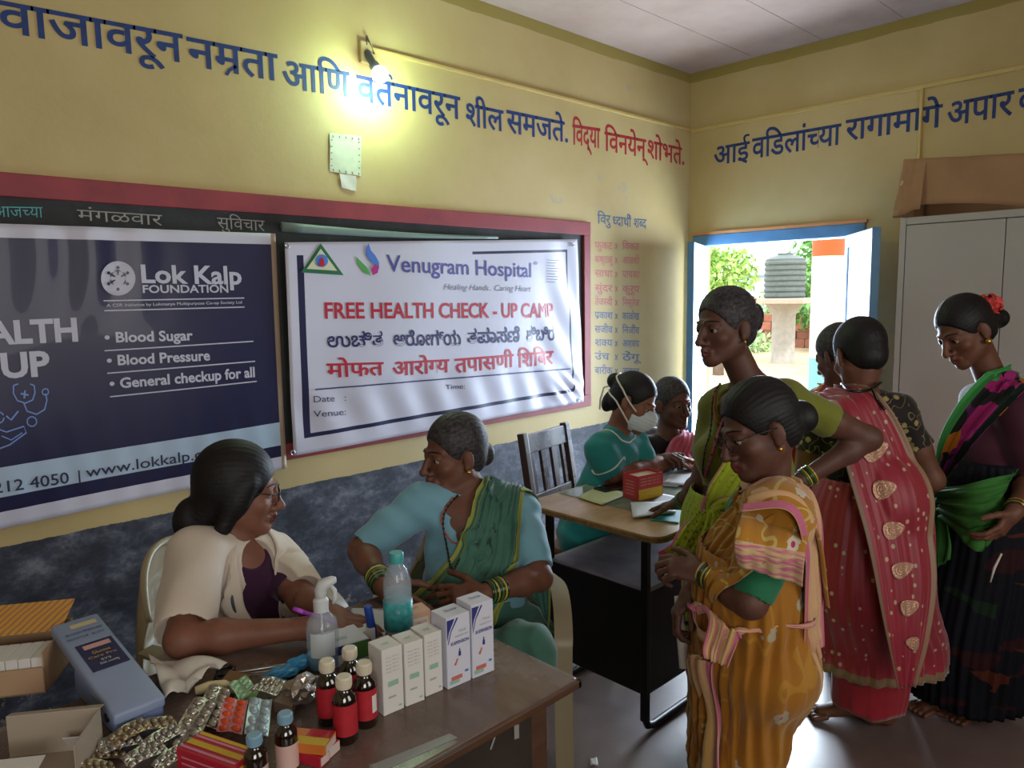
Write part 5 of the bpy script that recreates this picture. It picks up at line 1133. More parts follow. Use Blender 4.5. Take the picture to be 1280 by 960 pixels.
skirt('saree_skirt', M_DARK, mul.root, mul.org, [(.95, cx, cy, .15, .13), (.82, cx, cy, .19, .165), (.6, cx, cy, .205, .19), (.3, fx + .0, fy + .01, .19, .20), (.055, fx + .01, fy + .02, .175, .19)], mul.front, n=18, amp=.014, seed=30)
skf = mul.f.clone(); skf.cone(np.array([cx, cy, .9]), np.array([fx, fy, .3]), .165, .20, .02, (mul.right, 1.12)); fl2 = [uG, skf]
ribbon('saree_drape', [A(1270, 465, 2.72), A(1243, 462, 2.60), A(1205, 495, 2.55), A(1178, 545, 2.55), A(1172, 590, 2.62)], [A(1300, 500, 2.6), A(1285, 486, 2.48), A(1252, 520, 2.40), A(1215, 560, 2.42), A(1182, 600, 2.56)], M_MUL, mul.root, mul.org, fl2, off=.012, pleats=4, amp=.008, nu=90, nv=50, snap=.02, seed=31)
M_GRN = cloth('leaf_green_cloth', '#356b2e', .3, vs=9, sheen=0, rough=.85)
ribbon('green_waist_fold', [A(1166, 612, 2.60), A(1210, 605, 2.42), A(1250, 595, 2.38), A(1272, 590, 2.44)], [A(1180, 650, 2.56), A(1212, 680, 2.36), A(1238, 672, 2.34), A(1262, 640, 2.38)], M_GRN, mul.root, mul.org, fl2, off=.018, pleats=4, amp=.014, nu=50, nv=44, seed=32)
ribbon('green_back_fall', [A(1156, 600, 2.75), A(1153, 640, 2.72), A(1152, 690, 2.70), A(1160, 720, 2.68)], [A(1190, 600, 2.60), A(1190, 640, 2.58), A(1192, 680, 2.56), A(1190, 700, 2.56)], M_GRN, mul.root, mul.org, fl2, off=.012, pleats=4, amp=.012, nu=40, nv=36, seed=33)
flower('hair_flowers', mul.q(-.018, -.118, .036), .046, mat('red_orange_petals', '#c83a34', .6, var=.35, vs=70), mul.root, mul.org, 110, 5)
sphere_obj('earring', mul.q(-.084, .002, -.046), .0105, M_GOLD, mul.root, mul.org)
bangles(mul, mul.Wl, mul.El, [M_DG, M_GOLD, M_DG], 5, .01, .03)

# ---------- woman half hidden behind the red one
hp = A(1048, 445, 2.86)
hid = build_person('person in a pink and yellow striped saree half hidden behind the red saree', .006, (hp, dirv(-.40, -.25, -.88), dirv(-.05, 1, 0), 1.0),
    A(1072, 512, 2.98), A(1010, 512, 2.84), A(1062, 680, 2.98), A(1090, 600, 3.0), A(1060, 640, 3.1), A(985, 595, 2.86), A(985, 640, 3.05),
    (dirv(-.6, -.3, -.6), dirv(-.5, -.3, -.5), .6, 1), (dirv(-.6, -.3, -.6), dirv(.5, -.3, -.5), .6, -1), SK3, hairm=HAIR_G, eyes=False, legs=[(A(1080, 720, 3.0), A(1084, 790, 3.0), np.append(A(1088, 860, 3.0)[:2], .07)), (A(1064, 720, 2.96), A(1068, 790, 2.96), np.append(A(1070, 860, 2.96)[:2], .07))], feet=[dirv(-.3, 0, -.9)] * 2)
M_STR = bordered('striped_pink_yellow', '#a82a50', [(.12, .2, '#c89a4a'), (.32, .38, '#c89a4a'), (.5, .6, '#c7a07a'), (.72, .78, '#c89a4a'), (.9, 1, '#c8b0a0')])
o, hG = garment(hid, 'blouse', cloth('orange_blouse', '#a85c3c', .12), .008, cones=[sleeve_cut(hid.Sr, hid.Er, .5), sleeve_cut(hid.Sl, hid.El, .5), (hid.nb + hid.up * .02, hid.hp, .054, .10, 0)])
cx, cy = hid.pelvis[0], hid.pelvis[1]
skirt('saree_skirt', M_STR, hid.root, hid.org, [(.95, cx, cy, .16, .13), (.8, cx, cy, .17, .15), (.5, cx + .02, cy - .02, .14, .13), (.06, cx + .03, cy - .03, .13, .12)], hid.front, n=18, amp=.014, seed=40, nt=110, nz_=36)
ribbon('saree_drape', [A(1040, 480, 3.0), A(1018, 488, 2.84), A(985, 540, 2.75), A(975, 620, 2.78)], [A(1070, 500, 3.0), A(1050, 500, 2.78), A(1030, 560, 2.72), A(1010, 640, 2.74)], M_STR, hid.root, hid.org, [hG, hid.f], off=.010, pleats=3, amp=.008, nu=60, nv=40, seed=41)
if 0: pass
for P_ in (doc, blue, nurse, pink, olive, must, red, mul, hid):
    L = lambda a, b: round(float(np.linalg.norm(a - b)), 2)
    print(P_.label[:32], 'sh', L(P_.Sr, P_.Sl), 'UA', L(P_.Sr, P_.Er), L(P_.Sl, P_.El), 'FA', L(P_.Er, P_.Wr), L(P_.El, P_.Wl), 'tor', L(P_.mid, P_.pelvis), 'head z', round(float(P_.hp[2]), 2), 'neck', L(P_.nb, P_.hp), 'pel', np.round(P_.pelvis, 2), 'sh z', round(float(P_.mid[2]), 2))
# ------------------------------------------------------------------ furniture
DZT = .76
def wood(name, c1, c2, rough=.45, scale=(2, 14, 14), dirt=None):
    m, nt, b = new_mat(name); n = noise(nt, coord(nt, 'Object', scale), 3.0, 8, .7); col = ramp(nt, n, [(.3, c1), (.7, c2)])
    n2 = noise(nt, coord(nt), 5, 6, .7)
    if dirt: col = mixc(nt, ramp(nt, n2, [(.5, (0, 0, 0)), (.75, (.6, .6, .6))]), col, dirt)
    nt.links.new(col, b.inputs['Base Color']); nt.links.new(ramp(nt, n2, [(.3, (rough - .12,) * 3), (.7, (rough + .12,) * 3)]), b.inputs['Roughness']); bump(nt, b, n, .15, .003); return m
M_DESK = wood('brown_desk_top', '#5a4a40', '#746258', .27, (6, 1.2, 6), '#857870'); M_DESKD = wood('dark_desk_panel', '#221b16', '#30271f', .6, (1, 8, 2), '#3c332a')
M_EDGEW = wood('desk_edge_wood', '#5a3a26', '#3c281c', .5)
desk = empty('desk', (.5, 1.28, 0), label='dark brown wooden desk in the foreground covered with medicines', cat='desk')
cbox('desktop', (-.35, .955, .741), (1.095, 1.615, DZT), M_DESK, desk, .006)
cbox('edge_strip', (-.35, .948, .739), (1.10, .958, .757), M_EDGEW, desk, .003); cbox('edge_strip', (1.088, .948, .739), (1.10, 1.615, .757), M_EDGEW, desk, .003)
cbox('front_panel', (-.30, 1.000, .22), (1.005, 1.02, .735), M_DESKD, desk); cbox('side_panel', (1.00, 1.02, .22), (1.02, 1.56, .735), M_DESKD, desk)
for x in (1.0, -.32):
    for y in (1.0, 1.52): cbox('leg', (x, y, 0), (x + .05, y + .05, .735), M_EDGEW, desk, .004)
PDK = ('y', .998)
for s, a, b_ in (('7', (611, 938), (622, 934)), ('1', (643, 925), (649, 923))):
    keep_world(text_on('chalk_number', s, a, b_, 19, mat('grey_chalk', '#8a8880', .9), None, PDK, bold=-.02 if s == '1' else 0), desk)
def ground_box(name, label, cat, A_, B_, depth, top, mats, group=None, parent_m=None, bev=.0012, faces=None, base=DZT, thick=None):
    """A_,B_: pixel positions of the front bottom corners, top: pixel y of the top corner above A_"""
    a = at_z(*A_, base); b = at_z(*B_, base); d = b - a; L = np.linalg.norm(d); ang = math.atan2(d[1], d[0])
    if thick is None:
        r = ray(A_[0], top); hd = np.hypot(a[0], a[1]); hh = CAM[2] + r[2] * hd / np.hypot(r[0], r[1]) - base
    else: hh = thick
    e = empty(name, tuple(a), ang, label, cat, group); bm = bmesh.new(); box(bm, (0, 0, 0), (L, depth, hh), bev, seg=1)
    for f in bm.faces:
        n = f.normal
        f.material_index = 0
    o = bm_obj('carton_body', bm, mats, e); return e, L, hh
def face_rect(par, name, face, u0, u1, v0, v1, L, D, Hh, m, lift=.0006):
    """flat printed patch on a box face; face in front/left/right/top, uv in 0..1"""
    if face == 'front': P = [(u0 * L, -lift, v0 * Hh), (u1 * L, -lift, v0 * Hh), (u1 * L, -lift, v1 * Hh), (u0 * L, -lift, v1 * Hh)]
    if face == 'left': P = [(-lift, (1 - u0) * D, v0 * Hh), (-lift, (1 - u1) * D, v0 * Hh), (-lift, (1 - u1) * D, v1 * Hh), (-lift, (1 - u0) * D, v1 * Hh)]
    if face == 'right': P = [(L + lift, u0 * D, v0 * Hh), (L + lift, u1 * D, v0 * Hh), (L + lift, u1 * D, v1 * Hh), (L + lift, u0 * D, v1 * Hh)]
    if face == 'top': P = [(u0 * L, v0 * D, Hh + lift), (u1 * L, v0 * D, Hh + lift), (u1 * L, v1 * D, Hh + lift), (u0 * L, v1 * D, Hh + lift)]
    return pyd(name, P, [(0, 1, 2, 3)], m, par)
def face_tri(par, name, pts, L, Hh, m, lift=.0009): return pyd(name, [(u * L, -lift, v * Hh) for u, v in pts], [tuple(range(len(pts)))], m, par)
def face_text(par, s, u0, u1, v0, hfrac, L, Hh, m, D=None, face='front', lift=.001, bold=0.0):
    V, Fc = gm(s, bold); x0, x1 = V[:, 0].min(), V[:, 0].max(); u = (V[:, 0] - x0) / (x1 - x0); t = V[:, 1] / .7
    if face == 'front': P = [((u0 + (u1 - u0) * a) * L, -lift, (v0 + hfrac * b) * Hh) for a, b in zip(u, t)]
    if face == 'top': P = [((u0 + (u1 - u0) * a) * L, (v0 + hfrac * b) * D, Hh + lift) for a, b in zip(u, t)]
    if face == 'right': P = [(L + lift, (u0 + (u1 - u0) * a) * D, (v0 + hfrac * b) * Hh) for a, b in zip(u, t)]
    return pyd('printed_words', P, Fc, m, par)
W1 = mat('carton_white', '#cfcdc8', .55); W2 = mat('carton_bluewhite', '#c9cbd8', .5); INK = mat('pale_grey_print', '#9aa0a0', .6); INKB = mat('indigo_print', '#2c2f78', .5); INKR = mat('coral_print', '#c0655a', .5); INKG = mat('pale_green_print', '#8ab0a0', .6)
lab = ['leftmost of the three plain white tall medicine cartons beside the syrup bottles', 'middle one of the three plain white tall medicine cartons', 'rightmost of the three plain white tall medicine cartons']
for i, (a, b_, tp) in enumerate((((480, 896), (505.5, 885), 814), ((507.5, 884), (531, 875), 806), ((532.5, 871.5), (554, 862.5), 795))):
    e, L, Hh = ground_box('medicine_carton', lab[i], 'box', a, b_, .052, tp, W1, 'plain white medicine cartons')
    for k in range(5): face_text(e, 'Syrup 100 ml', .18, .78, .86 - .055 * k, .022, L, Hh, INK)
    face_rect(e, 'printed_panel', 'front', .25, .75, .42, .50, L, .052, Hh, INKG); face_rect(e, 'printed_panel', 'front', .25, .62, .24, .27, L, .052, Hh, INK); face_rect(e, 'printed_panel', 'front', .74, .88, .07, .10, L, .052, Hh, INKG)
    face_text(e, 'ml', .3, .6, .35, .2, L, Hh, INKG, D=.052, face='top')
for i, (a, b_, tp) in enumerate((((560, 862.5), (589, 850), 774), ((591, 849), (618, 838), 757.5))):
    e, L, Hh = ground_box('suspension_carton', ['left one of the two tall white cartons with purple corner print', 'right one of the two tall white cartons with purple corner print, tallest on the desk'][i], 'box', a, b_, .055, tp, W2, 'white and purple suspension cartons')
    face_tri(e, 'printed_corner', [(0.02, .97), (.34, .97), (.10, .80), (.02, .68)], L, Hh, INKB); face_tri(e, 'printed_corner', [(.42, .97), (.50, .97), (.20, .80), (.05, .62), (.05, .66), (.17, .81)], L, Hh, INKB)
    face_text(e, 'SUSPENSION', .16, .92, .60, .045, L, Hh, INKB, bold=.02); face_text(e, 'Oral', .5, .8, .76, .035, L, Hh, INK); face_text(e, 'ALBENDAZOLE', .35, .9, .70, .022, L, Hh, INK)
    face_tri(e, 'printed_bottle', [(.48, .42), (.58, .42), (.58, .47), (.55, .50), (.55, .53), (.51, .53), (.51, .50), (.48, .47)], L, Hh, INKB); face_tri(e, 'printed_swirl', [(.28, .32), (.36, .30), (.46, .38), (.42, .40), (.34, .35)], L, Hh, INKR)
    face_rect(e, 'printed_panel', 'front', .16, .62, .10, .155, L, .055, Hh, INKR); face_rect(e, 'printed_panel', 'front', .08, .5, .05, .10, L, .055, Hh, INKG); face_rect(e, 'printed_panel', 'front', .74, .88, .16, .19, L, .055, Hh, mat('blue_print', '#3a6fb0', .5))
    face_text(e, 'Susp', .3, .8, .5, .16, L, Hh, INKB, D=.055, face='top')
PEA = mat('peach_carton', '#d3a98c', .55); PEW = mat('peach_white', '#d8cfc6', .55)
for i, (a, b_, tp) in enumerate((((483, 800), (508, 803), 772), ((513, 797), (539, 790), 768))):
    e, L, Hh = ground_box('small_carton', ['small peach and white carton nearer the papers', 'small peach and white carton touching the tall cartons'][i], 'box', a, b_, .05, tp, PEA, 'small peach cartons')
    face_rect(e, 'printed_panel', 'front', .12, .88, .25, .75, L, .05, Hh, PEW); face_text(e, 'TABLETS', .2, .8, .5, .12, L, Hh, INKR); face_text(e, 'IP', .35, .65, .4, .2, L, Hh, INKR, D=.05, face='top')
e, L, Hh = ground_box('flat_carton', 'white flat carton with navy and green sides behind the syrup bottles', 'box', (410, 838), (462, 822), .085, 812, W2)
face_rect(e, 'navy_band', 'front', 0, .42, .55, .98, L, .085, Hh, INKB); face_rect(e, 'green_band', 'front', .45, 1, .1, .95, L, .085, Hh, mat('carton_green', '#4a7a34', .5)); face_text(e, 'Tablets', .15, .6, .3, .2, L, Hh, INKG, D=.085, face='top')
e, L, Hh = ground_box('flat_carton', 'white thin carton with a navy edge lying beside the hand', 'box', (436, 815), (470, 803), .06, 796, W1); face_rect(e, 'navy_band', 'right', 0, 1, .3, 1, L, .06, Hh, INKB)
# syrup bottles
M_AMB = mat('amber_bottle_glass', '#170b08', .12, spec=.8, coat=.6); M_LABR = mat('red_label', '#a8202c', .5, var=.12, vs=50); M_CAPW = mat('cream_cap', '#cfc6b0', .5); M_CAPB = mat('light_blue_cap', '#7fa3b8', .45); M_LABP = mat('pink_label', '#c9a69c', .5)
def bottle(px, py, label, capm, labm, H=.118, r=.0215, group=None, labelspan=(.25, .62), white_patch=False):
    c = at_z(px, py, DZT); e = empty('syrup_bottle', tuple(c), random.uniform(-.4, .4) + math.atan2(-c[1], -c[0]) , label, 'bottle', group)
    bm = bmesh.new(); lathe(bm, [(r * .86, 0), (r, .004), (r, H * .62), (r * .93, H * .70), (r * .62, H * .77), (r * .5, H * .80), (r * .5, H * .84)], 28); bm_obj('glass_body', bm, M_AMB, e, auto=.9)
    bm = bmesh.new(); cr = r * .64
    lathe(bm, [(cr * .98, H * .83), (cr, H * .835), (cr, H * .985), (cr * .9, H), (.0001, H)], 32); bm_obj('cap', bm, capm, e, auto=.6)
    rib = bmesh.new(); 
    for k in range(32):
        a = 2 * PI * k / 32; vs = box(rib, (cr - .0004, -.0006, H * .86), (cr + .0009, .0006, H * .97)); tf(rib, vs, Matrix.Rotation(a, 4, 'Z'))
    o = bm_obj('cap_ribs', rib, capm, e); o['kind'] = 'stuff'
    bm = bmesh.new(); n = 30; z0, z1 = H * labelspan[0] * .6, H * labelspan[1]
    ring = [[bm.verts.new(((r + .0005) * math.cos(a), (r + .0005) * math.sin(a), z)) for a in np.linspace(-2.3, 2.3, n)] for z in (z0, z1)]
    for k in range(n - 1): bm.faces.new((ring[0][k], ring[0][k + 1], ring[1][k + 1], ring[1][k]))
    bm_obj('label', bm, labm, e, smooth=True)
    if white_patch:
        bm = bmesh.new(); ring = [[bm.verts.new(((r + .0009) * math.cos(a), (r + .0009) * math.sin(a), z)) for a in np.linspace(.35, .9, 6)] for z in (z0 + .012, z1 - .012)]
        for k in range(5): bm.faces.new((ring[0][k], ring[0][k + 1], ring[1][k + 1], ring[1][k]))
        bm_obj('label_patch', bm, W1, e, smooth=True)
    return e
bottle(412, 902, 'red-labelled brown syrup bottle, leftmost of the four with cream caps', M_CAPW, M_LABR, group='red-labelled syrup bottles', H=.122)
bottle(440, 884, 'red-labelled brown syrup bottle, furthest back of the four', M_CAPW, M_LABR, group='red-labelled syrup bottles', H=.122)
bottle(458, 905, 'red-labelled brown syrup bottle next to the white cartons', M_CAPW, M_LABR, group='red-labelled syrup bottles', H=.122, white_patch=True)
bottle(433, 925, 'red-labelled brown syrup bottle standing foremost of the four', M_CAPW, M_LABR, group='red-labelled syrup bottles', H=.122)
bottle(360, 960, 'small dark bottle with a light blue cap and pink label, right of two', M_CAPB, M_LABP, H=.10, r=.0185, group='blue-capped bottles', labelspan=(.1, .5))
bottle(322, 990, 'small dark bottle with a light blue cap beside the red and yellow box', M_CAPB, M_LABP, H=.10, r=.0185, group='blue-capped bottles', labelspan=(.1, .5))
# red and yellow boxes
RDX = mat('carton_red', '#b01e34', .45); YLX = mat('carton_yellow', '#c9a520', .45); PKX = mat('carton_pink', '#c97a90', .5); ORX = mat('carton_orange', '#c8702c', .45); PLX = mat('carton_pale', '#c9b8b0', .5)
a = at_z(244, 985, DZT); 
e = empty('tablet_carton', (float(at_z(291, 1000, DZT)[0]), float(at_z(291, 1000, DZT)[1]), DZT), math.radians(-33), 'red carton with yellow and pink stripes at the front of the desk', 'box')
p0 = at_z(293, 1008, DZT); pl_ = at_z(240, 975, DZT)
def quad_box(name, label, cat, px3, zt, zb, mats, group=None):
    """box from three top-face pixels (front-left, front corner, front-right order around the near corner)"""
    L_ = at_z(*px3[0], zt); C_ = at_z(*px3[1], zt); R__ = at_z(*px3[2], zt); u = R__ - C_; v = L_ - C_; ang = math.atan2(u[1], u[0]); Lu = np.linalg.norm(u)
    n = np.array([-u[1], u[0], 0]) / Lu; Lv = float(v @ n); e = empty(name, (C_[0], C_[1], zb), ang, label, cat, group)
    bm = bmesh.new(); box(bm, (0, 0, 0), (Lu, Lv, zt - zb), .001, seg=1); bm_obj('carton_body', bm, mats, e); return e, Lu, Lv, zt - zb
bpy.data.objects.remove(e)
e, L, D_, Hh = quad_box('tablet_carton', 'red carton with yellow and pink stripes at the front of the desk', 'box', ((241, 921), (290, 960), (322, 936)), .815, DZT, RDX)
for (v0, v1, m) in ((.12, .22, PKX), (.34, .56, YLX), (.68, .78, PKX), (.82, .95, YLX)): face_rect(e, 'printed_stripe', 'top', v0, v1, .02, .98, L, D_, Hh, m)
face_rect(e, 'printed_stripe', 'front', .02, .98, .55, .85, L, D_, Hh, YLX)
for v0 in (.15, .35, .55, .75): face_rect(e, 'printed_stripe', 'left', .1, .7, v0, v0 + .06, L, D_, Hh, PKX)
e, L, D_, Hh = quad_box('tablet_carton', 'orange and yellow carton on top of the small stack beside the syrup bottles', 'box', ((374, 897), (406, 933), (420, 914)), .800, DZT + .022, ORX, 'stacked small cartons')
face_rect(e, 'printed_stripe', 'top', 0, .48, 0, 1, L, D_, Hh, YLX); face_rect(e, 'printed_stripe', 'top', .5, 1, .0, .55, L, D_, Hh, RDX); face_rect(e, 'printed_panel', 'front', .05, .9, .1, .9, L, D_, Hh, PLX)
e, L, D_, Hh = quad_box('tablet_carton', 'red and pale carton at the bottom left of the small stack', 'box', ((374, 915), (400, 947), (412, 936)), .781, DZT, RDX, 'stacked small cartons'); face_rect(e, 'printed_panel', 'front', .05, .9, .15, .85, L, D_, Hh, PLX)
e, L, D_, Hh = quad_box('tablet_carton', 'white-ended red carton at the bottom right of the small stack', 'box', ((395, 900), (408, 938), (424, 924)), .781, DZT, RDX, 'stacked small cartons'); face_rect(e, 'printed_panel', 'front', .0, 1, .1, .95, L, D_, Hh, PLX)
# blister strips
M_FOIL = mat('foil', '#b9b4ae', .26, .9, var=.25, vs=60, bmp=.5, bs=120); M_FOILG = mat('foil_gold', '#a89880', .3, .85, var=.3, vs=50, bmp=.5, bs=120); M_CAPS = mat('orange_capsule', '#cf4c1e', .35); M_PINKF = mat('pink_blister', '#c98088', .4); M_GRNF = mat('green_blister', '#9fc4a0', .35, .3); M_BLUF = mat('pale_blue_blister', '#a9bcc8', .35, .3)
def blister(label, pts, zt, m, nx, ny, bm_m=None, group=None, curl=.003, tilt=0.0, r=.45, rows=None):
    """strip from three top pixels (start, near corner, far corner)"""
    P0, P1, P2 = [at_z(*p, zt) for p in pts]; u = P1 - P0; v = P2 - P1; Lu, Lv = np.linalg.norm(u), np.linalg.norm(v); uh, vh = u / Lu, v / Lv
    e = empty('blister_strip', tuple(P0), 0, label, 'blister strip', group); V = []; Fc = []; K = 14
    def S(a, b): return uh * a * Lu + vh * b * Lv + np.array([0, 0, curl * math.sin(3 * a + 1) + tilt * a + .002 * math.sin(7 * b + 4 * a)])
    V = [S(i / K, j / 6) for i in range(K + 1) for j in range(7)]; Fc = [(i * 7 + j, i * 7 + j + 1, (i + 1) * 7 + j + 1, (i + 1) * 7 + j) for i in range(K) for j in range(6)]
    o = pyd('foil_sheet', V, Fc, m, e, smooth=False); s = o.modifiers.new('s', 'SOLIDIFY'); s.thickness = .0008
    me = None
    bmx = bmesh.new(); bmesh.ops.create_uvsphere(bmx, u_segments=8, v_segments=5, radius=1.0)
    ra, rb = r * Lu / nx, r * Lv / ny; T = Matrix(((uh[0] * ra, vh[0] * rb, 0, 0), (uh[1] * ra, vh[1] * rb, 0, 0), (uh[2] * ra, vh[2] * rb, .0042, 0), (0, 0, 0, 1)))
    bmx.transform(T); me = bpy.data.meshes.new('tablet_pocket'); bmx.to_mesh(me); bmx.free(); me.polygons.foreach_set('use_smooth', [True] * len(me.polygons)); me.materials.append(bm_m or m)
    for i in range(nx):
        for j in range(ny):
            q = bpy.data.objects.new('tablet_pocket', me); q.location = Vector(S((i + .5) / nx, (j + .5) / ny)) + Vector((0, 0, .001)); link(q, e)
    return e
blister('silver tablet strip with a purple rim beside the pressure monitor', ((244, 873), (207, 925), (240, 931)), .785, M_FOIL, 5, 2, tilt=-.01)
blister('silver tablet strip crossing under the purple-rimmed strip', ((262, 858), (240, 905), (272, 910)), .780, M_FOIL, 5, 2, group='silver strips')
blister('strip with two rows of orange capsules behind the red carton', ((281, 874), (270, 908), (302, 912)), .795, M_PINKF, 5, 2, M_CAPS, tilt=-.006, r=.42)
blister('pale blue strip leaning right of the orange capsules', ((313, 874), (305, 915), (335, 918)), .795, M_BLUF, 4, 2, group='pale strips')
blister('pale green strip behind the orange capsules', ((285, 858), (300, 875), (322, 862)), .785, M_GRNF, 4, 2, group='pale strips')
blister('shiny silver strip under the green strip', ((312, 866), (345, 868), (362, 850)), .790, M_FOIL, 5, 2, group='silver strips')
for k, (a, b_, c) in enumerate((((104, 938), (150, 925), (160, 940)), ((118, 930), (168, 910), (180, 925)), ((132, 925), (176, 897), (190, 908)), ((150, 950), (196, 918), (210, 930)), ((165, 905), (215, 892), (222, 905)), ((170, 935), (215, 905), (228, 916)), ((96, 952), (140, 945), (146, 962)), ((188, 958), (226, 925), (240, 935)))):
    blister(['brown foil strip at the left end of the heap before the pressure monitor', 'second brown foil strip of the heap, beside the monitor foot', 'brown foil strip with a red mark in the middle of the heap', 'long foil strip lowest in the middle of the heap', 'foil strip topmost at the right of the heap', 'foil strip lying across the right side of the heap', 'silver and yellow strip at the lower left of the heap', 'foil strip at the lower right of the heap'][k], (a, b_, c), .775 + .004 * (k % 4), [M_FOILG, M_FOIL][k % 2], 5, 2, group='heap of foil strips', tilt=.006 * ((k % 3) - 1))
# crumpled foil ball
def crumple(name, label, cat, c, r, m, seed, sub=3, amp=.35, jag=0):
    bm = bmesh.new(); bmesh.ops.create_icosphere(bm, subdivisions=sub, radius=1.0); rr = random.Random(seed); ph = [rr.random() * 9 for _ in range(6)]
    for v in bm.verts:
        n = v.co.normalized(); k = 1 + amp * (math.sin(5 * n.x + ph[0]) * math.sin(6 * n.y + ph[1]) * .5 + .5 * abs(math.sin(11 * n.z + 7 * n.x + ph[2])) - .4 + jag * rr.random())
        v.co = Vector((n.x * r[0] * k, n.y * r[1] * k, n.z * r[2] * k + r[2]))
    z0 = min(v.co.z for v in bm.verts)
    for v in bm.verts: v.co.z -= z0
    o = bm_obj(name, bm, m, None); o.location = c; return tag(o, label, cat)
crumple('foil_blister_pack', 'crumpled silver foil packet shining beside the syrup bottles', 'packet', tuple(at_z(380, 880, DZT)), (.034, .03, .026), M_FOIL, 4, 3, .4, .22)
crumple('crumpled_glove', 'bright blue crumpled glove behind the foil packet', 'glove', tuple(at_z(352, 850, DZT)), (.040, .018, .012), mat('blue_glove', '#2f86b8', .4), 5, 3, .5, .1)
crumple('crumpled_glove', 'bright blue crumpled glove beside the spray bottle', 'glove', tuple(at_z(375, 838, DZT)), (.030, .016, .014), mat('blue_glove', '#2f86b8', .4), 6, 3, .5, .1)
crumple('paper_wad', 'white crumpled paper wad left of the flat carton', 'paper', tuple(at_z(398, 868, DZT)), (.02, .018, .016), W1, 9, 3, .4, .1)
def slab(name, label, cat, px, z0, th, m, group=None, curve=0.0):
    P = [at_z(*p, z0) for p in px]; c = sum(P) / len(P); bm = bmesh.new(); vs = [bm.verts.new(tuple(p - c + np.array([0, 0, curve * (i % 2)]))) for i, p in enumerate(P)]; f = bm.faces.new(vs); bm.normal_update()
    if f.normal.z < 0: f.normal_flip()
    g = bmesh.ops.extrude_face_region(bm, geom=[f]); 
    for v in g['geom']:
        if isinstance(v, bmesh.types.BMVert): v.co.z += th
    o = bm_obj(name, bm, m, None); o.location = c; return tag(o, label, cat, group)
slab('brown_packet', 'brown flat packet with a green edge beside the scissors', 'packet', [(268, 868), (296, 874), (314, 850), (288, 844)], DZT, .012, mat('brown_packet', '#7a5430', .5))
slab('green_packet', 'small pale green packet under the brown packet', 'packet', [(290, 880), (318, 880), (326, 862), (300, 862)], DZT, .006, mat('green_packet', '#8fc07a', .5))
slab('cardboard_flap', 'grey-brown torn cardboard piece leaning at the foil packet', 'cardboard', [(343, 890), (366, 897), (374, 868), (352, 862)], DZT, .022, mat('cardboard_piece', '#8a7868', .8))
o = slab('paper_strip', 'pale torn paper strip stuck along the front edge of the desk', 'paper', [(470, 972), (482, 962), (572, 922), (562, 917), (465, 956)], DZT + .0002, .0006, mat('pale_tape', '#8e928c', .6))
# capped swab, lid and scissors
e = empty('scissors', tuple(at_z(300, 842, DZT)), math.radians(-30), 'scissors with black handles and a steel blade behind the brown packet', 'scissors')
M_BLKP = mat('black_plastic', '#121214', .4)
for s in (-1, 1):
    bm = bmesh.new(); tube(bm, [Vector((-.03, .014 * s, .005)) + p for p in torus_pts((0, 0, 0), (0, 0, 1), .016, 18)], .0045, 7, cap=False); bm_obj('handle', bm, M_BLKP, e, smooth=True)
    bm = bmesh.new(); vs = box(bm, (-.015, -.003, .002 * (s + 1)), (.095, .004, .002 * (s + 1) + .0016), .0005); tf(bm, vs, Matrix.Rotation(.06 * s, 4, 'Z')); bm_obj('blade', bm, M_STEEL, e)
bm = bmesh.new(); tube(bm, [(-.035, 0, .011), (-.01, .004, .012), (.02, .0, .012), (.032, -.003, .011)], [.008, .012, .011, .006], 10); o = bm_obj('cream_tube', bm, mat('cream_tube', '#cbbf94', .5), None, smooth=True); o.location = at_z(268, 866, DZT); o.rotation_euler = (0, 0, math.radians(-25)); tag(o, 'small cream-coloured tube lying before the white cloth', 'tube')
bm = bmesh.new(); lathe(bm, [(.013, 0), (.014, .003), (.013, .007), (.008, .008), (0, .007)], 18); o = bm_obj('round_lid', bm, [mat('coral_lid', '#c8603c', .5)], None, auto=.5); o.location = at_z(346, 841, DZT); tag(o, 'small coral and white round lid behind the blue glove', 'lid')
# white cloth
def sheet(name, label, cat, px, z, m, hgt, seed, n=26, thick=.0012, zf=None, group=None):
    P = [at_z(*p, z) for p in px]; c = sum(P) / 4; rr = np.random.default_rng(seed); ph = rr.random(6) * 6; V = []; 
    for j in range(n + 1):
        for i in range(n + 1):
            u, v = i / n, j / n; q = (P[0] * (1 - u) + P[1] * u) * (1 - v) + (P[3] * (1 - u) + P[2] * u) * v
            w = hgt * (abs(math.sin(3.2 * u + 2.1 * v + ph[0])) * .6 + .4 * abs(math.sin(6 * v - 3 * u + ph[1]))) if zf is None else zf(u, v)
            V.append(q - c + np.array([0, 0, .001 + w]))
    Fc = [(j * (n + 1) + i, j * (n + 1) + i + 1, (j + 1) * (n + 1) + i + 1, (j + 1) * (n + 1) + i) for j in range(n) for i in range(n)]
    o = pyd(name, V, Fc, m, None, smooth=True); o.location = c; s = o.modifiers.new('s', 'SOLIDIFY'); s.thickness = thick; s.offset = 1; return tag(o, label, cat, group)
sheet('white_cloth', 'rumpled white cloth between the pressure monitor and the forearm', 'cloth', [(208, 888), (240, 868), (285, 842), (186, 830)], DZT, mat('white_cotton', '#c8c2b8', .85), .035, 3)
M_PAP = mat('white_paper', '#c6cad2', .8)
sheet('prescription_paper', 'white prescription papers under the writing hand', 'paper', [(420, 806), (482, 800), (488, 762), (440, 762)], DZT, M_PAP, .003, 5, 8, .001)
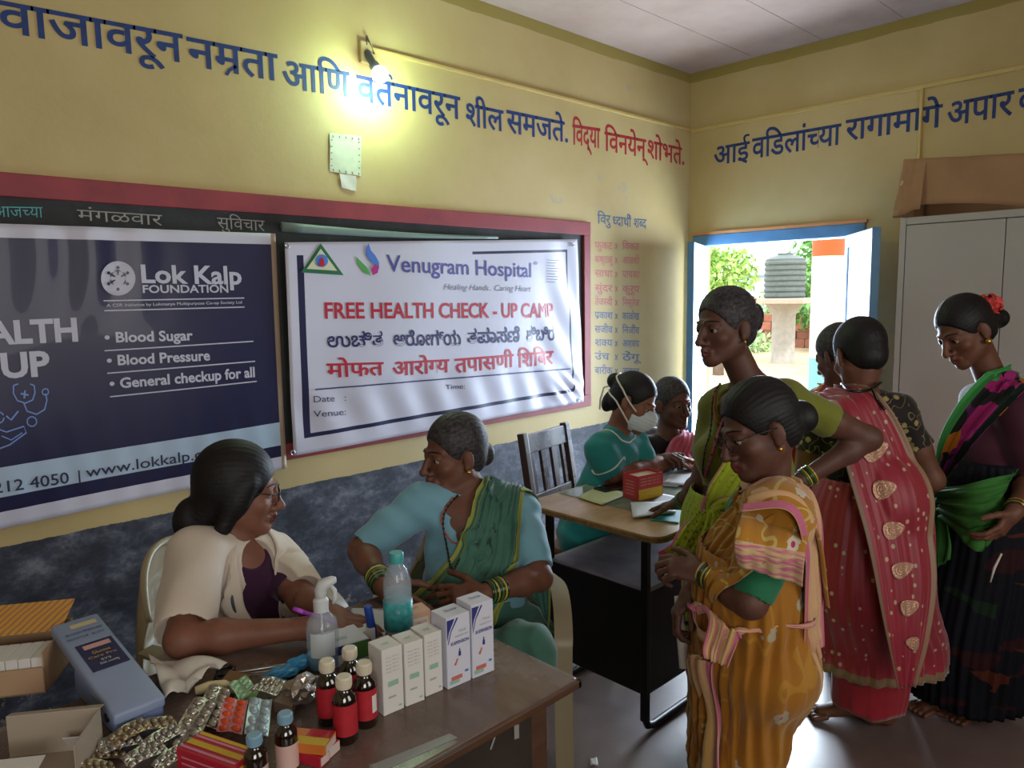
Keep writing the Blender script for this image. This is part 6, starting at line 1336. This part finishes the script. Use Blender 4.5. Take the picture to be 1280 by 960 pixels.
# spray bottle
c = at_z(405, 833, DZT); sp = empty('spray_bottle', tuple(c), math.atan2(-c[1], -c[0]), 'clear spray bottle with white trigger and blue liquid on the desk', 'bottle')
def glassy(name, c, rough=.05, alpha=.28):
    m, nt, b = new_mat(name); b.inputs['Base Color'].default_value = C4(c); b.inputs['Roughness'].default_value = rough; b.inputs['Alpha'].default_value = alpha; b.inputs['Specular IOR Level'].default_value = .8; return m
M_CLEAR = glassy('clear_plastic', '#b8c4d0', .06, .34); M_LIQ = glassy('blue_liquid', '#2f9ed0', .08, .8); M_WHP = mat('white_plastic', '#c6cacb', .4)
pf = [(.030, 0), (.034, .004), (.034, .085), (.031, .105), (.018, .122), (.013, .126), (.013, .132)]
bm = bmesh.new(); lathe(bm, pf, 30); bm_obj('bottle_body', bm, M_CLEAR, sp, smooth=True)
bm = bmesh.new(); lathe(bm, [(.0285, .003), (.032, .006), (.032, .034), (0, .034)], 30); bm_obj('liquid', bm, M_LIQ, sp, auto=.6)
bm = bmesh.new(); ring = [[bm.verts.new((.0346 * math.cos(a), .0346 * math.sin(a), z)) for a in np.linspace(-.8, .8, 14)] for z in (.035, .088)]
for k in range(13): bm.faces.new((ring[0][k], ring[0][k + 1], ring[1][k + 1], ring[1][k]))
bm_obj('label', bm, mat('white_label', '#c4cdd2', .5), sp, smooth=True)
bm = bmesh.new(); tube(bm, [(0, 0, .02), (0, 0, .13)], .0022, 6); bm_obj('dip_tube', bm, M_WHP, sp)
bm = bmesh.new(); lathe(bm, [(.016, .126), (.0165, .150), (.012, .156)], 20); bm_obj('collar', bm, M_WHP, sp, auto=.6)
hr = Matrix.Rotation(math.radians(80), 4, 'Z')
bm = bmesh.new(); tube(bm, [(0, 0, .150), (0, 0, .170), (.006, 0, .184), (.026, 0, .192), (.034, 0, .193)], [.011, .013, .014, .010, .006], 12); bm.transform(hr); bm_obj('spray_head', bm, M_WHP, sp, smooth=True)
bm = bmesh.new(); tube(bm, [(.020, 0, .184), (.030, 0, .170), (.030, 0, .152), (.026, 0, .140)], [.004, .005, .005, .003], 8); bm.transform(hr); bm_obj('trigger', bm, M_WHP, sp, smooth=True)
# water bottle
c = at_z(499, 798, DZT); wb = empty('water_bottle', tuple(c), 0, 'clear water bottle with a teal cap and teal label on the desk', 'bottle')
pf = [(.028, 0), (.032, .005)]
for k in range(5): pf += [(.0325, .012 + k * .02), (.0310, .020 + k * .02), (.0325, .028 + k * .02)]
pf += [(.0325, .125), (.031, .145), (.022, .170), (.014, .182), (.013, .190)]
bm = bmesh.new(); lathe(bm, pf, 30); bm_obj('bottle_body', bm, M_CLEAR, wb, smooth=True)
bm = bmesh.new(); lathe(bm, [(.0338, .030), (.0338, .095)], 30); bm_obj('label', bm, mat('teal_label', '#3fa6a8', .35, var=.35, vs=60), wb, smooth=True)
bm = bmesh.new(); lathe(bm, [(.0165, .184), (.017, .188), (.017, .205), (.0155, .208), (0, .208)], 24); bm_obj('cap', bm, mat('teal_cap', '#3f9c9a', .4), wb, auto=.6)
bm = bmesh.new(); lathe(bm, [(.030, .004), (.0312, .01), (.0312, .118), (0, .118)], 24); bm_obj('water', bm, glassy('water', '#a8c4cc', .03, .25), wb, auto=.6)
# blue glue stick tube, pen
bm = bmesh.new(); lathe(bm, [(.012, 0), (.0125, .003), (.010, .045), (.0095, .085), (.008, .088), (0, .088)], 20); o = bm_obj('blue_tube', bm, mat('royal_blue_plastic', '#1f3f96', .35), None, auto=.7); o.location = at_z(467, 800, DZT); o.rotation_euler = (0, math.radians(-8), 0); tag(o, 'royal blue plastic tube standing beside the peach cartons', 'tube')
pn = empty('pen', tuple(A(382, 766, 1.69)), 0, 'purple pen held in the writing hand behind the spray bottle', 'pen')
bm = bmesh.new(); d_ = Vector(dirv(1, -.25, .2)); tube(bm, [d_ * -.030, d_ * -.028, d_ * .07, d_ * .08], [.003, .0048, .0045, .001], 10); bm_obj('barrel', bm, mat('purple_pen', '#a040b8', .35), pn, smooth=True)
bm = bmesh.new(); tube(bm, [d_ * -.031, d_ * -.005], [.0052, .0052], 10); bm_obj('pen_cap', bm, mat('purple_pen_cap', '#b048c8', .35), pn, smooth=True)
# blood pressure monitor
bpA, bpB = at_z(142, 893, .805), at_z(206, 868, .805); bpC, bpD = at_z(124, 765, .865), at_z(61, 783, .865)
mon = empty('pressure_monitor', (float(bpA[0]), float(bpA[1]), DZT), 0, 'grey-blue digital blood pressure monitor standing tilted on the desk', 'monitor')
o_ = np.array(mon.location); M_MON = mat('grey_blue_plastic', '#8796b4', .42); M_MOND = mat('monitor_side', '#7080ac', .45)
u = bpB - bpA; w_ = np.linalg.norm(u[:2]); uh = nz(np.array([u[0], u[1], 0])); vdir = nz((bpD + bpC) / 2 - (bpA + bpB) / 2); Lm = np.linalg.norm((bpD + bpC) / 2 - (bpA + bpB) / 2); uh = nz(uh - vdir * (uh @ vdir)); nn = np.cross(uh, vdir)
def frame_box(bm, lo, hi, bev=.003, T=None, seg=3):
    vs = box(bm, lo, hi, bev, seg=seg)
    for v in vs: v.co = Vector(bpA - o_ + uh * v.co.x + vdir * v.co.y + nn * v.co.z)
bm = bmesh.new(); frame_box(bm, (-.002, -.006, -.024), (w_, Lm, 0), .006); bm_obj('top_case', bm, M_MON, mon, auto=.6)
bm = bmesh.new(); b0 = at_z(147, 919, DZT); 
vsb = box(bm, (.0, .004, 0), (w_ * .99, Lm * .62, .05), .006, seg=3); hz = nz(np.array([vdir[0], vdir[1], 0]))
for v in vsb:
    t = v.co.y / Lm; v.co = Vector(bpA - o_ + uh * v.co.x + hz * v.co.y) + Vector((0, 0, (v.co.z / .05) * (.036 + .03 * t) - (bpA[2] - DZT)))
bm_obj('base_case', bm, M_MOND, mon, auto=.6)
def mon_rect(name, u0, u1, v0, v1, m, lift=.0008): return pyd(name, [bpA - o_ + uh * a * w_ + vdir * b * Lm + nn * lift for a, b in ((u0, v0), (u1, v0), (u1, v1), (u0, v1))], [(0, 1, 2, 3)], m, mon)
M_NVL = mat('monitor_label', '#1f2550', .35)
mon_rect('printed_screen', .14, .90, .40, .70, M_NVL); mon_rect('printed_badge', .26, .82, .63, .675, mat('badge_pink', '#c79a94', .4), .0014); mon_rect('printed_badge', .30, .86, .89, .935, mat('badge_gold', '#c2b68a', .4))
def mon_text(s, u0, u1, v0, hf, m):
    V, Fc = gm(s, .0); x0, x1 = V[:, 0].min(), V[:, 0].max(); pyd('printed_words', [bpA - o_ + uh * (u0 + (u1 - u0) * (x - x0) / (x1 - x0)) * w_ + vdir * (v0 + hf * y / .7) * Lm + nn * .0022 for x, y in V], Fc, m, mon)
mon_text('BLOOD PRESSURE', .12, .88, .82, .022, M_NVL); mon_text('MONITOR  AUTO', .08, .86, .765, .022, M_NVL); mon_text('Glucose', .35, .72, .565, .03, mat('label_gold', '#c0a040', .5)); mon_text('Care Pro', .22, .80, .525, .022, mat('label_gold', '#c0a040', .5)); mon_text('SYS', .42, .62, .48, .02, W1); mon_text('DIA mmHg', .36, .74, .445, .02, W1)
bm = bmesh.new(); tube(bm, [Vector(p) for p in ([bpA - o_ + uh * -.003 + hz * .035 + np.array([0, 0, -.020]), bpA - o_ + uh * .004 + hz * .035 + np.array([0, 0, -.020])])], .009, 18); bm_obj('cuff_socket', bm, M_BLKP, mon)
# cartons at the left edge
cr_ = at_z(62, 866, DZT)
ct = empty('open_carton', (.10, 1.66, DZT), math.radians(2), 'open carton packed with small white packs under a yellow printed flap', 'box')
C0, C1 = at_z(-60, 880, DZT), at_z(58, 866, DZT)
ct.location = Vector(C0); ct.rotation_euler = (0, 0, math.atan2((C1 - C0)[1], (C1 - C0)[0])); wL = float(np.linalg.norm(C1 - C0))
M_KR = mat('kraft_tan', '#a8896c', .8, var=.06); M_YP, nt_, b_p = new_mat('yellow_printed_card')
vo = N(nt_, 'ShaderNodeTexWave'); vo.inputs['Scale'].default_value = 22; vo.inputs['Distortion'].default_value = 1.5; vo.inputs['Detail'].default_value = 1; nt_.links.new(coord(nt_, 'Object', (1, 1.2, 1), (0, 0, .35)), vo.inputs['Vector']); nt_.links.new(mixc(nt_, mth(nt_, 'GREATER_THAN', vo.outputs['Fac'], .72), '#c99a3c', '#a86a5c'), b_p.inputs['Base Color'])
bm = bmesh.new(); t = .003
for lo, hi in (((0, 0, 0), (wL, t, .055)), ((0, .17, 0), (wL, .17 + t, .085)), ((wL - t, 0, 0), (wL, .17, .085)), ((0, 0, 0), (t, .17, .085)), ((0, 0, 0), (wL, .17, t))): box(bm, lo, hi)
bm_obj('carton_body', bm, M_KR, ct)
bm = bmesh.new(); vs = box(bm, (0, 0, 0), (wL, .10, .002)); tf(bm, vs, Matrix.Translation((0, .10, .088)) @ Matrix.Rotation(math.radians(18), 4, 'X')); bm_obj('carton_flap', bm, M_YP, ct)
pkm = None
for i in range(7):
    bm = bmesh.new(); box(bm, (0, 0, 0), (wL / 7 - .002, .08, .07), .001, seg=1); o = bm_obj('medicine_pack', bm, W1, None); o.matrix_world = Matrix.LocRotScale(None, None, None)
    p_ = Matrix.Translation(ct.location) @ Matrix.Rotation(ct.rotation_euler[2], 4, 'Z') @ Matrix.Translation((t + i * (wL - 2 * t) / 7, .008, t)) ; o.matrix_world = p_; tag(o, 'small white pack standing in a row inside the yellow-flapped carton', 'box', 'packs in the open carton')
cw = empty('white_carton', (0, 0, DZT), 0, 'opened white carton at the lower left corner with its flap folded inwards', 'box')
q0, q1 = at_z(-30, 1000, DZT), at_z(98, 985, DZT); cw.location = Vector(q0); cw.rotation_euler = (0, 0, math.atan2((q1 - q0)[1], (q1 - q0)[0])); wL = float(np.linalg.norm(q1 - q0)); M_CWI = mat('carton_inside', '#9c9080', .75); M_CWO = mat('carton_outside', '#c8c4c0', .6)
bm = bmesh.new(); hC = .075
for lo, hi in (((0, .11, 0), (wL, .112, hC)), ((wL - .002, 0, 0), (wL, .11, hC)), ((0, 0, 0), (wL, .11, .002))): box(bm, lo, hi)
bm_obj('carton_body', bm, M_CWI, cw)
bm = bmesh.new(); vs = box(bm, (0, 0, 0), (.05, .035, .0015)); tf(bm, vs, Matrix.Translation((wL - .05, .075, .045)) @ Matrix.Rotation(math.radians(-50), 4, 'X')); bm_obj('inner_flap', bm, M_CWO, cw)
bm = bmesh.new(); vs = box(bm, (0, -.05, 0), (wL * .62, 0, .0015)); tf(bm, vs, Matrix.Translation((0, .03, .045)) @ Matrix.Rotation(math.radians(10), 4, 'X')); bm_obj('front_flap', bm, M_CWO, cw)
bm = bmesh.new(); vs = box(bm, (0, 0, 0), (wL, .02, .002)); tf(bm, vs, Matrix.Translation((0, .11, hC)) @ Matrix.Rotation(math.radians(-14), 4, 'X')); bm_obj('top_flap', bm, M_CWI, cw)
# ------------------------------------------------------------------ far table
M_LAM = wood('table_laminate', '#a58560', '#b9986e', .4, (2, 8, 8), '#8f7458'); M_BLKM = mat('black_steel', '#0e0e10', .4, .3); M_SHF = mat('grey_shelf', '#8d8a96', .5, .1, var=.35, vs=6); M_RIM = mat('worn_table_edge', '#7a5c34', .6, var=.4, vs=60)
tb = empty('steel_table', (2.42, 1.66, 0), label='steel-framed table with a tan laminate top and black side panels', cat='table')
def rounded(bm, x0, x1, y0, y1, z0, z1, r, org):
    pts = []
    for cx_, cy_, a0 in ((x1 - r, y1 - r, 0), (x0 + r, y1 - r, 90), (x0 + r, y0 + r, 180), (x1 - r, y0 + r, 270)):
        for k in range(7): a = math.radians(a0 + 15 * k); pts.append((cx_ + r * math.cos(a) - org[0], cy_ + r * math.sin(a) - org[1]))
    n = len(pts); lo = [bm.verts.new((x, y, z0)) for x, y in pts]; hi = [bm.verts.new((x, y, z1)) for x, y in pts]; bm.faces.new(lo[::-1]); bm.faces.new(hi)
    for k in range(n): bm.faces.new((lo[k], lo[(k + 1) % n], hi[(k + 1) % n], hi[k]))
bm = bmesh.new(); rounded(bm, 1.94, 2.98, 1.345, 1.965, .740, .757, .05, (2.42, 1.66)); bm_obj('table_top', bm, M_LAM, tb)
bm = bmesh.new(); rounded(bm, 1.936, 2.984, 1.341, 1.969, .736, .752, .052, (2.42, 1.66)); bm_obj('table_rim', bm, M_RIM, tb)
for x in (2.02, 2.84):
    for y in (1.45, 1.90): cbox('leg', (x - .013, y - .013, .05), (x + .013, y + .013, .736), M_BLKM, tb, .003)
for x in (2.02, 2.84): cbox('cross_rail', (x - .012, 1.45, .71), (x + .012, 1.90, .736), M_BLKM, tb)
for y in (1.45, 1.90): cbox('cross_rail', (2.02, y - .012, .71), (2.84, y + .012, .736), M_BLKM, tb)
for y in (1.45, 1.90):
    bm = bmesh.new(); tube(bm, [(2.02 - 2.42, y - 1.66, .13), (2.02 - 2.42, y - 1.66, .06), (2.035 - 2.42, y - 1.66, .028), (2.07 - 2.42, y - 1.66, .016), (2.80 - 2.42, y - 1.66, .016), (2.83 - 2.42, y - 1.66, .03), (2.84 - 2.42, y - 1.66, .06)], .014, 10); bm_obj('foot_runner', bm, M_BLKM, tb, smooth=True)
cbox('shelf', (2.02, 1.445, .52), (2.84, 1.905, .535), M_SHF, tb); cbox('side_panel', (2.008, 1.44, .15), (2.018, 1.91, .525), M_BLKM, tb); cbox('front_panel', (2.02, 1.438, .15), (2.84, 1.446, .522), M_BLKM, tb)
o = slab('glass_sheet', 'glass sheet laid over papers on the far table', 'glass', [(699, 617), (788, 639), (905, 620), (800, 590)], .757, .004, glassy('table_glass', '#7fb0ac', .04, .35))
def sheet_t(label, px, z, m, cat='paper', name='paper_sheet', h=.002, group=None): return sheet(name, label, cat, px, z, m, h, 2, 6, .0008, group=group)
TZ = .7615
sheet_t('pale yellow chart lying under the glass near its corner', [(722, 622), (752, 632), (785, 618), (750, 607)], TZ, mat('pale_yellow_paper', '#b8bc8a', .7))
sheet_t('light blue form on the far table beside the writing hand', [(808, 605), (846, 610), (872, 590), (836, 582)], TZ, mat('pale_blue_paper', '#a8c4d4', .7))
sheet_t('white form under the writing hand at the far table edge', [(826, 604), (858, 608), (868, 592), (838, 592)], TZ + .003, M_PAP)
sheet_t('silvery printed slip behind the booklet', [(815, 628), (838, 632), (850, 622), (828, 618)], TZ + .002, M_PAP)
e, L, Hh = ground_box('teal_folder', 'thin teal folder under the white booklet on the far table', 'folder', (812, 651), (848, 655), .14, 0, mat('teal_folder', '#2f8c90', .5), base=.757, thick=.006)
sheet('white_booklet', 'white printed booklet under the hand at the front edge of the far table', 'booklet', [(791, 648), (845, 642), (842, 628), (788, 630)], .764, M_PAP, .004, 4, 8, .003)
e = empty('mobile_phone', tuple(at_z(765, 611, TZ)), math.radians(-8), 'black mobile phone lying on the glass of the far table', 'phone')
bm = bmesh.new(); box(bm, (-.07, -.036, 0), (.07, .036, .010), .004); bm_obj('phone_body', bm, M_BLKP, e); bm = bmesh.new(); box(bm, (-.064, -.032, .010), (.064, .032, .0106)); bm_obj('phone_screen', bm, mat('phone_screen', '#2a1c1c', .08), e)
e, L, Hh = ground_box('test_kit_box', 'open red and yellow card box on the far table', 'box', (797.5, 627), (828.5, 620), .0, 596, RDX, base=TZ); 
for c_ in list(e.children): bpy.data.objects.remove(c_)
KR = mat('kit_red', '#b03038', .5); D_ = .085; bm = bmesh.new(); t = .002
for lo, hi in (((0, 0, 0), (L, t, Hh)), ((0, D_ - t, 0), (L, D_, Hh)), ((0, 0, 0), (t, D_, Hh)), ((L - t, 0, 0), (L, D_, Hh)), ((0, 0, 0), (L, D_, t))): box(bm, lo, hi)
bm_obj('box_body', bm, KR, e)
bm = bmesh.new(); box(bm, (t, t, Hh - .012), (L - t, D_ - t, Hh - .010)); bm_obj('inner_card', bm, mat('inner_card', '#b59c84', .8), e)
face_rect(e, 'printed_panel', 'front', .02, .98, .03, .45, L, D_, Hh, YLX)
for k in range(3): face_text(e, 'RAPID TEST KIT 25 T', .1, .9, .84 - .12 * k, .055, L, Hh, PLX)
face_text(e, 'store dry', .1, .5, .30, .05, L, Hh, KR)
for k in range(5): face_rect(e, 'printed_stripe', 'left', .2, .75, .2 + .13 * k, .24 + .13 * k, L, D_, Hh, mat('kit_pale', '#c07a74', .5))
# wooden slat chair of the nurse
M_CHW = wood('dark_chair_wood', '#3a2a26', '#4c3a36', .3, (8, 8, 2)); M_SEATW = wood('chair_seat', '#8a6458', '#7a5448', .5)

def chair_frame(e, P0, u, n_, pieces): pass
P0 = at_y(650, 541, 2.30); P1 = at_y(708, 531, 2.36); zt = float((P0[2] + P1[2]) / 2); u = nz(np.array([P1[0] - P0[0], P1[1] - P0[1], 0])); Wc = float(np.linalg.norm((P1 - P0)[:2])) ; n_ = np.array([u[1], -u[0], 0])
wc = empty('wooden_chair', (float(P0[0]), float(P0[1]), 0), math.atan2(u[1], u[0]), 'empty dark wooden chair with a slatted back, behind the far table', 'chair')
def cb2(name, lo, hi, m, bev=.004, rot=None):
    bm = bmesh.new(); vs = box(bm, lo, hi, bev)
    if rot is not None: tf(bm, vs, rot)
    return bm_obj(name, bm, m, wc)
Wc = max(Wc, .34); lean = Matrix.Translation((0, 0, .45)) @ Matrix.Rotation(math.radians(-9), 4, 'X') @ Matrix.Translation((0, 0, -.45)); hb = zt
off_ = Matrix.Translation((0, -(hb - .45) * math.sin(math.radians(9)), 0))
for x in (0, Wc - .035): cb2('back_post', (x, -.018, .45), (x + .035, .018, hb + .01), M_CHW, rot=off_ @ lean)
cb2('top_rail', (.03, -.012, hb - .085), (Wc - .03, .012, hb), M_CHW, rot=off_ @ lean); cb2('lower_rail', (.03, -.012, .60), (Wc - .03, .012, .66), M_CHW, rot=off_ @ lean)
for k in range(4):
    x = .045 + k * (Wc - .09 - .035) / 3; cb2('back_slat', (x, -.008, .65), (x + [.035, .05, .05, .03][k] * .8, .008, hb - .08), M_CHW, .002, rot=off_ @ lean)
yb = -(hb - .45) * math.sin(math.radians(9))
cb2('seat', (-.01, yb - .38, .43), (Wc + .01, yb + .02, .455), M_SEATW)
for x in (0, Wc - .035):
    for y in (yb - .36, yb - .018): cb2('leg', (x, y, 0), (x + .035, y + .035, .43), M_CHW)
cb2('seat_rail', (.0, yb - .36, .37), (Wc, yb - .34, .43), M_CHW); cb2('seat_rail', (.0, yb - .35, .12), (.02, yb, .15), M_CHW)
# plastic armchairs
M_PLA = mat('beige_plastic', '#94876a', .42, var=.05, vs=3); M_PLG = mat('grey_plastic', '#8a8a8c', .45)
def plastic_chair(loc, rz, label, m, sc=1.0):
    e = empty('plastic_chair', loc, rz, label, 'chair'); n, k = 40, 40
    # back shell: local -y is the sitter's front
    V = []
    for j in range(k + 1):
        for i in range(n + 1):
            a = (i / n - .5) * 2.3; t = j / k; w = .255 * (1 - .30 * max(0, t - .45) ** 1.5 * 2.2); topz = .44 + (.42 - .16 * abs(i / n - .5) ** 2.2 * 4.6) * t
            x = math.sin(a) * w; y = math.cos(a) * w * .75 - .05 + .10 * t; d = 0
            if .12 < t < .80 and abs(a) < .85: d = -.006 * (abs(math.sin(a * 11)) ** .5 * abs(math.sin(t * 21)) ** .5)
            V.append(((x * (1 + d / .2)), y + d, topz))
    Fc = [(j * (n + 1) + i, j * (n + 1) + i + 1, (j + 1) * (n + 1) + i + 1, (j + 1) * (n + 1) + i) for j in range(k) for i in range(n)]
    o = pyd('backrest', V, Fc, m, e, smooth=True); s = o.modifiers.new('s', 'SOLIDIFY'); s.thickness = .008
    bm = bmesh.new(); tube(bm, [V[(k) * (n + 1) + i] for i in range(n + 1)], .011, 8); bm_obj('back_rim', bm, m, e, smooth=True)
    bm = bmesh.new(); box(bm, (-.22, -.23, .415), (.22, .17, .435), .02, seg=3); bm_obj('seat', bm, m, e, auto=.6)
    for s_ in (-1, 1):
        V2 = []; pts = spline([(s_ * .235, .06, .66), (s_ * .262, -.04, .665), (s_ * .265, -.15, .65), (s_ * .262, -.22, .60), (s_ * .258, -.24, .50), (s_ * .262, -.245, .02)], 30)
        bm = bmesh.new(); rings = []
        for q in pts: rings.append([bm.verts.new((q[0] + dx * (1 if s_ > 0 else 1), q[1] + dy, q[2] + dz)) for dx, dy, dz in ((-.026, .004, .004), (.026, .004, .004), (.026, -.006, -.006), (-.026, -.006, -.006))])
        for a, b_ in zip(rings[:-1], rings[1:]):
            for q in range(4): bm.faces.new((a[q], a[(q + 1) % 4], b_[(q + 1) % 4], b_[q]))
        bm.faces.new(rings[0][::-1]); bm.faces.new(rings[-1]); bm_obj('arm_and_front_leg', bm, m, e, auto=.7)
        bm = bmesh.new(); vs = box(bm, (s_ * .22 - .022, .15, 0), (s_ * .22 + .022, .175, .45), .004); bm_obj('back_leg', bm, m, e)
    return e
plastic_chair((.80, 2.02, 0), math.radians(30), 'beige moulded plastic armchair with a lattice back, under the woman in the white coat', M_PLA)
plastic_chair((1.43, 1.68, 0), math.radians(-42), 'beige plastic armchair under the woman in the light blue blouse', M_PLA)
plastic_chair((float(pink.pelvis[0]) + .05, float(pink.pelvis[1]) + .02, 0), math.radians(-10), 'grey plastic armchair under the woman with the pink scarf', M_PLG)
st_ = empty('stool', (float(nurse.pelvis[0]), float(nurse.pelvis[1]), 0), .2, 'low brown wooden stool under the person in the teal tunic', 'stool')
bm = bmesh.new(); box(bm, (-.17, -.15, .40), (.17, .15, .425), .006); bm_obj('seat', bm, M_SEATW, st_)
for x in (-.15, .12):
    for y in (-.13, .10): bm = bmesh.new(); box(bm, (x, y, 0), (x + .03, y + .03, .40), .003); bm_obj('leg', bm, M_CHW, st_)
# ------------------------------------------------------------------ steel cupboard and cardboard carton on it
M_CUP = mat('grey_enamel', '#a6a5a2', .42, .1, var=.04, vs=2); M_CUPD = mat('dark_gap', '#3c3c38', .7)
cup = empty('steel_cupboard', (4.0, .9, 0), label='tall grey two-door steel cupboard against the right wall', cat='cupboard')
CX, CY0, CY1, CZ = 4.0, .44, 1.352, 1.895
cbox('carcass', (CX + .012, CY0, .09), (4.49, CY1, CZ), M_CUP, cup, .006); cbox('frame', (CX, CY1 - .028, .09), (CX + .02, CY1, CZ), M_CUP, cup, .003); cbox('frame', (CX, CY0, .09), (CX + .02, CY0 + .028, CZ), M_CUP, cup, .003); cbox('frame', (CX, CY0 + .0285, CZ - .035), (CX + .02, CY1 - .0285, CZ), M_CUP, cup, .003)
cbox('door_gap', (CX + .006, CY0 + .02, .12), (CX + .013, CY1 - .02, CZ - .03), M_CUPD, cup)
ym = float(at_x(1257, 290, CX)[1])
cbox('cupboard_door', (CX, ym + .002, .14), (CX + .012, CY1 - .032, CZ - .039), M_CUP, cup, .002); d2 = cbox('cupboard_door', (CX, CY0 + .032, .14), (CX + .012, ym - .002, CZ - .039), M_CUP, cup, .002)
hb_ = bmesh.new(); tube(hb_, [(CX - 4.0 - .0, ym - .05 - .9, 1.0), (CX - 4.0 - .03, ym - .05 - .9, 1.0), (CX - 4.0 - .03, ym - .05 - .9, .88), (CX - 4.0, ym - .05 - .9, .88)], .006, 8); hd2 = bm_obj('door_handle', hb_, M_STEEL, d2, smooth=True); 
for y in (CY0 + .02, CY1 - .06):
    for x in (CX + .02, 4.43): cbox('foot', (x, y, 0), (x + .04, y + .04, .09), M_CUPD, cup)
M_CARD = mat('brown_cardboard', '#9c7a58', .85, var=.14, vs=4, bmp=.15, bs=20); M_CARDL = mat('cardboard_torn_edge', '#c9a088', .85)
cb3 = empty('cardboard_box', (4.2, .95, CZ), label='battered brown cardboard box lying open on the steel cupboard', cat='box')
def warp_panel(name, quad, m, th=.004, amp=.012, n=24, seed=0):
    P = [np.array(q, float) for q in quad]; rr = np.random.default_rng(seed); ph = rr.random(4) * 6; nr = nz(np.cross(P[1] - P[0], P[3] - P[0])); V = []
    for j in range(9):
        for i in range(n + 1):
            a, b_ = i / n, j / 8; q = (P[0] * (1 - a) + P[1] * a) * (1 - b_) + (P[3] * (1 - a) + P[2] * a) * b_
            q = q + nr * amp * (abs(math.sin(7 * a + ph[0])) ** 3 + .5 * abs(math.sin(13 * a + 2 * b_ + ph[1])) ** 6); q[2] += .006 * math.sin(6 * a + ph[2]) * b_
            V.append(q - np.array(cb3.location))
    Fc = [(j * (n + 1) + i, j * (n + 1) + i + 1, (j + 1) * (n + 1) + i + 1, (j + 1) * (n + 1) + i) for j in range(8) for i in range(n)]
    o = pyd(name, V, Fc, m, cb3, smooth=True); s = o.modifiers.new('s', 'SOLIDIFY'); s.thickness = th
    return o
f_ = [at_x(1131, 199, 3.99), at_x(1300, 190, 3.99), at_x(1300, 264, 3.99), at_x(1143, 254, 3.99)]
for q in f_: q[2] = max(q[2], CZ + .006)
warp_panel('box_panel', f_, M_CARD, seed=2)
warp_panel('box_panel', [f_[0], f_[0] + np.array([.42, .03, -.02]), np.array([4.42, 1.37, CZ + .006]), np.array([4.01, 1.385, CZ + .006])], M_CARD, seed=4)
warp_panel('box_flap', [f_[0] + np.array([.0, .004, .0]), f_[0] + np.array([0.0, -.10, -.01]), at_x(1150, 262, 3.97), at_x(1117, 270, 3.985)], M_CARD, amp=.004, seed=5)
warp_panel('box_panel', [f_[0] + np.array([.42, .03, -.02]), f_[1] + np.array([.42, 0, -.02]), np.array([4.42, .55, CZ + .006]), np.array([4.42, 1.37, CZ + .006])], M_CARD, seed=6)
bm = bmesh.new(); tube(bm, [at_x(1129, 226, 3.985) - np.array(cb3.location), at_x(1126, 232, 3.985) - np.array(cb3.location)], [.008, .005], 6); bm_obj('torn_paper', bm, M_CARDL, cb3)
# papers held in hands
P_ = [A(843, 758, 1.95), A(856, 756, 1.94), A(861, 835, 1.90), A(850, 832, 1.92)]
bm = bmesh.new(); tube(bm, [A(848, 745, 1.94), A(852, 790, 1.92), A(857, 835, 1.90)], [.011, .014, .016], 12); tag(bm_obj('rolled_paper', bm, mat('rolled_white_paper', '#c4bfb8', .8), None, smooth=True), 'rolled white paper held pointing down in front of the mustard saree', 'paper')
bm = bmesh.new(); tube(bm, [A(1252, 692, 2.29), A(1243, 710, 2.28), A(1238, 728, 2.28)], [.003, .004, .002], 8); tag(bm_obj('folded_slip', bm, mat('rolled_white_paper', '#c4bfb8', .8), None, smooth=True), 'thin white paper slip hanging from the hand at the right edge', 'paper')
sheet('paper_scrap', 'small crumpled white scrap on the floor near the desk corner', 'paper', [(738, 958), (748, 958), (746, 949), (738, 950)], .001, W1, .006, 6, 4)
